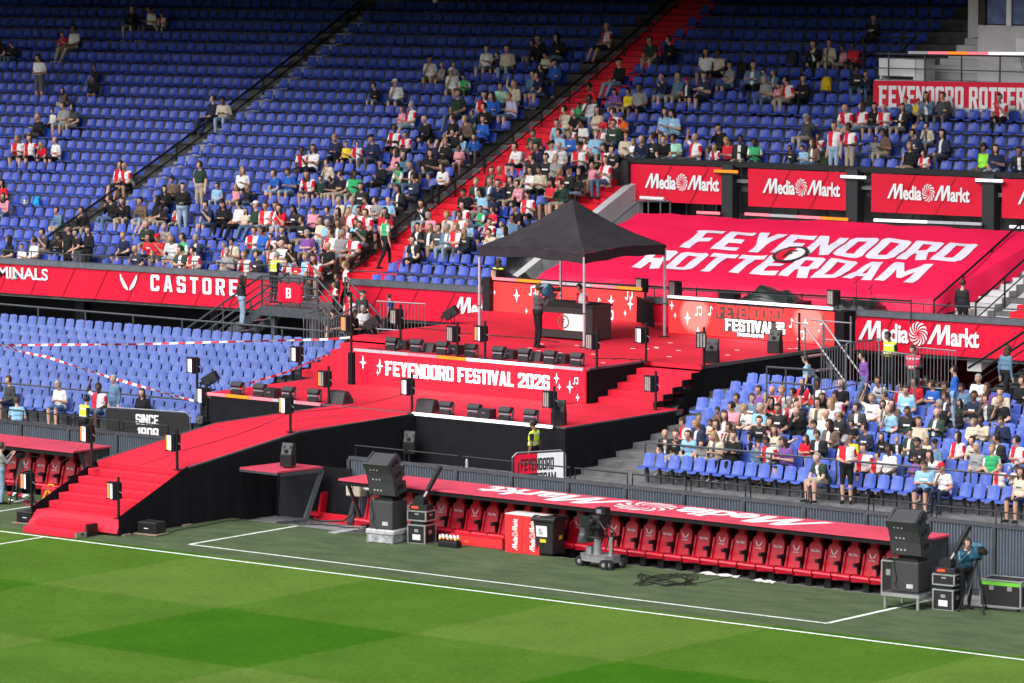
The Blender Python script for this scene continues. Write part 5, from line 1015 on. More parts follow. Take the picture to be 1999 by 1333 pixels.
# ================================================================== pitch side things
rb = M('cooler_red', (.66, .03, .035), .5, .05, 3); V, F, wd = media_markt()
for i, (x, lab) in enumerate(((1003, 'left red upright cooler with vertical shop lettering'), (1035, 'right red upright cooler with vertical shop lettering'))):
    P = az(985, 1077, 0) + Vector((.29 + .56 * i, .28, 0)); t = thing('drinks_cooler', lab + ' at the turf edge', 'cooler', P, 0, 'red drinks coolers'); mb = MB(); mb.b2((-.275, -.28, .0), (.275, .28, .98), rb); mb.build('cabinet', t); mb = MB(); mb.b2((-.275, -.28, .981), (.275, .28, 1.0), white); mb.build('top_panel', t)
    decal('lettering', V, F, (.13, -.281, .08), (0, 0, .80 / wd), (-.17, 0, 0), printw, t, .004, False)
P = az(1058, 1086, 0) + Vector((.0, .32, 0)); t = thing('wheelie_bin', 'black wheeled bin with white sticker and yellow labels beside the coolers', 'bin', P, R(8)); mb = MB(); bm_ = M('bin_plastic', (.02, .02, .022), .45, .1, 8)
mb.add([(-.24, -.26, .05), (.24, -.26, .05), (.24, .24, .05), (-.24, .24, .05), (-.30, -.33, .90), (.30, -.33, .90), (.30, .30, .90), (-.30, .30, .90)], [(3, 2, 1, 0), (4, 5, 6, 7), (0, 1, 5, 4), (1, 2, 6, 5), (2, 3, 7, 6), (3, 0, 4, 7)], bm_); mb.build('body', t, bevel=.02)
mb = MB(); mb.prism([(-.33, -.38, .90), (-.33, .34, .90), (-.33, .34, .95), (-.33, -.2, 1.02), (-.33, -.38, .96)], (.66, 0, 0), bm_); mb.build('lid', t, bevel=.015); mb = MB(); mb.cyl((-.28, .36, .98), (.28, .36, .98), .02, bm_, 8); mb.build('handle', t)
for x in (-.27, .23): mb = MB(); mb.cyl((x, .22, .09), (x + .05, .22, .09), .09, rubber, 12); mb.build('wheel', t)
def bw(x, z): y = -.26 - .07 * (z - .05) / .85 - .006; return (x, y, z)
mb = MB(); mb.quad([bw(-.22, .50), bw(.10, .50), bw(.10, .78), bw(-.22, .78)], white); mb.build('white_sticker', t); mb = MB(); mb.quad([bw(-.12, .35), bw(.06, .35), bw(.06, .44), bw(-.12, .44)], M('yellow_label', (.75, .55, .03), .5, 0)); mb.build('yellow_label', t); mb = MB(); mb.quad([(.293, -.05, .42), (.293, .12, .42), (.296, .12, .52), (.296, -.05, .52)], MATS['yellow_label']); mb.build('yellow_label', t)
mb = MB(); mb.quad([bw(-.17, .56), bw(-.02, .56), bw(-.06, .68), bw(-.12, .72)], M('sticker_green', (.1, .3, .1), .6, 0)); mb.build('sticker_mark', t)
P = az(925, 1068, 0) + Vector((0, .25, 0)); t = thing('red_bench', 'long low red box bench before the dugout seats by the coolers', 'bench', P, 0); mb = MB(); mb.b2((-.85, -.15, 0), (.85, .15, .26), rb); mb.build('body', t, bevel=.01); mb = MB(); mb.b2((.851, -.06, .12), (.856, .06, .18), dblack); mb.build('handle_slot', t); mb = MB(); mb.b2((-.85, -.16, .262), (.85, .16, .275), redpaint); mb.build('lid', t)
P = az(878, 1068, 0); t = thing('bottle_carrier', 'black carrier with white drinking bottles on the turf', 'bottle carrier', P, R(4)); mb = MB(); mb.b2((-.30, -.12, 0), (.30, .12, .16), black); mb.build('crate', t, bevel=.02)
for i in range(5):
    for j in range(2):
        x = -.24 + .12 * i; y = -.06 + .12 * j; g = MB(); g.cyl((x, y, .02), (x - .02, y, .24), .04, black, 10); g = g.build('bottle', t); m2 = MB(); m2.cyl((x - .02, y, .24), (x - .03, y, .32), .036, white, 10, .022); m2.build('cap', g); m2 = MB(); m2.cyl((x - .018, y, .20), (x - .02, y, .24), .042, M('cap_ring_red', (.7, .08, .04), .5, 0) if i % 2 else MATS['yellow_label'], 10); m2.build('label_band', g)
P = az(905, 1064, 0) + Vector((.1, .1, 0)); t = thing('orange_bag', 'small orange red bag beside the bottle carrier', 'bag', P); mb = MB(); mb.ell((0, 0, .10), (.22, .13, .11), M('bag_orange', (.75, .10, .04), .6, .1, 5), 10, 6); mb.build('body', t, True)
# camera dolly
P = az(1162, 1108, 0) + Vector((0, .1, 0)); t = thing('camera_dolly', 'covered television camera on a grey wheeled pedestal dolly on the turf', 'camera dolly', P, R(0)); gm = M('dolly_grey', (.20, .20, .21), .5, .15, 9)
mb = MB(); mb.prism([(-.45, -.12, .17), (-.25, -.22, .17), (.42, -.26, .17), (.55, -.1, .17), (.55, .2, .17), (.42, .30, .17), (-.25, .24, .17), (-.45, .15, .17)], (0, 0, .16), gm); mb.build('chassis', t, bevel=.02)
for x, y in ((-.48, -.10), (-.48, .14), (.42, -.28), (.42, .30), (.54, -.24), (.54, .26)):
    w_ = MB(); w_.cyl((x, y - .045, .13), (x, y + .045, .13), .13, rubber, 16); w_ = w_.build('wheel', t); m2 = MB(); m2.cyl((x, y - .05, .13), (x, y + .05, .13), .055, alu, 10); m2.build('rim', w_)
mb = MB(); mb.cyl((.0, 0, .33), (0, 0, .75), .11, gm, 14, .09); mb.b2((-.28, -.12, .33), (-.12, .1, .52), gm); mb.build('column', t); mb = MB(); mb.cyl((.45, -.05, .33), (.45, -.05, .80), .05, alu, 10); mb.cyl((.36, .12, .33), (.36, .12, .9), .04, black, 8); mb.build('gas_cylinder', t)
mb = MB(); rr = [(.27 * math.cos(a * .3927), .27 * math.sin(a * .3927), .78) for a in range(17)]; mb.tube(rr, .018, black, 5); mb.build('steering_ring', t); mb = MB(); mb.b2((-.10, -.12, .75), (.12, .12, 1.0), black); mb.build('pan_head', t)
mb = MB(); mb.b2((-.02, -.22, 1.0), (.20, .30, 1.32), blackpl); mb.cyl((.05, -.22, 1.18), (.05, -.4, 1.18), .08, black, 12); mb.build('camera_body', t, bevel=.02); mb = MB(); mb.b2((.02, -.12, 1.36), (.3, .12, 1.52), black); mb.cyl((-.02, .1, 1.33), (.1, 0, 1.44), .02, black); mb.b2((.05, -.126, 1.38), (.2, -.121, 1.48), M('viewfinder_glass', (.2, .2, .3), .2, 0)); mb.build('viewfinder', t)
mb = MB(); rnd = random.Random(5); vs_ = []; bagm = M('rain_cover_black', (.016, .016, .018), .25, .2, 5, .5, spec=.7)
for j in range(8):
    for i in range(13):
        a = 2 * math.pi * i / 12; rr_ = (.20 + .06 * math.sin(a * 3 + j)) * (1.15 - .07 * j) + rnd.uniform(-.012, .012); vs_.append((-.12 + math.cos(a) * rr_ - .03 * (7 - j), -.05 + math.sin(a) * rr_ * .9, .62 + .10 * j))
mb.add(vs_, [(j * 13 + i, j * 13 + i + 1, (j + 1) * 13 + i + 1, (j + 1) * 13 + i) for j in range(7) for i in range(12)], bagm); mb.quad([(-.5, -.2, 1.35), (-.1, -.28, 1.3), (-.05, -.26, .95), (-.38, -.2, 1.0)], bagm); mb.build('rain_cover', t, True)
mb = MB(); mb.tube([(.2, -.2, 1.2), (.42, -.25, 1.0), (.5, -.2, .8), (.4, -.2, .5)], .02, black); mb.tube([(.3, 0, 1.1), (.52, .05, .9), (.45, .05, .6)], .02, black); mb.build('control_arm', t)
# cable heap
rnd = random.Random(9); pts = []
for i in range(130):
    c_ = az(1290 + 52 * math.sin(i * .31) + rnd.uniform(-7, 7) + i * .12, 1134 + 10 * math.sin(i * .47 + 1) + rnd.uniform(-2, 2), .0); pts.append((c_.x, c_.y, .02 + .01 * (i % 3)))
cable('cable_heap', 'untidy heap of thin black cable on the turf before the long dugout', pts, .010)
t = cable('loose_cable', 'thin black cable trailing from the heap to the dugout', [tuple(az(x, y, .015)) for x, y in ((1345, 1140), (1380, 1135), (1420, 1126), (1450, 1120))], .008)
for i, (a, b, c_, d) in enumerate(((1365, 1119, 1440, 1127), (1470, 1133, 1510, 1138))):
    p, q = az(a, b, .01), az(c_, d, .01); mb = MB(); vs_ = []
    for k in range(9): u = k / 8; x_ = p.x + (q.x - p.x) * u; y_ = p.y + (q.y - p.y) * u; vs_ += [(x_, y_ - .05, .012 + .015 * math.sin(k * 2.1)), (x_, y_ + .16 + .05 * math.sin(k * 1.3), .03 + .02 * math.sin(k * 1.7))]
    mb.add(vs_, [(2 * k, 2 * k + 2, 2 * k + 3, 2 * k + 1) for k in range(8)], white); tag(mb.build('cloth_strip', smooth=True), ['long crumpled white cloth on the kerb under the dugout seats', 'short crumpled white cloth on the kerb under the dugout seats'][i], 'cloth')
cable('stack_cable', 'black cable running along the kerb from the left speaker stack', squig(az(775, 1052, 0), az(860, 1058, 0), 14, .06, .02, 8), .014)
cable('stack_cable', 'black cables curling under the right riser table', squig(az(1735, 1185, 0), az(1800, 1190, 0), 16, .14, .02, 12), .012)
cable('stack_cable', 'black cables lying on the paved ledge beside the shelter', squig(az(560, 1022, 0), az(700, 1034, 0), 20, .12, .04, 13), .016)
cable('stack_cable', 'thin black cable lying on the turf beside the stair foot speaker', squig(az(300, 1045, 0), az(480, 1012, 0), 16, .08, .02, 14), .010)
cable('stack_cable', 'black cable draped along the right front edge of the lower deck', squig((-22.2, 13.62, 0), (-17.3, 13.62, 0), 22, .05, Z1 + .015, 15), .010)
cable('stack_cable', 'black cable draped along the edge above the festival screen', squig((-28.4, 18.55, 0), (-20.3, 18.55, 0), 30, .05, Z2 + .015, 16), .010)
# red bag and cables by left dugout
P = az(95, 975, 0); t = thing('medical_bag', 'bright red bag with yellow stripes on the turf beside the stairs', 'bag', P + Vector((0, .1, 0)), R(10)); mb = MB(); mb.b2((-.26, -.16, 0), (.26, .16, .34), M('bag_red', (.65, .01, .03), .6, .1, 5)); mb.build('body', t, bevel=.05)
for s_ in (-1, 1): mb = MB(); mb.prism([(s_ * .03 - .03, -.166, .26), (s_ * .03 + .03, -.166, .26), (s_ * .16 + .03, -.166, .02), (s_ * .16 - .03, -.166, .02)], (0, -.004, 0), MATS['yellow_label']); mb.build('yellow_stripe', t)
mb = MB(); mb.tube([(-.1, 0, .34), (-.08, 0, .40), (.08, 0, .40), (.1, 0, .34)], .018, MATS['yellow_label'], 5); mb.build('handle', t)
cable('red_hose', 'coil of dark red hose on the turf left of the stair foot', [tuple(az(58 + 14 * math.cos(i * .5) + i * .25, 982 + 4.5 * math.sin(i * .5), .02 + .004 * (i % 4))) for i in range(44)], .018, 'hose', M('hose_red', (.25, .03, .04), .6, .1, 6))
cable('white_hose', 'short white cable lying on the turf before the left dugout', [tuple(az(x, y, .03)) for x, y in ((18, 975), (30, 979), (42, 978), (52, 974))], .03, 'cable', white)
for i in range(5): P = az(22 + 7 * i, 968 + 1.2 * i, 0); mb = MB(); mb.ell((P.x, P.y, .06), (.09, .13, .06), (redpaint, white, black, MATS['bag_red'], white)[i], 8, 5); tag(mb.build('small_bundle', smooth=True), ['red', 'white', 'black', 'crimson', 'pale'][i] + ' small bundle on the ground by the left dugout seats', 'bundle')

# ================================================================== barriers, banners, metal stairs, tape
def sign_barrier(label, P0, P1, h, kind):
    P0, P1 = Vector(P0), Vector(P1); t = thing('sign_barrier', label, 'barrier', (P0 + P1) / 2); U = (P1 - P0); L = U.length; u = U.normalized(); n = u.cross(Vector((0, 0, 1)))
    W = Vector((0, 0, 1))
    def sh(x0, x1, z0, z1, m, nm, off=0): mb = MB(); mb.prism([P0 + u * x0 + W * z0 + n * off, P0 + u * x1 + W * z0 + n * off, P0 + u * x1 + W * z1 + n * off, P0 + u * x0 + W * z1 + n * off], n * -.012, m); return mb.build(nm, t, world=True)
    fr = MB(); c = .12; fr.tube([P0, P0 + W * (h - c), P0 + u * c + W * h, P1 - u * c + W * h, P1 + W * (h - c), P1], .022, steel, 6); fr.build('tube_frame', t, world=True)
    if kind == 'f':
        sh(.06, L * .47, .06, h - .05, redban, 'red_half'); sh(L * .47, L - .06, .06, h - .05, printw, 'white_half'); dkm = M('black_print', (.012, .012, .012), .6, 0)
        V, F, wd = word('FEYENOORD', .4); decal('lettering', V, F, P0 + u * (L * .16) + W * (h * .54), u * (L * .62 / wd), W * (h * .30), dkm, t, .004); V, F, wd = word('ROTTERDAM', .4); decal('lettering', V, F, P0 + u * (L * .16) + W * (h * .18), u * (L * .66 / wd), W * (h * .30), dkm, t, .004)
    else:
        sh(.04, L - .04, .04, h - .03, M('banner_black', (.014, .014, .015), .6, .1, 4), 'black_sheet')
        V, F, wd = word('SINCE', .4); decal('lettering', V, F, P0 + u * (L * .36) + W * (h * .56), u * (L * .27 / wd), W * (h * .30), printw, t, .004); V, F, wd = word('1908', .4); decal('lettering', V, F, P0 + u * (L * .38) + W * (h * .16), u * (L * .25 / wd), W * (h * .32), printw, t, .004)
A, B = ay(1002, 940, 11.9), ay(1105, 930, 12.3); A.z = .45; B.z = .45; sign_barrier('crowd barrier with halved red and white club sign below the yellow vested steward', ay(1000, 940, 11.6) * Vector((1, 1, 0)).length * 0 + Vector((ay(1000, 920, 11.6).x, 11.6, .42)), Vector((ay(1104, 905, 12.7).x, 12.7, .48)), 1.12, 'f')
sign_barrier('black crowd barrier with white founding year sign at the left wall', Vector((ay(206, 830, 9.2).x, 9.2, 1.09)), Vector((ay(371, 826, 9.6).x, 9.6, 1.11)), .98, 's')
def bar_fence(label, P, Q, h, n, name='crowd_barrier'):
    P, Q = Vector(P), Vector(Q); t = thing(name, label, 'barrier', P); W = Vector((0, 0, h)); mb = MB(); mb.tube([P, P + W, Q + W, Q], .025, steel, 6); mb.build('frame', t, world=True)
    mb = MB(); mb.cyl(P + W * .1, Q + W * .1, .02, steel, 5); mb.build('bottom_rail', t, world=True)
    for i in range(1, n): mb = MB(); b_ = P.lerp(Q, i / n); mb.cyl(b_ + W * .1, b_ + W, .012, steel, 5); mb.build('bar', t, world=True)
F0 = 1.2
bar_fence('grey barred barrier behind the flood light left of the upper deck', ay(736, 648, 27.5), ay(830, 654, 28.2), 1.0, 14); bar_fence('short grey barred barrier beside the left stage steps', ay(642, 690, 21.5), ay(700, 655, 26), 1.0, 12)
bar_fence('grey barred gate at the right end of the blue lower seats', ay(593, 700, 20.5), ay(640, 685, 21.4), 1.25, 8); bar_fence('second grey barred gate panel by the metal staircase foot', ay(600, 690, 21.9), ay(634, 680, 22.9), 1.25, 7)
RB = [((1603, 770, 17.6), (1650, 762, 18.8), 1.25, 9, 'grey barred barrier at the foot of the scaffold stairs'), ((1652, 762, 18.8), (1715, 752, 21), 1.3, 9, 'grey barred barrier left of the woman in purple'), ((1722, 770, 19.4), (1785, 778, 19.4), 1.2, 10, 'grey barred barrier before the steward in the yellow vest'), ((1788, 762, 20.6), (1865, 770, 20.6), 1.2, 11, 'grey barred barrier right of the red vested steward')]
for a, b, h, n, lab in RB: bar_fence(lab, ay(*a), ay(*b), h, n)
# scaffold stairs at the right rear of the stage
t = thing('scaffold_stairs', 'grey scaffold stairs climbing to the right rear of the stage', 'stairs', (-16.5, 25, 1)); tp = az(1578, 696, Z2 - .05)
ft = Vector((tp.x + 2.3, tp.y - .6, 1.0))
for i in range(6): p = tp.lerp(ft, i / 5.5); mb = MB(); mb.box((p.x, p.y + .3, p.z), (.30, .95, .035), steel); mb.build('tread', t, world=True)
for dy in (-.18, .80):
    mb = MB(); mb.prism([tp + Vector((-.1, dy, -.10)), tp + Vector((-.1, dy, .03)), ft + Vector((0, dy, .03)), ft + Vector((0, dy, -.10))], (0, .03, 0), steel); mb.build('stringer', t, world=True)
    mb = MB(); mb.tube([tp + Vector((-.5, dy, 1.0)), tp + Vector((-.05, dy, .98)), ft + Vector((0, dy, 1.0))], .03, steel, 6); mb.build('hand_rail', t, world=True)
    for u in (0, .5, 1): q = tp.lerp(ft, u) + Vector((0, dy, 0)); mb = MB(); mb.cyl(q + Vector((0, 0, -.1)), q + Vector((0, 0, 1.0)), .025, steel, 6); mb.build('rail_post', t, world=True)
mb = MB(); P = ay(1606, 695, 27.2); mb.tube([P, P + Vector((0, 0, 1.25))], .03, steel, 6); mb.tube([P + Vector((1.0, 0, 0)), P + Vector((1.0, 0, 1.25))], .03, steel, 6); mb.tube([P + Vector((-.05, 0, 1.05)), P + Vector((1.05, 0, 1.05))], .025, steel, 6); mb.tube([P + Vector((-.05, 0, .5)), P + Vector((1.05, 0, .5))], .025, steel, 6); mb.build('end_guard', t, world=True)
t = thing('wall_rail', 'grey two bar rail before the black cloth at the right of the stage', 'railing', ay(1497, 745, 17.4)); A, B = ay(1497, 716, 17.4), ay(1590, 722, 17.4)
for dz in (0, -.42): mb = MB(); mb.cyl(A + Vector((0, 0, dz)), B + Vector((0, 0, dz)), .03, dsteel, 6); mb.build('rail', t, world=True)
for u in (0, .4, 1): mb = MB(); q = A.lerp(B, u); mb.cyl(q, q + Vector((0, 0, -1.0)), .022, dsteel, 6); mb.build('rail_post', t, world=True)
# metal staircase with the B sign
t = thing('metal_staircase', 'dark steel staircase with landing and red letter sign before the parapet', 'staircase', (-43, 29, .4)); Yf, Yb = 28.1, 30.2
L_, Rr_ = ay(512, 597, Yf), ay(622, 602, Yf); zl = L_.z; mb = MB(); mb.b2((L_.x, Yf, zl - .05), (Rr_.x, Yb, zl), steel); mb.build('landing', t, world=True)
mb = MB(); mb.b2((L_.x - .05, Yf - .06, zl - .30), (Rr_.x + .05, Yf - .005, zl + .02), dsteel); mb.build('landing_beam', t, world=True)
lo = Vector((L_.x - 3.4, Yf, zl - 2.0)); ro = Vector((Rr_.x + 1.6, Yf, zl - 1.3))
for a, b, n in ((Vector((L_.x, Yf, zl)), lo, 10), (Vector((Rr_.x, Yf, zl)), ro, 6)):
    for i in range(1, n + 1): p = a.lerp(b, i / n); mb = MB(); mb.b2((p.x - .15, Yf, p.z - .03), (p.x + .15, Yf + 1.3, p.z), steel); mb.build('tread', t, world=True)
    for y in (Yf - .03, Yf + 1.33):
        mb = MB(); mb.prism([a + Vector((0, y - Yf, .02)), b + Vector((0, y - Yf, .02)), b + Vector((0, y - Yf, -.26)), a + Vector((0, y - Yf, -.28))], (0, .04, 0), dsteel); mb.build('stringer', t, world=True)
        for hh, rr_ in ((1.0, .035), (.70, .022), (.45, .022), (.2, .022)): mb = MB(); mb.cyl(a + Vector((0, y - Yf, hh)), b + Vector((0, y - Yf, hh)), rr_, dsteel, 6); mb.build('sloping_rail', t, world=True)
        for u in (0, .5, 1): q = a.lerp(b, u) + Vector((0, y - Yf, 0)); mb = MB(); mb.cyl(q, q + Vector((0, 0, 1.0)), .03, dsteel, 6); mb.build('rail_post', t, world=True)
for hh, rr_ in ((1.0, .035), (.70, .022), (.45, .022), (.2, .022)): mb = MB(); mb.cyl((L_.x, Yf, zl + hh), (Rr_.x, Yf, zl + hh), rr_, dsteel, 6); mb.build('landing_rail', t, world=True)
for u in (.33, .66): mb = MB(); x = L_.x + (Rr_.x - L_.x) * u; mb.cyl((x, Yf, zl - .1), (x, Yf, zl + 1.0), .03, dsteel, 6); mb.build('rail_post', t, world=True)
for u in (.15, .85): mb = MB(); x = L_.x + (Rr_.x - L_.x) * u; mb.b2((x - .08, Yf + .1, .35), (x + .08, Yf + .26, zl - .05), dsteel); mb.build('support_column', t, world=True)
A, B = ay(543, 588, Yf - .06), ay(588, 590, Yf - .06); mb = MB(); mb.b2((A.x, Yf - .075, A.z), (B.x, Yf - .05, A.z + .58), redban); mb.build('red_sign', t, world=True); V, F, wd = word('B'); decal('lettering', V, F, (A.x + .36, Yf - .078, A.z + .13), (.42, 0, 0), (0, 0, .34), printw, t)
# mesh infill of the landing rail
mesh_m = M('wire_mesh', (.09, .095, .10), .5, .1, 5); mb = MB()
for i in range(26): x = L_.x + (Rr_.x - L_.x) * i / 25; mb.b2((x - .006, Yf + .02, zl), (x + .006, Yf + .03, zl + .95), mesh_m)
for i in range(10): mb.b2((L_.x, Yf + .03, zl + .095 * i), (Rr_.x, Yf + .036, zl + .095 * i + .01), mesh_m)
mb.build('wire_mesh', t, world=True)
# dark steps rail at the right edge
t = thing('edge_stair', 'dark steel stair with handrail descending at the right edge of the lower stand', 'staircase', (-8, 22, 1)); A, B = ay(1999, 690, 22), ay(1890, 760, 22)
for dy in (0, 1.1):
    for hh in (1.0, .5): mb = MB(); mb.cyl(A + Vector((0, dy, hh - .4)), B + Vector((0, dy, hh - .4)), .035 if hh == 1 else .02, black, 6); mb.build('hand_rail', t, world=True)
    mb = MB(); mb.prism([A + Vector((0, dy, -.4)), B + Vector((0, dy, -.4)), B + Vector((0, dy, -.65)), A + Vector((0, dy, -.65))], (0, .05, 0), dsteel); mb.build('stringer', t, world=True)
for i in range(8): p = A.lerp(B, i / 7); mb = MB(); mb.b2((p.x - .14, 22, p.z - .5), (p.x + .14, 23.1, p.z - .46), dsteel); mb.build('tread', t, world=True)
# red and white barrier tape
tr_ = M('tape_red', (.62, .01, .03), .5, .05, 5); tw_ = M('tape_white', (.80, .78, .78), .5, .05, 5)
def tape(label, pts, w=.06, seg=.25, sag=.0):
    t = thing('barrier_tape', label, 'tape', pts[0]); k = 0; P = [Vector(p) for p in pts]
    for a, b in zip(P[:-1], P[1:]):
        n = max(1, int((b - a).length / seg))
        for i in range(n):
            p, q = a.lerp(b, i / n), a.lerp(b, (i + 1) / n); s0 = sag * math.sin(math.pi * i / n); s1 = sag * math.sin(math.pi * (i + 1) / n); t0, t1 = .03 * math.sin(k * .35), .03 * math.sin(k * .35 + .35); mb = MB()
            mb.quad([p + Vector((0, t0, -s0)), q + Vector((0, t1, -s1)), q + Vector((0, -t1, w - s1)), p + Vector((0, -t0, w - s0))], tr_ if k % 2 == 0 else tw_); mb.build('red_band' if k % 2 == 0 else 'white_band', t, world=True); k += 1
tape('red and white tape stretched level across the left lower seats', [ay(-60, 676, 16.4), ay(250, 674, 17.2), ay(640, 664, 20.2), ay(686, 660, 20.8)])
tape('red and white tape slanting down across the left lower seats to the stage', [ay(-20, 668, 16.6), ay(90, 698, 15.6), ay(378, 784, 13.6)], sag=.05)
tape('red and white tape slanting up from the lower deck lights to the left steps', [ay(487, 750, 14.2), ay(560, 728, 16), ay(640, 694, 19.5)])
# objects on the seats: ball, backpacks, bottle
P = ay(50, 397, 36.2)
# ================================================================== seats of the stand
def seat_material(name, col, fade):
    m = bpy.data.materials.new(name); m.use_nodes = True; n = m.node_tree.nodes; l = m.node_tree.links; b = n['Principled BSDF']; b.inputs['Roughness'].default_value = .42; b.inputs['Specular IOR Level'].default_value = .45
    g = n.new('ShaderNodeNewGeometry'); no = n.new('ShaderNodeTexNoise'); no.inputs['Scale'].default_value = 1.1; no.inputs['Detail'].default_value = 3; l.new(g.outputs['Position'], no.inputs['Vector'])
    n2 = n.new('ShaderNodeTexNoise'); n2.inputs['Scale'].default_value = 14; n2.inputs['Detail'].default_value = 4; l.new(g.outputs['Position'], n2.inputs['Vector'])
    oi = n.new('ShaderNodeObjectInfo'); av = n.new('ShaderNodeMath'); av.operation = 'ADD'; l.new(g.outputs['Random Per Island'], av.inputs[0]); l.new(oi.outputs['Random'], av.inputs[1]); fr = n.new('ShaderNodeMath'); fr.operation = 'FRACT'; l.new(av.outputs[0], fr.inputs[0])
    ri = n.new('ShaderNodeMath'); ri.operation = 'MULTIPLY_ADD'; ri.inputs[1].default_value = .55; l.new(fr.outputs[0], ri.inputs[0]); l.new(no.outputs['Fac'], ri.inputs[2])
    mr = n.new('ShaderNodeMapRange'); mr.inputs['From Min'].default_value = .35; mr.inputs['From Max'].default_value = 1.15; l.new(ri.outputs[0], mr.inputs['Value'])
    c = mix_rgb(n, l, mr.outputs[0], col, fade); m2 = n.new('ShaderNodeMapRange'); m2.inputs['From Min'].default_value = .3; m2.inputs['From Max'].default_value = .7; m2.inputs['To Min'].default_value = .82; m2.inputs['To Max'].default_value = 1.12; l.new(n2.outputs['Fac'], m2.inputs['Value'])
    sc = n.new('ShaderNodeVectorMath'); sc.operation = 'SCALE'; l.new(c, sc.inputs[0]); l.new(m2.outputs[0], sc.inputs['Scale']); l.new(sc.outputs['Vector'], b.inputs['Base Color']); return m
seatU = seat_material('seat_blue', (.014, .042, .31), (.030, .070, .43)); seatR = seat_material('seat_mid_blue', (.042, .088, .40), (.070, .125, .48)); seatL = seat_material('seat_faded_blue', (.046, .090, .32), (.082, .135, .40))
def seat_mesh(w, sq=1.0):
    prof = [(.075, .80, .40), (.062, .785, .46), (.045, .72, .48), (.02, .62, .50), (-.005, .52, .50), (-.03, .455, .49), (-.10, .425, .48), (-.24, .435, .48), (-.36, .445, .46), (-.405, .43, .42), (-.41, .40, .40)]
    prof = [(y, .80 - (.80 - z) * sq, hw) for y, z, hw in prof]; V = []; n = 7
    for k, (y, z, hw) in enumerate(prof):
        for i in range(n):
            u = -1 + 2 * i / (n - 1); x = u * hw * w; dy = -.035 * u * u if k < 6 else 0; dz = .018 * u * u if k >= 6 else 0
            if k == 0: dz = -.045 * abs(u) ** 3
            if 1 <= k <= 3 and abs(u) < .7: dy += .014 * (1 - abs(u) / .7)
            V.append((x, y + dy, z + dz))
    F = [(j * n + i, (j + 1) * n + i, (j + 1) * n + i + 1, j * n + i + 1) for j in range(len(prof) - 1) for i in range(n - 1)]
    return V, F
SEATS = []      # (X, Y, z, ring, row, index)
def fill(ring, r, x0, x1, p):
    n = int((x1 - x0) / p)
    for i in range(n):
        X = x0 + p * (i + .5); SEATS.append((X, (Y2 + D2 * r) if ring == 2 else (Y1 + D1 * r), z2tr(r, X) if ring == 2 else z1tr(r, X), ring, r, i))
for r in range(25):
    fill(2, r, -83.3, -55.28, .50); fill(2, r, -54.5, -41.1, .50)
    if r <= 10: fill(2, r, -39.18, -35.7 if r > 5 else -34.6, .505)
    else: fill(2, r, -39.18, 8 if r < 16 else -27.9, .52)
LEFT_END = lambda r: -31.0 if r < 5 else -31.55
for r in range(10):
    n = int((62 + LEFT_END(r)) / .42)
    for i in range(n):
        X = LEFT_END(r) - .42 * (i + .5); SEATS.append((X, Y1 + D1 * r, z1tr(r, X), 1, r, i))
    fill(1, r, -14.75 + .08 * r if r < 4 else (-15.7 if r < 6 else -16.5), 6, .425)
# ================================================================== people
def prim_mesh(a, b, ra, rb, n=10):
    a, b = Vector(a), Vector(b); d = b - a; L = d.length
    d = d / L if L > 1e-6 else Vector((0, 0, 1)); u = d.orthogonal().normalized(); v = d.cross(u); rings = []
    for i in range(1, 5): t = math.pi / 2 * i / 4; rings.append((a - d * ra * math.cos(t), ra * math.sin(t)))
    for i in range(0, 4): t = math.pi / 2 * i / 4; rings.append((b + d * rb * math.sin(t), rb * math.cos(t)))
    V = [a - d * ra] + [c + (u * math.cos(2 * math.pi * j / n) + v * math.sin(2 * math.pi * j / n)) * r_ for c, r_ in rings for j in range(n)] + [b + d * rb]
    F = [(0, 1 + (j + 1) % n, 1 + j) for j in range(n)]
    for k in range(len(rings) - 1): F += [(1 + k * n + j, 1 + k * n + (j + 1) % n, 1 + (k + 1) * n + (j + 1) % n, 1 + (k + 1) * n + j) for j in range(n)]
    e = len(V) - 1; o = 1 + (len(rings) - 1) * n; F += [(o + j, o + (j + 1) % n, e) for j in range(n)]
    return V, F
SKIN, TORSO, SLL, SLR, FOL, FOR_, THIGH, SHIN, SHOE, DARK = range(10)
ARMS = {'lap': ((.06, -.02, -.27), (-.07, -.27, -.34)), 'lean': ((.05, -.20, -.21), (-.09, -.40, -.26)), 'phone': ((.07, -.03, -.27), (-.09, -.28, -.17)), 'cross': ((.06, -.08, -.25), (-.24, -.19, -.20)), 'chin': ((.02, -.19, -.22), (-.12, -.20, .02)),
        'up': ((.15, -.05, .12), (.04, -.10, .36)), 'point': ((.20, -.10, -.10), (.42, -.20, .02)), 'side': ((.06, .02, -.28), (.07, -.05, -.53)), 'hold': ((.07, .0, -.28), (-.08, -.24, -.27)), 'cam': ((.06, -.16, -.20), (-.06, -.34, .03)), 'hip': ((.16, .05, -.24), (.02, -.06, -.40))}
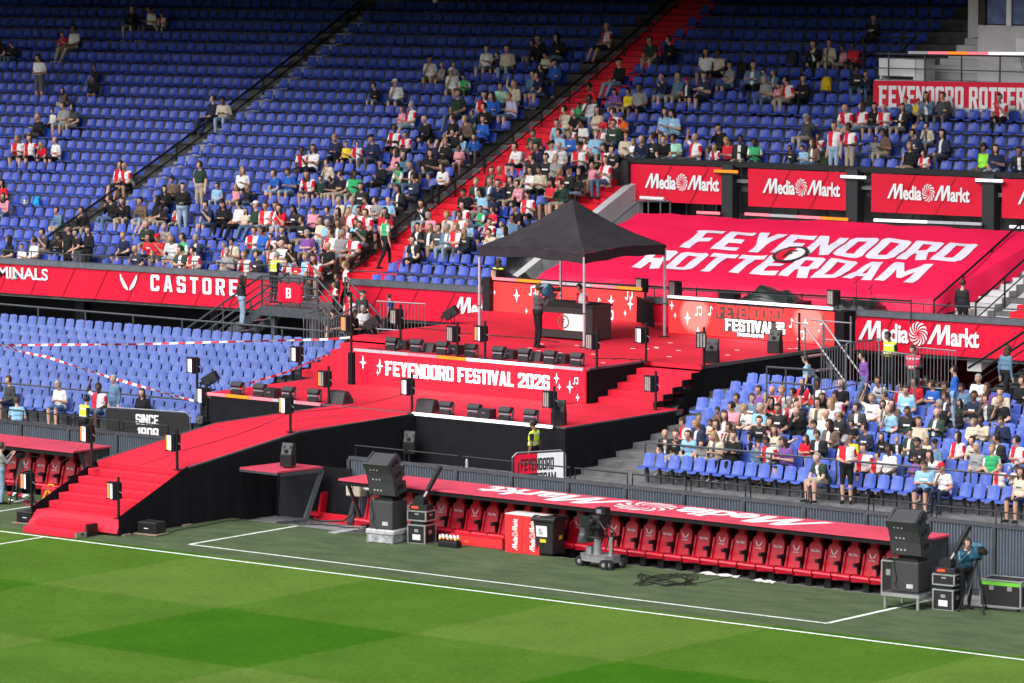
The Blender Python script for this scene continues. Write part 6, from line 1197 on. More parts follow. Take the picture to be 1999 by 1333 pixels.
def body_mesh(name, armR, armL, lean, hy, hp, seated=True, leg=0.0, walk=0.0):
    P = []   # (a,b,ra,rb,tag)
    Rl = Matrix.Rotation(lean, 3, 'X'); pel = Vector((0, 0, .53 if seated else .93))
    def T(v): return pel + Rl @ Vector(v)
    for s_, sl, fo, arm in ((1, SLL, FOL, armL), (-1, SLR, FOR_, armR)):
        hip = pel + Vector((s_ * .085, 0, -.01))
        if seated: kn = Vector((s_ * (.13 + .02 * leg), -.43 - .03 * leg, .55 - .04 * leg)); an = Vector((s_ * .125, -.42 - .26 * leg, .10)); toe = an + Vector((s_ * .02, -.15, -.045))
        else: sw = walk * s_; kn = Vector((s_ * .10, -.03 - .16 * sw, .50)); an = Vector((s_ * .10, .02 - .22 * sw + (.10 if sw < 0 else 0), .09)); toe = an + Vector((s_ * .02, -.15, -.045))
        mid = hip.lerp(kn, .5) + Vector((0, 0, .012 if seated else 0))
        P += [(hip, mid, .092, .082, THIGH), (mid, kn, .082, .062, THIGH), (kn, kn.lerp(an, .4), .060, .058, SHIN), (kn.lerp(an, .4), an, .058, .040, SHIN), (an + Vector((0, .03, -.035)), toe, .042, .036, SHOE)]
        sh = T((s_ * .165, .035, .43)); e, w_ = ARMS[arm]; el = sh + Rl @ Vector((s_ * e[0], e[1], e[2])); wr = sh + Rl @ Vector((s_ * w_[0], w_[1], w_[2]))
        dirw = (wr - el).normalized(); P += [(T((s_ * .10, .03, .43)), sh, .062, .062, TORSO), (sh, sh.lerp(el, .62), .060, .052, sl), (sh.lerp(el, .62), el, .046, .042, fo), (el, wr, .042, .030, fo), (wr, wr + dirw * .06, .033, .036, SKIN)]
    P += [(T((-.07, .0, .03)), T((.07, .0, .03)), .125, .125, THIGH if not seated else TORSO), (T((-.055, -.01, .14)), T((.055, -.01, .14)), .118, .118, TORSO), (T((-.07, .0, .27)), T((.07, .0, .27)), .118, .118, TORSO), (T((-.085, .015, .37)), T((.085, .015, .37)), .105, .105, TORSO), (T((0, .03, .46)), T((0, .0, .56)), .054, .050, SKIN)]
    Hm = Matrix.Rotation(lean * .25 + hp, 3, 'X'); Hm = Matrix.Rotation(hy, 3, 'Z') @ Hm; hc = T((0, -.005, .56)) + Hm @ Vector((0, -.015, .095))
    hd = lambda x, y, z: hc + Hm @ Vector((x, y, z))
    P += [(hd(0, .012, .035), hd(0, .005, .0), .088, .082, SKIN), (hd(0, -.02, -.02), hd(0, -.035, -.065), .070, .048, SKIN), (hd(0, -.092, .0), hd(0, -.100, -.022), .013, .017, SKIN), (hd(.078, .01, -.01), hd(.08, .015, .02), .018, .018, SKIN), (hd(-.078, .01, -.01), hd(-.08, .015, .02), .018, .018, SKIN)]
    mb = MB()
    for a, b, ra, rb, t in P: V, F = prim_mesh(a, b, ra, rb); mb.add(V, F, black)
    o = mb.build('tmp'); md = o.modifiers.new('r', 'REMESH'); md.mode = 'VOXEL'; md.voxel_size = .0205; md.use_smooth_shade = True; sm = o.modifiers.new('s', 'SMOOTH'); sm.iterations = 3; sm.factor = .5
    me = bpy.data.meshes.new_from_object(o.evaluated_get(bpy.context.evaluated_depsgraph_get())); bpy.data.objects.remove(o)
    nv, nf = len(me.vertices), len(me.polygons); co = np.empty(nv * 3); me.vertices.foreach_get('co', co); co = co.reshape(-1, 3); ce = np.empty(nf * 3); me.polygons.foreach_get('center', ce); ce = ce.reshape(-1, 3)
    D = np.empty((len(P), nf))
    for k, (a, b, ra, rb, t) in enumerate(P):
        a, b = np.array(a), np.array(b); ab = b - a; tt = np.clip(((ce - a) @ ab) / max(ab @ ab, 1e-9), 0, 1); D[k] = np.linalg.norm(ce - (a + tt[:, None] * ab), axis=1) - (ra + (rb - ra) * tt)
    tg = np.array([p[4] for p in P])[np.argmin(D, axis=0)]
    V = [tuple(v) for v in co]; F = [tuple(p.vertices) for p in me.polygons]; MI = list(tg); bpy.data.meshes.remove(me)
    ex = MB()    # eyes, mouth and fingers
    for s_ in (-1, 1):
        ex.ell(hd(s_ * .032, -.083, .018), (.013, .008, .008), 'e', 6, 4, Hm); arm, = ((armL if s_ > 0 else armR),); sh = T((s_ * .165, .035, .43)); e, w_ = ARMS[arm]; el = sh + Rl @ Vector((s_ * e[0], e[1], e[2])); wr = sh + Rl @ Vector((s_ * w_[0], w_[1], w_[2])); d = (wr - el).normalized(); sd_ = d.cross(Vector((0, 0, 1))); sd_ = sd_.normalized() if sd_.length > .05 else Vector((1, 0, 0)); dn = sd_.cross(d) * -1
        for q in range(4): b_ = wr + d * .075 + sd_ * (-.024 + .016 * q); L = (.058, .066, .062, .048)[q]; ex.cyl(b_, b_ + d * L * .6, .0085, 's', 5, .008); ex.cyl(b_ + d * L * .6, b_ + d * L * .9 + Vector((0, 0, -.025)), .008, 's', 5, .006)
        b_ = wr + d * .035 + sd_ * s_ * .028; ex.cyl(b_, b_ + d * .045 + sd_ * s_ * .022, .010, 's', 5, .008)
    ex.ell(hd(0, -.080, -.052), (.022, .006, .006), 'm', 6, 4, Hm)
    o_ = len(V); V += ex.v; F += [tuple(i + o_ for i in f) for f in ex.f]; MI += [DARK if ex.mats[m] in ('e', 'm') else SKIN for m in ex.m]
    mesh = bpy.data.meshes.new(name); mesh.from_pydata(V, [], F)
    for k in range(10): mesh.materials.append(None)
    mesh.polygons.foreach_set('material_index', np.array(MI, dtype=np.int32)); mesh.polygons.foreach_set('use_smooth', np.ones(len(F), dtype=bool)); mesh.update()
    M4 = Hm.to_4x4(); M4.translation = hc; return mesh, M4
SEATED = [body_mesh('seated_body', *a) for a in [('lap', 'lap', .05, 0, 0), ('lean', 'lean', .45, .15, -.25), ('phone', 'phone', .15, 0, .35), ('cross', 'cross', -.05, .5, 0), ('chin', 'lap', .22, -.4, 0), ('lap', 'phone', .0, .7, 0), ('lap', 'lap', -.10, -.7, 0, True, 1.0), ('up', 'lap', 0, .2, 0), ('lap', 'point', .1, .3, 0), ('lean', 'chin', .40, .3, -.1), ('cross', 'lap', .1, -.6, .05)]]
STAND = [body_mesh('standing_body', *a) for a in [('side', 'side', 0, .2, 0, False), ('hold', 'hold', .05, -.3, .3, False), ('side', 'hold', .0, .6, 0, False), ('side', 'side', .08, 0, .1, False, 0, 1.0), ('hold', 'lean', .25, .2, 0, False), ('cam', 'cam', .05, 0, 0, False), ('hip', 'side', 0, -.4, 0, False), ('up', 'side', 0, -.2, -.05, False)]]
def hair_mesh(kind):
    mb = MB(); rnd = random.Random(kind)
    def cap(rx, ry, rz, cy, cz, cut=-.02, low=-.02):
        V = []; n, k = 14, 9
        for i in range(k + 1):
            t = math.pi * i / k
            for j in range(n):
                a = 2 * math.pi * j / n; v = Vector((math.sin(t) * math.cos(a) * rx, math.sin(t) * math.sin(a) * ry + cy, math.cos(t) * rz + cz)); v *= 1 + rnd.uniform(-.025, .025)
                if (v.y < cut and v.z < .060) or v.z < low: v = Vector((v.x * .6, v.y * .5 + .02, max(v.z, low)))
                V.append(v)
        mb.add(V, [(i * n + j, (i + 1) * n + j, (i + 1) * n + (j + 1) % n, i * n + (j + 1) % n) for i in range(k) for j in range(n)], black)
    if kind == 'cap':
        cap(.096, .108, .095, .004, .045, -.3, .035)
        mb.add([(.07 * math.cos(a), -.085 - .085 * math.sin(a), .045 - .02 * math.sin(a)) for a in [math.pi * i / 8 for i in range(9)]] + [(.07 * math.cos(a), -.085 - .07 * math.sin(a), .058 - .02 * math.sin(a)) for a in [math.pi * i / 8 for i in range(9)]], [tuple(range(9)), tuple(range(17, 8, -1))] + [(i, i + 1, i + 10, i + 9) for i in range(8)], black)
    else:
        cap(.093, .106, .118, .012, .022, -.035, -.05)
        if kind == 'long': mb.ell((0, .062, -.10), (.092, .050, .165), black, 10, 7); mb.ell((.072, .01, -.10), (.026, .045, .13), black, 8, 6); mb.ell((-.072, .01, -.10), (.026, .045, .13), black, 8, 6)
        if kind == 'tail': mb.ell((0, .125, -.03), (.035, .045, .09), black, 8, 6)
        if kind == 'bun': mb.ell((0, .06, .135), (.045, .045, .04), black, 8, 6)
        if kind == 'curly':
            for i in range(26): a = rnd.uniform(0, 6.28); t = rnd.uniform(.1, 1.9); p = Vector((math.sin(t) * math.cos(a) * .10, math.sin(t) * math.sin(a) * .11 + .015, math.cos(t) * .12 + .02)); (p.y > -.05 or p.z > .05) and mb.ell(p, (.035, .035, .035), black, 6, 4)
    me = mb.build('hair_' + kind, smooth=True); d = me.data; bpy.data.objects.remove(me); return d
HAIR = {k: hair_mesh(k) for k in ('short', 'long', 'tail', 'bun', 'cap', 'curly')}
def cloth(n, c, v=.2): return M('cloth_' + n, c, .85, v, 11, .45, spec=.2)
def worn(n, c, c2, x0, x1, z0, z1):
    """top with a printed panel or an open front: c2 where x0<|x|<x1, z0<z<z1 on the chest"""
    m = bpy.data.materials.new('cloth_' + n); m.use_nodes = True; nn = m.node_tree.nodes; l = m.node_tree.links; b = nn['Principled BSDF']; b.inputs['Roughness'].default_value = .85
    tc = nn.new('ShaderNodeTexCoord'); sp = nn.new('ShaderNodeSeparateXYZ'); l.new(tc.outputs['Object'], sp.inputs[0]); ab = nn.new('ShaderNodeMath'); ab.operation = 'ABSOLUTE'; l.new(sp.outputs['X'], ab.inputs[0])
    fac = None
    for src, op, v in ((ab.outputs[0], 'GREATER_THAN', x0), (ab.outputs[0], 'LESS_THAN', x1), (sp.outputs['Z'], 'GREATER_THAN', z0), (sp.outputs['Z'], 'LESS_THAN', z1), (sp.outputs['Y'], 'LESS_THAN', -.02)):
        q = nn.new('ShaderNodeMath'); q.operation = op; q.inputs[1].default_value = v; l.new(src, q.inputs[0])
        if fac is None: fac = q.outputs[0]
        else: k = nn.new('ShaderNodeMath'); k.operation = 'MULTIPLY'; l.new(fac, k.inputs[0]); l.new(q.outputs[0], k.inputs[1]); fac = k.outputs[0]
    l.new(mix_rgb(nn, l, fac, c, c2), b.inputs['Base Color']); no = nn.new('ShaderNodeTexNoise'); no.inputs['Scale'].default_value = 11; l.new(tc.outputs['Object'], no.inputs['Vector']); bp = nn.new('ShaderNodeBump'); bp.inputs['Strength'].default_value = .45; bp.inputs['Distance'].default_value = .02; l.new(no.outputs['Fac'], bp.inputs['Height']); l.new(bp.outputs[0], b.inputs['Normal']); return m
def half_shirt():
    m = bpy.data.materials.new('halved_red_white_shirt'); m.use_nodes = True; n = m.node_tree.nodes; l = m.node_tree.links; b = n['Principled BSDF']; b.inputs['Roughness'].default_value = .8
    tc = n.new('ShaderNodeTexCoord'); sp = n.new('ShaderNodeSeparateXYZ'); l.new(tc.outputs['Object'], sp.inputs[0]); g = n.new('ShaderNodeMath'); g.operation = 'GREATER_THAN'; g.inputs[1].default_value = 0; l.new(sp.outputs['X'], g.inputs[0])
    l.new(mix_rgb(n, l, g.outputs[0], (.62, .006, .028), (.74, .72, .74)), b.inputs['Base Color']); return m
def vest_mat(name, col):
    m = bpy.data.materials.new(name); m.use_nodes = True; n = m.node_tree.nodes; l = m.node_tree.links; b = n['Principled BSDF']; b.inputs['Roughness'].default_value = .7
    tc = n.new('ShaderNodeTexCoord'); sp = n.new('ShaderNodeSeparateXYZ'); l.new(tc.outputs['Object'], sp.inputs[0]); w_ = n.new('ShaderNodeMath'); w_.operation = 'PINGPONG'; w_.inputs[1].default_value = .11; l.new(sp.outputs['Z'], w_.inputs[0]); g = n.new('ShaderNodeMath'); g.operation = 'LESS_THAN'; g.inputs[1].default_value = .022; l.new(w_.outputs[0], g.inputs[0])
    l.new(mix_rgb(n, l, g.outputs[0], col, (.55, .56, .55)), b.inputs['Base Color']); return m
FEY = half_shirt(); VY = vest_mat('hi_vis_yellow', (.62, .85, .03)); VR = vest_mat('hi_vis_red', (.72, .03, .08))
CL = {k: (n_, cloth(n_.replace(' ', '_'), c)) for k, (n_, c) in {'K': ('black', (.014, .014, .016)), 'W': ('white', (.70, .69, .70)), 'N': ('navy', (.018, .025, .06)), 'B': ('pale blue', (.25, .48, .68)), 'G': ('dark green', (.022, .045, .034)), 'g': ('green-white', (.04, .36, .14)), 'Y': ('yellow', (.75, .56, .03)), 'R': ('red', (.56, .012, .03)), 'P': ('pink', (.66, .26, .34)), 'U': ('royal blue', (.02, .10, .42)), 'E': ('grey', (.26, .26, .27)), 'C': ('cream', (.58, .50, .38)), 'D': ('denim', (.10, .18, .28)), 'V': ('purple', (.20, .08, .32)), 'O': ('orange', (.75, .12, .02)), 'M': ('mint', (.32, .62, .50)), 'L': ('lavender', (.42, .40, .58)), 'T': ('brown', (.13, .085, .065)), 'H': ('charcoal', (.05, .05, .055)), 'l': ('lime', (.25, .72, .06))}.items()}
VAR = {}
for k_ in 'KNGHRDTCUEBWP':
    c_ = {'K': (.014, .014, .016), 'N': (.018, .025, .06), 'G': (.022, .045, .034), 'H': (.05, .05, .055), 'R': (.56, .012, .03), 'D': (.10, .18, .28), 'T': (.13, .085, .065), 'C': (.58, .50, .38), 'U': (.02, .10, .42), 'E': (.26, .26, .27), 'B': (.25, .48, .68), 'W': (.70, .69, .70), 'P': (.66, .26, .34)}[k_]
    o_ = (.72, .70, .70) if k_ not in 'WCE' else (.08, .08, .10)
    VAR[k_] = [worn('print_' + k_, c_, o_, -1, .085, .80, .845)] + ([worn('open_' + k_, c_, o_, -1, .045, .60, 1.06)] if k_ in 'KNHDTCGU' else [worn('band_' + k_, c_, (.5, .02, .04) if k_ != 'R' else o_, .1, .3, .70, .74)])
SKINS = [M('skin_%d' % i, c, .55, .08, 12, spec=.35) for i, c in enumerate(((.56, .33, .25), (.50, .28, .20), (.42, .23, .16), (.24, .12, .075), (.10, .05, .032)))]
HC = {k: M('hair_' + n_, c, .6, .25, 40, .4) for k, (n_, c) in {'s': ('brown', (.045, .026, .016)), 'd': ('dark', (.012, .010, .009)), 'b': ('blond', (.30, .20, .09)), 'g': ('grey', (.30, .29, .28))}.items()}
shoeW, shoeK = cloth('shoe_white', (.6, .6, .6)), cloth('shoe_black', (.02, .02, .02)); jeans = [cloth('jeans_blue', (.09, .15, .25)), cloth('jeans_pale', (.26, .36, .48)), cloth('trousers_black', (.014, .014, .017)), cloth('trousers_grey', (.09, .09, .10)), cloth('trousers_beige', (.38, .32, .25)), cloth('shorts_navy', (.02, .025, .05))]
darkm = M('eye_dark', (.03, .018, .015), .5, 0)
HK = {'s': ('short', 's', 'brown-haired'), 'd': ('short', 'd', 'dark-haired'), 'b': ('short', 'b', 'fair-haired'), 'g': ('short', 'g', 'grey-haired'), 'x': (None, None, 'bald'), 'l': ('long', 'd', 'long dark-haired'), 'm': ('long', 'b', 'long fair-haired'), 'n': ('long', 's', 'long brown-haired'), 'k': ('bun', 'd', 'bun-haired'), 'u': ('curly', 'd', 'curly-haired'), 't': ('tail', 'b', 'ponytailed'), 'c': ('cap', 'K', 'black-capped'), 'r': ('cap', 'R', 'red-capped'), 'w': ('cap', 'W', 'white-capped'), 'a': ('cap', 'E', 'grey-capped'), 'f': ('cap', 'G', 'green-capped')}
def outfit(sh, hr, rnd, skin=None, plain=False):
    sk = SKINS[skin] if skin is not None else SKINS[rnd.choice((0, 0, 0, 1, 1, 2) if hr != 'd' else (0, 1, 2, 3, 3, 4))]; nm = 'red-white shirt' if sh == 'F' else CL[sh][0] + ' top'
    c = FEY if sh == 'F' else CL[sh][1]; c_t = c if plain or sh not in VAR or rnd.random() < .35 else rnd.choice(VAR[sh]); long_ = sh in 'KNDHCGLTU' and rnd.random() < .6
    sl, sr = (CL['R'][1], CL['W'][1]) if sh == 'F' else (c, c)
    if sh == 'g': sl = sr = CL['W'][1]
    fo = c if long_ else sk; th = rnd.choice(jeans); shn = sk if rnd.random() < (.6 if not long_ else .15) else th; return [sk, c_t, sl, sr, fo, fo, th, shn, rnd.choice((shoeW, shoeK)), darkm], nm
def make_person(body, loc, rz, mats, hair, scale=1.0, label=None, group=None, wid=1.0):
    me, HM = body; o = bpy.data.objects.new('person', me); COL.objects.link(o); o.matrix_basis = Matrix.Translation(Vector(loc)) @ Matrix.Rotation(rz, 4, 'Z') @ Matrix.Diagonal((scale * wid, scale * wid, scale, 1))
    for i, m in enumerate(mats): o.material_slots[i].link = 'OBJECT'; o.material_slots[i].material = m
    tag(o, label, 'person', group)
    k, hc, _ = HK[hair]
    if k:
        h = bpy.data.objects.new('cap' if k == 'cap' else 'hair', HAIR[k]); COL.objects.link(h); h.parent = o; h.matrix_basis = HM; h.material_slots[0].link = 'OBJECT'; h.material_slots[0].material = CL[hc][1] if k == 'cap' else HC[hc]
    return o
# heads read off the photograph: x y (enlarged crop pixels), top colour, hair, S standing, k child
CROPS = {
(0, 0): '15 215 K l;75 240 K s k;365 195 R s k;400 180 W d;235 350 W s S;530 385 K d k;528 462 K d k;375 490 T l k;295 630 W s k;362 615 E s;415 620 H l;210 660 K m;105 775 F m;170 785 F n;250 800 R m k;315 790 W x;735 60 K d;850 60 W s;905 85 F s k;1183 575 N s;1250 570 C d;668 945 F l;722 935 F x;1130 910 G s S;1210 1015 B s k;1352 945 W m;1318 1045 P m k;1385 1050 K m k;915 1025 K l;970 1005 T k;1012 1085 K d S;1560 975 U s;1617 970 U s;1695 835 F d;1742 850 W n;1838 905 C s;1875 795 N b;1930 805 Y d k;1990 810 F s k;1735 965 F n;1790 1020 G s k;1855 980 K s k;1910 970 K s;1975 970 g d;15 1040 R l;40 1055 P n;635 1130 K s;700 1135 K n;807 1130 T k;868 1135 K l;910 1165 K d k;988 1160 F d k;1178 1150 N d;1250 1155 K l;1325 1150 W d;1356 1160 R c;1406 1155 G w;1485 1175 F s;1538 1160 F s;1570 1175 R n;1650 1165 K l;347 1160 D s;462 1165 K s',
(0, 400): '270 145 H d;338 160 K d k;397 150 K c S;460 150 K d S;500 120 K n S;823 105 G x;940 135 E g;690 175 N b;770 230 N x;850 190 R s;905 190 R r;975 205 W b;1012 205 g s;1100 195 N g;1015 245 G s;1083 265 F d;1260 215 F b k;1295 195 C d;1265 270 E g;1370 275 F t;1437 275 K s;1473 110 U d;1527 145 U d;1505 185 F s k;1580 220 W x;1640 225 K l;1690 80 K s;1755 15 P s;1830 30 N s;1900 45 T l;1785 120 C s;1870 115 H n;1915 130 F b k;1718 170 V g;1838 190 F s;1900 170 E g;1830 240 K x;1975 135 F d;1700 260 B b;1660 295 R s k;1610 325 F s k;1760 220 V s k;42 195 K l;120 205 W s k;182 185 W s',
(650, 0): '1520 160 F x;1590 350 K c;855 290 W s;955 290 C s;925 325 N s k;1155 220 K s;1115 250 N s k;1190 280 C s k;1258 240 K l;545 345 W c;605 385 E b k;675 380 E b k;668 420 W w;735 445 g s k;1120 415 D s;1155 405 N s;1180 360 N s k;1240 350 U c;235 490 K s k;360 470 W w;692 540 G x;845 505 F l;865 505 U n;945 485 M s;1010 490 C m;1000 560 L b;425 605 F g;383 635 P s k;540 680 K x;660 670 K s;755 635 T b;800 655 N s k;850 610 K d;835 690 U s;690 700 K d;340 745 F d;418 760 F s k;225 790 N c;555 815 N d;627 815 K b;705 790 P d k;745 770 B n k;775 770 U n k;265 880 K d;345 880 P n;430 870 D n;385 920 g s;450 940 K x;540 880 K l;615 910 W n;160 1045 K s;235 1090 E s;375 1070 K n;445 1010 N d;195 1115 F s;245 1140 K d;292 1150 R l;130 1110 B g;142 1185 F s;215 1195 F s;45 1180 T n;115 1275 B n;20 1255 E n;520 1120 K d;1445 485 R u;1440 550 W d;1375 580 g d k;1470 590 C n;1308 630 C d;1280 695 E d;1330 720 F d k;1400 715 W d;1503 680 F r k;1570 640 F s;1628 675 O s k;1575 525 V s k;1648 545 Y d k;1710 500 E d;1862 430 N x;1925 440 D m;1975 480 N r k;1790 250 G d;1880 250 K s;1850 660 B l;1910 660 B l;1125 760 G s;1185 780 F s;1265 765 B s;1335 775 U b;1408 775 W d;1465 770 B b;1527 790 F n;1632 770 C s;1680 785 W m k;1725 820 N x;1770 770 K s;1855 795 K s;1890 790 M d;1378 825 F s;1050 830 W s;1105 850 K s;1150 835 N d;1250 850 K l;1120 900 N s;1190 905 K s;1232 910 E g;1330 925 C m;1160 970 C d;1230 990 R l;1300 960 K c;1375 1000 K d k;1450 935 P m k;905 970 G s;945 965 R x;815 1000 G g;885 1030 D m;935 1040 N s;995 1035 K s;740 1095 K d;840 1080 B l;870 1110 N d k;1085 1090 F c;1280 1050 G s;1240 1050 K s;750 1165 F d;765 1200 B b k;820 1180 g s k;550 1205 P g;640 1200 C b;1050 1175 K c;870 1245 F s k;940 1230 B b k;1010 1250 B s k;695 1290 F b;760 1275 K m;540 1280 K m;475 1300 K d;900 1290 C s',
(600, 450): '615 8 K d;715 8 H s;840 10 F m;905 6 K m;1045 10 C b',
(1299, 0): '215 455 N s;300 310 C d;355 360 E d;487 390 D n;560 420 D s k;597 420 D b k;565 460 E g;635 475 P n k;695 455 F d;765 460 K d;230 260 W l;850 245 K s;912 255 C d;992 295 P d k;1070 250 R d;1160 120 K s;1075 405 K d;1135 420 N s k;1340 480 D r k;1412 495 Y r k;1470 490 D n;1553 465 H s;1880 535 F d;1022 610 F x;1087 625 F n;1165 620 K l;1213 620 F x;1318 605 K l;1410 705 N b k;1440 720 C s k;1487 680 K s;1550 715 N l;1385 760 N d;860 735 F d k;795 670 H a;312 725 K c;165 795 F x;290 850 F m k;355 810 R m;415 810 K d;500 805 g d;520 870 F s;760 840 B s k;795 845 N n;820 850 T n;720 885 K d k;955 800 F s S;1045 760 F d S;1175 790 E d k;1225 765 T d;1365 910 K b;1445 930 F n k;1780 830 l u;1830 840 N n;1985 850 K d',
}
LOWER = {
(1299, 750): '75 265 K s;115 245 F s;150 285 B s;190 230 N t;265 215 C s k;300 150 T d k;330 210 T n;370 275 C s;188 325 E s k;290 310 C m;375 300 K s;405 170 V b k;463 160 W b;483 90 D s;525 60 V s;560 100 H g;537 150 B g;613 130 R l;625 180 K d;650 75 R s;705 70 B s;695 35 K d;785 35 N d k;845 20 F d;885 95 K l;945 80 F s;705 120 F g;795 130 G d;850 120 C s;895 175 W x;970 25 K x;735 195 K x;975 195 K w;627 235 P n;560 270 W n k;610 280 C n;570 345 F d;680 340 V n;835 290 K s;925 260 T l;790 305 R n k;515 355 D s k;1070 150 H s;1155 135 R s k;1135 60 K c;1065 205 U b k;1030 230 K d k;1120 285 N d;1235 100 N s;1280 90 T n;1345 50 B s;1350 140 K d;1410 215 C s;1370 285 G f;1510 190 G x;1540 120 K g;1580 50 N s;1625 110 K c;1697 110 N d;1795 100 H s;1885 110 K b;1715 240 C b k;1795 215 C d;1740 335 C d;1625 320 F l;1415 360 K d;1515 360 N m;1300 310 K b k;1230 315 K n k;1035 320 Y d;1110 360 F s;1250 390 W d;1160 420 F s k;1390 430 V d k;1485 420 W n;1450 465 B s;1560 500 W r;1740 390 E g;1820 400 g b;1860 345 K k;1870 480 F b k;1970 350 F d;15 300 K x;890 410 G g;1055 420 F n S;1030 370 F a S;1985 620 C n',
(1299, 400): '1225 1000 W s;1305 1015 F d k;1390 945 F c;1455 1015 N s k;1495 1030 U s;1580 1045 N s;1560 940 F r;1750 940 W g;1815 1060 V n;1865 1060 C s;1995 985 K s',
(0, 580, 4.9925): '130 860 C m;95 880 H s;590 900 W g;960 920 F d;1390 940 K n',
}
PEOPLE = []
def locate(x, y, ring, hz):
    best = None
    for r in (range(26) if ring == 2 else range(10)):
        Yr = (Y2 + D2 * r if ring == 2 else Y1 + D1 * r) - .22; p = ay(x, y, Yr)
        if ring == 2 and ((p.x > -34.6 and r < 11) or (p.x > -27.6 and r > 15)): continue
        e = abs(p.z - ((z2tr if ring == 2 else z1tr)(r, p.x) + hz))
        if best is None or e < best[0]: best = (e, r, p.x, Yr)
    return best[1:]
for ring, src in ((2, CROPS), (1, LOWER)):
    for org, s_ in src.items():
        sc_ = org[2] if len(org) > 2 else 2.856
        for it in s_.split(';'):
            f = it.split(); x, y = org[0] + float(f[0]) / sc_, org[1] + float(f[1]) / sc_; fl = f[4:] ; kid = 'k' in fl; st = 'S' in fl
            hz = (1.72 if ring == 2 else 1.62) if st else (1.26 if ring == 2 else 1.12); r, X, Yr = locate(x, y, ring, hz if not kid else hz - .17)
            PEOPLE.append(dict(x=x, y=y, ring=ring, r=r, X=X, Y=Yr, sh=f[2], hr=f[3], kid=kid, st=st))
rf = random.Random(21); cur = list(PEOPLE)     # neighbours hidden between the ones read off one by one
for p in cur:
    dense = (p['ring'] == 2 and ((440 < p['x'] < 760 and 380 < p['y'] < 500) or (960 < p['x'] < 1220 and 200 < p['y'] < 400) or (860 < p['x'] < 1010 and 340 < p['y'] < 480))) or (p['ring'] == 1 and p['r'] > 0 and 1380 < p['x'] < 1990)
    if dense and rf.random() < (.50 if p['ring'] == 2 else .42):
        d = rf.choice((-.5, .5)); q = dict(p); q.update(X=p['X'] + d, x=p['x'] + d * 50, sh=rf.choice('FFFFKNWWEGBBRPDCCL'), hr=rf.choice('sssddblmnxgc'), kid=rf.random() < .25, st=False); PEOPLE.append(q)
PEOPLE.sort(key=lambda p: (p['ring'], p['r'], p['X'])); keep = []
for p in PEOPLE:
    q = next((k for k in reversed(keep[-3:]) if k['ring'] == p['ring'] and k['r'] == p['r'] and abs(k['X'] - p['X']) < .40), None)
    if q is not None:
        if abs(q['X'] - p['X']) < .16: continue
        p['X'] = q['X'] + .40
    keep.append(p)
PEOPLE = keep
def block(p):
    if p['ring'] == 1: return 'left lower stand' if p['X'] < -25 else 'right lower stand'
    return 'left of long handrail' if p['X'] < -55 else ('between handrail and stairs' if p['X'] < -40.2 else 'right of red stairs')
cnt = {}
for p in PEOPLE:
    k = (block(p), p['r']); cnt[k] = cnt.get(k, -1) + 1; p['i'] = cnt[k]; rnd = random.Random(int(p['x'] * 7 + p['y'] * 131)); p['rnd'] = rnd
    p['z'] = (z2tr if p['ring'] == 2 else z1tr)(p['r'], p['X']); p['k'] = 1.0 / depth((p['X'], p['Y'], p['z']))
PEOPLE.sort(key=lambda p: -p['k']); CROWD = []
for n_, p in enumerate(PEOPLE):
    rnd = p['rnd']; mats, nm = outfit(p['sh'], p['hr'], rnd, rnd.choice((3, 4)) if p['hr'] in 'u' else None, n_ >= 300); s_ = (rnd.uniform(.72, .82) if p['kid'] else rnd.uniform(.96, 1.05)) * (1.11 if p['ring'] == 2 else 1.04)
    body = STAND[rnd.choice((0, 1, 2, 4, 6))] if p['st'] else SEATED[rnd.choice((0, 0, 1, 1, 2, 2, 3, 4, 5, 6, 9, 10, 10, 5, 8 if rnd.random() < .3 else 0, 7 if rnd.random() < .3 else 2))]
    rz = rnd.uniform(-.35, .45); loc = (p['X'], p['Y'] if not p['st'] else p['Y'] - .15, p['z'] + (.0 if p['st'] else (1 - s_) * .45))
    lab = '%s %s in %s, %s from left, %s row, %s' % (HK[p['hr']][2], 'child' if p['kid'] else 'person', nm, ordw(p['i']), ordw(p['r']), block(p))
    o = make_person(body, loc, rz, mats, p['hr'], s_, lab, 'spectators in the lower stand' if p['ring'] == 1 else 'spectators in the upper stand', rnd.uniform(.93, 1.13))
    if n_ >= 300: CROWD.append(o)
# the smallest spectators become one mass
if CROWD:
    gm_ = [CL['R'][1], CL['W'][1]]; iR, iW = 0, 1; Vs, Fs, Ms = [], [], []; off = 0
    bpy.context.view_layer.update()
    for o in CROWD:
        for q in [o] + list(o.children):
            mw = q.matrix_world; n = len(q.data.vertices); c = np.empty(n * 3); q.data.vertices.foreach_get('co', c); c = c.reshape(-1, 3) @ np.array(mw.to_3x3()).T + np.array(mw.translation); Vs.append(c)
            idx = [];
            for s_ in q.material_slots:
                if s_.material not in gm_: gm_.append(s_.material)
                idx.append(gm_.index(s_.material))
            fey = [s_.material is FEY for s_ in q.material_slots]
            for f in q.data.polygons: Fs.append(tuple(v + off for v in f.vertices)); Ms.append(idx[f.material_index] if not fey[f.material_index] else (iR if f.center.x < 0 else iW))
            off += n
    me = bpy.data.meshes.new('crowd'); me.from_pydata(np.concatenate(Vs).tolist(), [], Fs)
    for m in gm_: me.materials.append(m)
    me.polygons.foreach_set('material_index', Ms); me.polygons.foreach_set('use_smooth', [True] * len(Fs)); me.update(); c = bpy.data.objects.new('crowd', me); COL.objects.link(c); tag(c, 'small distant spectators scattered over the far upper rows', 'crowd', kind='stuff')
    for o in CROWD:
        for q in list(o.children): bpy.data.objects.remove(q)
        bpy.data.objects.remove(o)
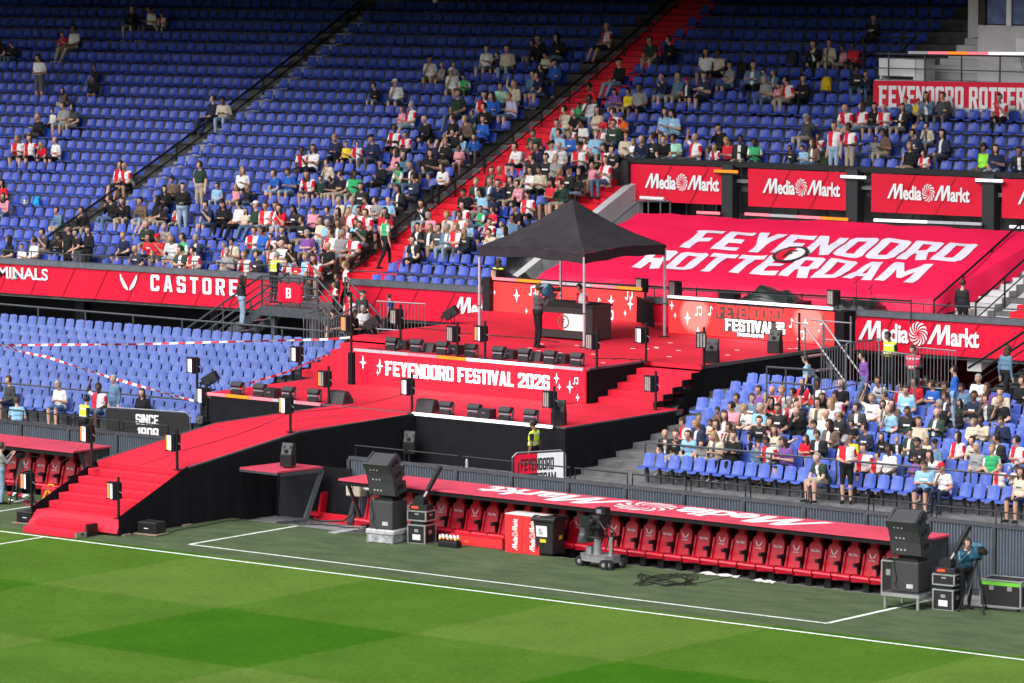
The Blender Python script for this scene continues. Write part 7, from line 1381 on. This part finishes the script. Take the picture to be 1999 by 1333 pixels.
# ---- seats: the 300 largest as single things, the rest as one mass
occ = {(p['ring'], p['r'], round(p['X'] / .45)) for p in PEOPLE}
def rank(s):
    X, Y, z, ring, r, i = s; d = depth((X, Y, z)); v = Vector((X, Y, z + .6)) - CAM; px = 999.5 + FPX * v.dot(RT) / v.dot(FW)
    if not (-5 < px < 2005) or ring == 2: return 9e9
    return d + (60 if (X > -25 and r > 1) else 0)
SEATS.sort(key=rank); SV, SF = seat_mesh(.40, .86); SV2, SF2 = seat_mesh(.36)
def base_mesh(name, V, F, m): mb = MB(); mb.add(V, F, m); mb.b2((-.03, -.12, 0), (.03, -.04, .42), dsteel); o = mb.build(name, smooth=True); d = o.data; bpy.data.objects.remove(o); return d
SD = base_mesh('plastic_seat', SV2, SF2, seatL); SDR = base_mesh('plastic_seat', SV2, SF2, seatR); rowcnt = {}
sing = sorted(SEATS[:300], key=lambda s: s[0])
for s in sing:
    X, Y, z, ring, r, i = s; side = 'left' if X < -25 else 'right'; k = (side, r); rowcnt[k] = rowcnt.get(k, -1) + 1
    o = bpy.data.objects.new('plastic_seat', SD if X < -25 else SDR); COL.objects.link(o); o.location = (X, Y, z); tag(o, 'faded blue plastic seat, %s from left, %s row, %s lower stand' % (ordw(rowcnt[k]), ordw(r), side), 'stadium seat', 'blue seats of the %s lower stand' % side)
A2, A1 = np.array(SV), np.array(SV2); V_, F_, M_ = [], [], []; off = 0
for X, Y, z, ring, r, i in SEATS[300:]:
    a = A2 if ring == 2 else A1; jt = random.uniform(-.012, .012); V_.append(a @ np.array(((1, jt * 3, 0), (-jt * 3, 1, random.uniform(-.04, .04)), (0, random.uniform(-.03, .03), 1))) + np.array((X + jt, Y, z))); F_ += [tuple(q + off for q in f) for f in SF]; M_ += [0 if ring == 2 else (1 if X < -25 else 2)] * len(SF); off += len(a)
me = bpy.data.meshes.new('seat_rows'); me.from_pydata(np.concatenate(V_).tolist(), [], F_); me.materials.append(seatU); me.materials.append(seatL); me.materials.append(seatR); me.polygons.foreach_set('material_index', M_); me.polygons.foreach_set('use_smooth', [True] * len(F_)); me.update()
o = bpy.data.objects.new('seat_rows', me); COL.objects.link(o); tag(o, 'rows of blue plastic stadium seats filling the stands', 'seats', kind='stuff')
# ================================================================== people with a part of their own in the scene
def special(px, py, Y, body, rz, sh, hr, label, zbase=None, trousers=None, shins=None, vest=None, skin=None, scale=1.0, sleeves=None, rndseed=1):
    HM = body[1]; hz = HM.translation.z * scale; p = ay(px, py, Y)
    if zbase is None: zb = p.z - hz
    else:
        zb = zbase
        for _ in range(6):      # keep the head on its line of sight with the feet on the given level
            p = az(px, py, zb + hz)
    mats, nm = outfit(sh, hr, random.Random(rndseed), skin)
    mats[6] = trousers or jeans[2]; mats[7] = shins or mats[6]; mats[8] = shoeK
    if vest: mats[1] = vest
    if sleeves == 'long': mats[4] = mats[5] = mats[2]
    off = Matrix.Rotation(rz, 3, 'Z') @ (HM.translation * scale); return make_person(body, (p.x - off.x, p.y - off.y, zb), rz, mats, hr, scale, label)
J = jeans
ph = special(1053, 562, None or 22.2, STAND[5], R(150), 'H', 's', 'cameraman in dark jacket filming the booth on the upper deck', Z2, J[2], sleeves='long', skin=0, scale=1.13)
jk = cloth('jacket_grey', (.085, .08, .085))
for k in (1, 2, 3, 4, 5): ph.material_slots[k].material = jk
teal = M('rain_cover_teal', (.010, .075, .135), .35, .2, 6, .4, spec=.6)
def video_camera(P, rz, label, cover=True):
    t = thing('video_camera', label, 'camera', P, rz); mb = MB(); mb.b2((-.07, -.20, -.08), (.07, .22, .12), blackpl); mb.build('body', t, bevel=.01); mb = MB(); mb.cyl((0, -.2, .02), (0, -.42, .02), .055, black, 10, .075); mb.build('lens', t); mb = MB(); mb.cyl((0, -.12, .12), (0, .12, .17), .018, black, 6); mb.b2((.07, -.12, .03), (.15, -.03, .09), black); mb.build('handle', t)
    if cover:
        mb = MB(); rnd = random.Random(3); V = []
        for j in range(6):
            for i in range(13):
                a = 2 * math.pi * i / 12; r_ = .135 + .03 * math.sin(3 * a + j) + rnd.uniform(-.015, .015) - (.06 if j == 5 else 0) - (.015 if j == 0 else 0); V.append((math.cos(a) * r_, math.sin(a) * r_ * 1.35, -.16 + .075 * j + rnd.uniform(-.02, .02)))
        mb.add(V, [(j * 13 + i, j * 13 + i + 1, (j + 1) * 13 + i + 1, (j + 1) * 13 + i) for j in range(5) for i in range(12)] + [tuple(range(65, 77))], teal); mb.build('rain_cover', t, True)
    return t
mw = ph.matrix_basis; c = mw @ Vector((-.1, -.22, 1.52)); video_camera(c, R(150), 'shoulder camera under a blue rain cover held by the stage cameraman')
special(1131, 562, 26, STAND[1], R(-10), 'F', 'd', 'presenter in halved shirt standing behind the booth under the tent', Z2, J[2], skin=1)
special(1040, 827, 12.75, STAND[0], R(-80), 'K', 'd', 'steward in yellow vest before the black cloth above the club sign', None, J[2], vest=VY, skin=3, scale=1.06)
special(541, 499, 29.2, STAND[4], R(170), 'K', 'g', 'steward in yellow vest seen from behind on the metal landing', zl, J[2], vest=VY)
special(473, 545, 28.7, STAND[7], R(150), 'K', 'l', 'woman with long dark hair and jeans climbing the metal staircase', zl - .72, J[1], sleeves='long')
special(974, 512, 31.0, STAND[0], R(180), 'K', 'n', 'steward in yellow vest with long hair behind the left tent leg', None, J[2], vest=VY)
special(757, 425, locate(757, 425, 2, 1.80)[2], STAND[3], R(160), 'g', 'd', 'person in green shirt and black trousers walking up the red stairs', None, J[2], scale=1.08)
special(1880, 553, 32.0, STAND[0], R(185), 'K', 's', 'person in black suit seen from behind beside the red tarpaulin', None, J[2], sleeves='long')
special(1733, 656, 20.0, STAND[1], R(-5), 'K', 'd', 'steward in bright yellow vest standing behind the right barriers', None, J[2], vest=VY, skin=3)
special(1781, 682, 20.2, STAND[1], R(20), 'H', 's', 'steward in red vest looking down behind the right barriers', None, J[3], vest=VR)
special(1682, 694, 19.0, STAND[3], R(-40), 'V', 'k', 'woman in dark purple patterned jacket by the grey barriers', None, J[0], sleeves='long')
special(1572, 701, 17.6, STAND[3], R(-70), 'B', 's', 'boy in pale blue shirt walking past the scaffold stairs', None, J[5], SKINS[0], scale=.9)
special(1968, 682, 21.5, STAND[3], R(170), 'D', 'n', 'woman in denim jacket on the stair at the right edge', None, J[2], sleeves='long')
special(1862, 722, 18.4, STAND[0], R(-60), 'U', 'd', 'person in royal blue shirt standing behind the right lower seats', None, J[1])
special(170, 780, 11.6, STAND[4], R(170), 'K', 'k', 'steward in yellow vest seen from behind at the left wall', .40, J[2], vest=VY)
special(221, 740, 13.2, STAND[0], R(-10), 'D', 'g', 'grey-bearded man in denim jacket standing before the left lower seats', None, J[0], sleeves='long')
special(32, 783, 10.6, STAND[4], R(-130), 'B', 's', 'person in sky blue shirt leaning over the left wall', None, J[0])
for (x, y, Y, b, rz, sh, hr, sc_, lab) in [(672, 517, 29.6, 3, -.6, 'F', 't', 1, 'woman in halved shirt coming down through the parapet gate'), (656, 540, 29.3, 0, -.5, 'K', 's', .8, 'boy in black shirt before the woman at the parapet gate'), (651, 557, 28.9, 1, -.4, 'F', 'b', .65, 'small child in halved shirt on the landing by the gate'), (708, 574, 27.6, 2, 1.2, 'H', 'f', 1, 'man in green cap with backpack left of the parapet banner'), (759, 579, 28.0, 3, -1.4, 'U', 's', .75, 'boy in bright blue jacket before the red parapet banner'), (708, 603, 25.8, 1, .9, 'W', 'g', .95, 'grey-haired woman in pale shirt behind the flood light'), (683, 583, 27.2, 0, .5, 'F', 's', .9, 'person in halved shirt crowded behind the amber lamp'), (693, 613, 25.2, 1, 1.5, 'K', 'd', .95, 'person in black crouching behind the left flood light'), (650, 612, 24.0, 2, .4, 'K', 'c', .95, 'person in dark shirt and cap at the left stage steps')]:
    special(x, y, Y, STAND[b], rz, sh, hr, lab, None, scale=sc_, rndseed=int(x))
cm = special(1888, 1060, 4.6, STAND[5], R(60), 'U', 's', 'cameraman in teal jacket with headset at the right edge of the turf', 0, J[2], sleeves='long', skin=0)
for k in (1, 2, 3, 4, 5): cm.material_slots[k].material = teal
hd_ = cm.matrix_basis @ STAND[5][1]; t = thing('headset', 'black headset on the head of the cameraman in teal', 'headset', hd_.translation); mb = MB(); mb.tube([hd_.to_3x3() @ Vector((.1 * math.cos(a), .01, .12 * math.sin(a) + .01)) for a in [math.pi * i / 8 for i in range(9)]], .012, black, 5); mb.build('band', t)
for s_ in (-1, 1): mb = MB(); mb.ell(hd_.to_3x3() @ Vector((s_ * .098, .01, .0)), (.03, .03, .035), black, 8, 5); mb.build('ear_cup', t)
def tripod(P, rz, label, h=1.25):
    t = thing('tripod', label, 'tripod', P, rz)
    for i in range(3):
        a = 2.094 * i + .5; f = Vector((math.cos(a) * .42, math.sin(a) * .42, .02)); g = MB(); g.cyl(f, f * .5 + Vector((0, 0, h * .5)), .022, black, 6); g.cyl(f * .52 + Vector((.03, .02, h * .3)), Vector((.03, .02, h)), .016, M('tripod_grey', (.14, .14, .15), .4, .1, 8), 6); g.cyl(f * .5 + Vector((-.0, 0, h * .45)), Vector((0, 0, h)), .018, black, 6); g = g.build('leg', t); m2 = MB(); m2.cyl((f.x, f.y, 0), (f.x, f.y, .03), .04, rubber, 8); m2.build('foot', g)
    mb = MB()
    for i in range(3): a = 2.094 * i + .5; mb.cyl((0, 0, .14), (math.cos(a) * .39, math.sin(a) * .39, .06), .012, black, 5)
    mb.build('spreader', t); mb = MB(); mb.b2((-.08, -.09, h), (.08, .09, h + .12), black); mb.build('fluid_head', t); mb = MB(); mb.cyl((.05, .05, h + .06), (.25, .55, h - .02), .012, black, 6); mb.build('pan_handle', t)
tp_ = cm.matrix_basis @ Vector((.02, -.52, 0)); tripod((tp_.x, tp_.y, 0), R(60), 'black camera tripod standing before the cameraman in teal'); video_camera((tp_.x, tp_.y, 1.46), R(60), 'television camera under a teal rain cover on the right tripod')
lc = special(4, 872, 4.2, STAND[5], R(150), 'E', 's', 'person in pale grey jacket and jeans at the left edge by the dugout', 0, J[1], sleeves='long'); tripod((lc.location.x + .25, lc.location.y + .5, 0), 0, 'black tripod by the person in grey at the left edge')
# things left on the seats
def on_seat(x, y, hz=.55): r, X, Yr = locate(x, y, 2, hz); return Vector((X, Yr + .0, z2tr(r, X) + .46))
P = on_seat(50, 398); t = thing('football', 'black and white football on a seat at the left', 'ball', P); mb = MB(); mb.ell((0, 0, .11), (.11, .11, .11), white, 14, 10); mb.build('ball', t, True)
for d in ((0, -1, .3), (.7, -.6, .4), (-.7, -.6, .4), (0, -.5, -.8), (.5, -.3, .9), (-.4, .2, .9)): n_ = Vector(d).normalized(); mb = MB(); mb.cyl(Vector((0, 0, .11)) + n_ * .104, Vector((0, 0, .11)) + n_ * .113, .035, black, 5); mb.build('patch', t)
def pack(x, y, col, label, s=1.0, world=None):
    P = on_seat(x, y) if world is None else world; t = thing('backpack', label, 'backpack', P, .3); c = cloth('pack_' + label.split()[0], col); mb = MB(); mb.prism([(-.16 * s, 0, 0), (.16 * s, 0, 0), (.17 * s, 0, .30 * s), (.10 * s, 0, .44 * s), (-.10 * s, 0, .44 * s), (-.17 * s, 0, .30 * s)], (0, .18 * s, 0), c); mb.build('main_bag', t, bevel=.03); mb = MB(); mb.b2((-.12 * s, -.06 * s, .03 * s), (.12 * s, -.002, .22 * s), c); mb.build('front_pocket', t, bevel=.02); mb = MB(); mb.tube([(-.04, .02, .45 * s), (0, .02, .50 * s), (.04, .02, .45 * s)], .012, c, 5); mb.build('handle', t)
pack(1612, 165, (.75, .50, .02), 'yellow backpack standing on a blue seat in the upper right block'); pack(70, 394, (.02, .35, .70), 'turquoise bag on a seat beside the football', .7); pack(1448, 133, (.02, .02, .02), 'black backpack on a seat below the person in beige'); pack(1545, 128, (.03, .03, .035), 'charcoal backpack on a seat in the upper right block', 1.1); pack(1610, 312, (.03, .04, .025), 'olive backpack behind the rail above the hanging boards')
P = ay(850, 6, 46); t = thing('ceiling_camera', 'small white dome camera hanging at the top edge', 'camera', P); mb = MB(); mb.cyl((0, 0, .02), (0, 0, .16), .09, white, 12); mb.cyl((0, 0, .16), (0, 0, 1.7), .02, white, 6); mb.build('housing', t); mb = MB(); mb.ell((0, 0, .0), (.075, .075, .07), glassd, 12, 6); mb.build('dome', t, True)
t = thing('water_bottle', 'clear water bottle standing on the dark corrugated wall', 'bottle', ay(911, 912, 7.8)); mb = MB(); mb.cyl((0, 0, 0), (0, 0, .18), .035, M('clear_plastic', (.6, .63, .66), .15, .05, 5, alpha=.6), 10); mb.build('body', t); mb = MB(); mb.cyl((0, 0, .18), (0, 0, .22), .018, white, 8); mb.build('cap', t)
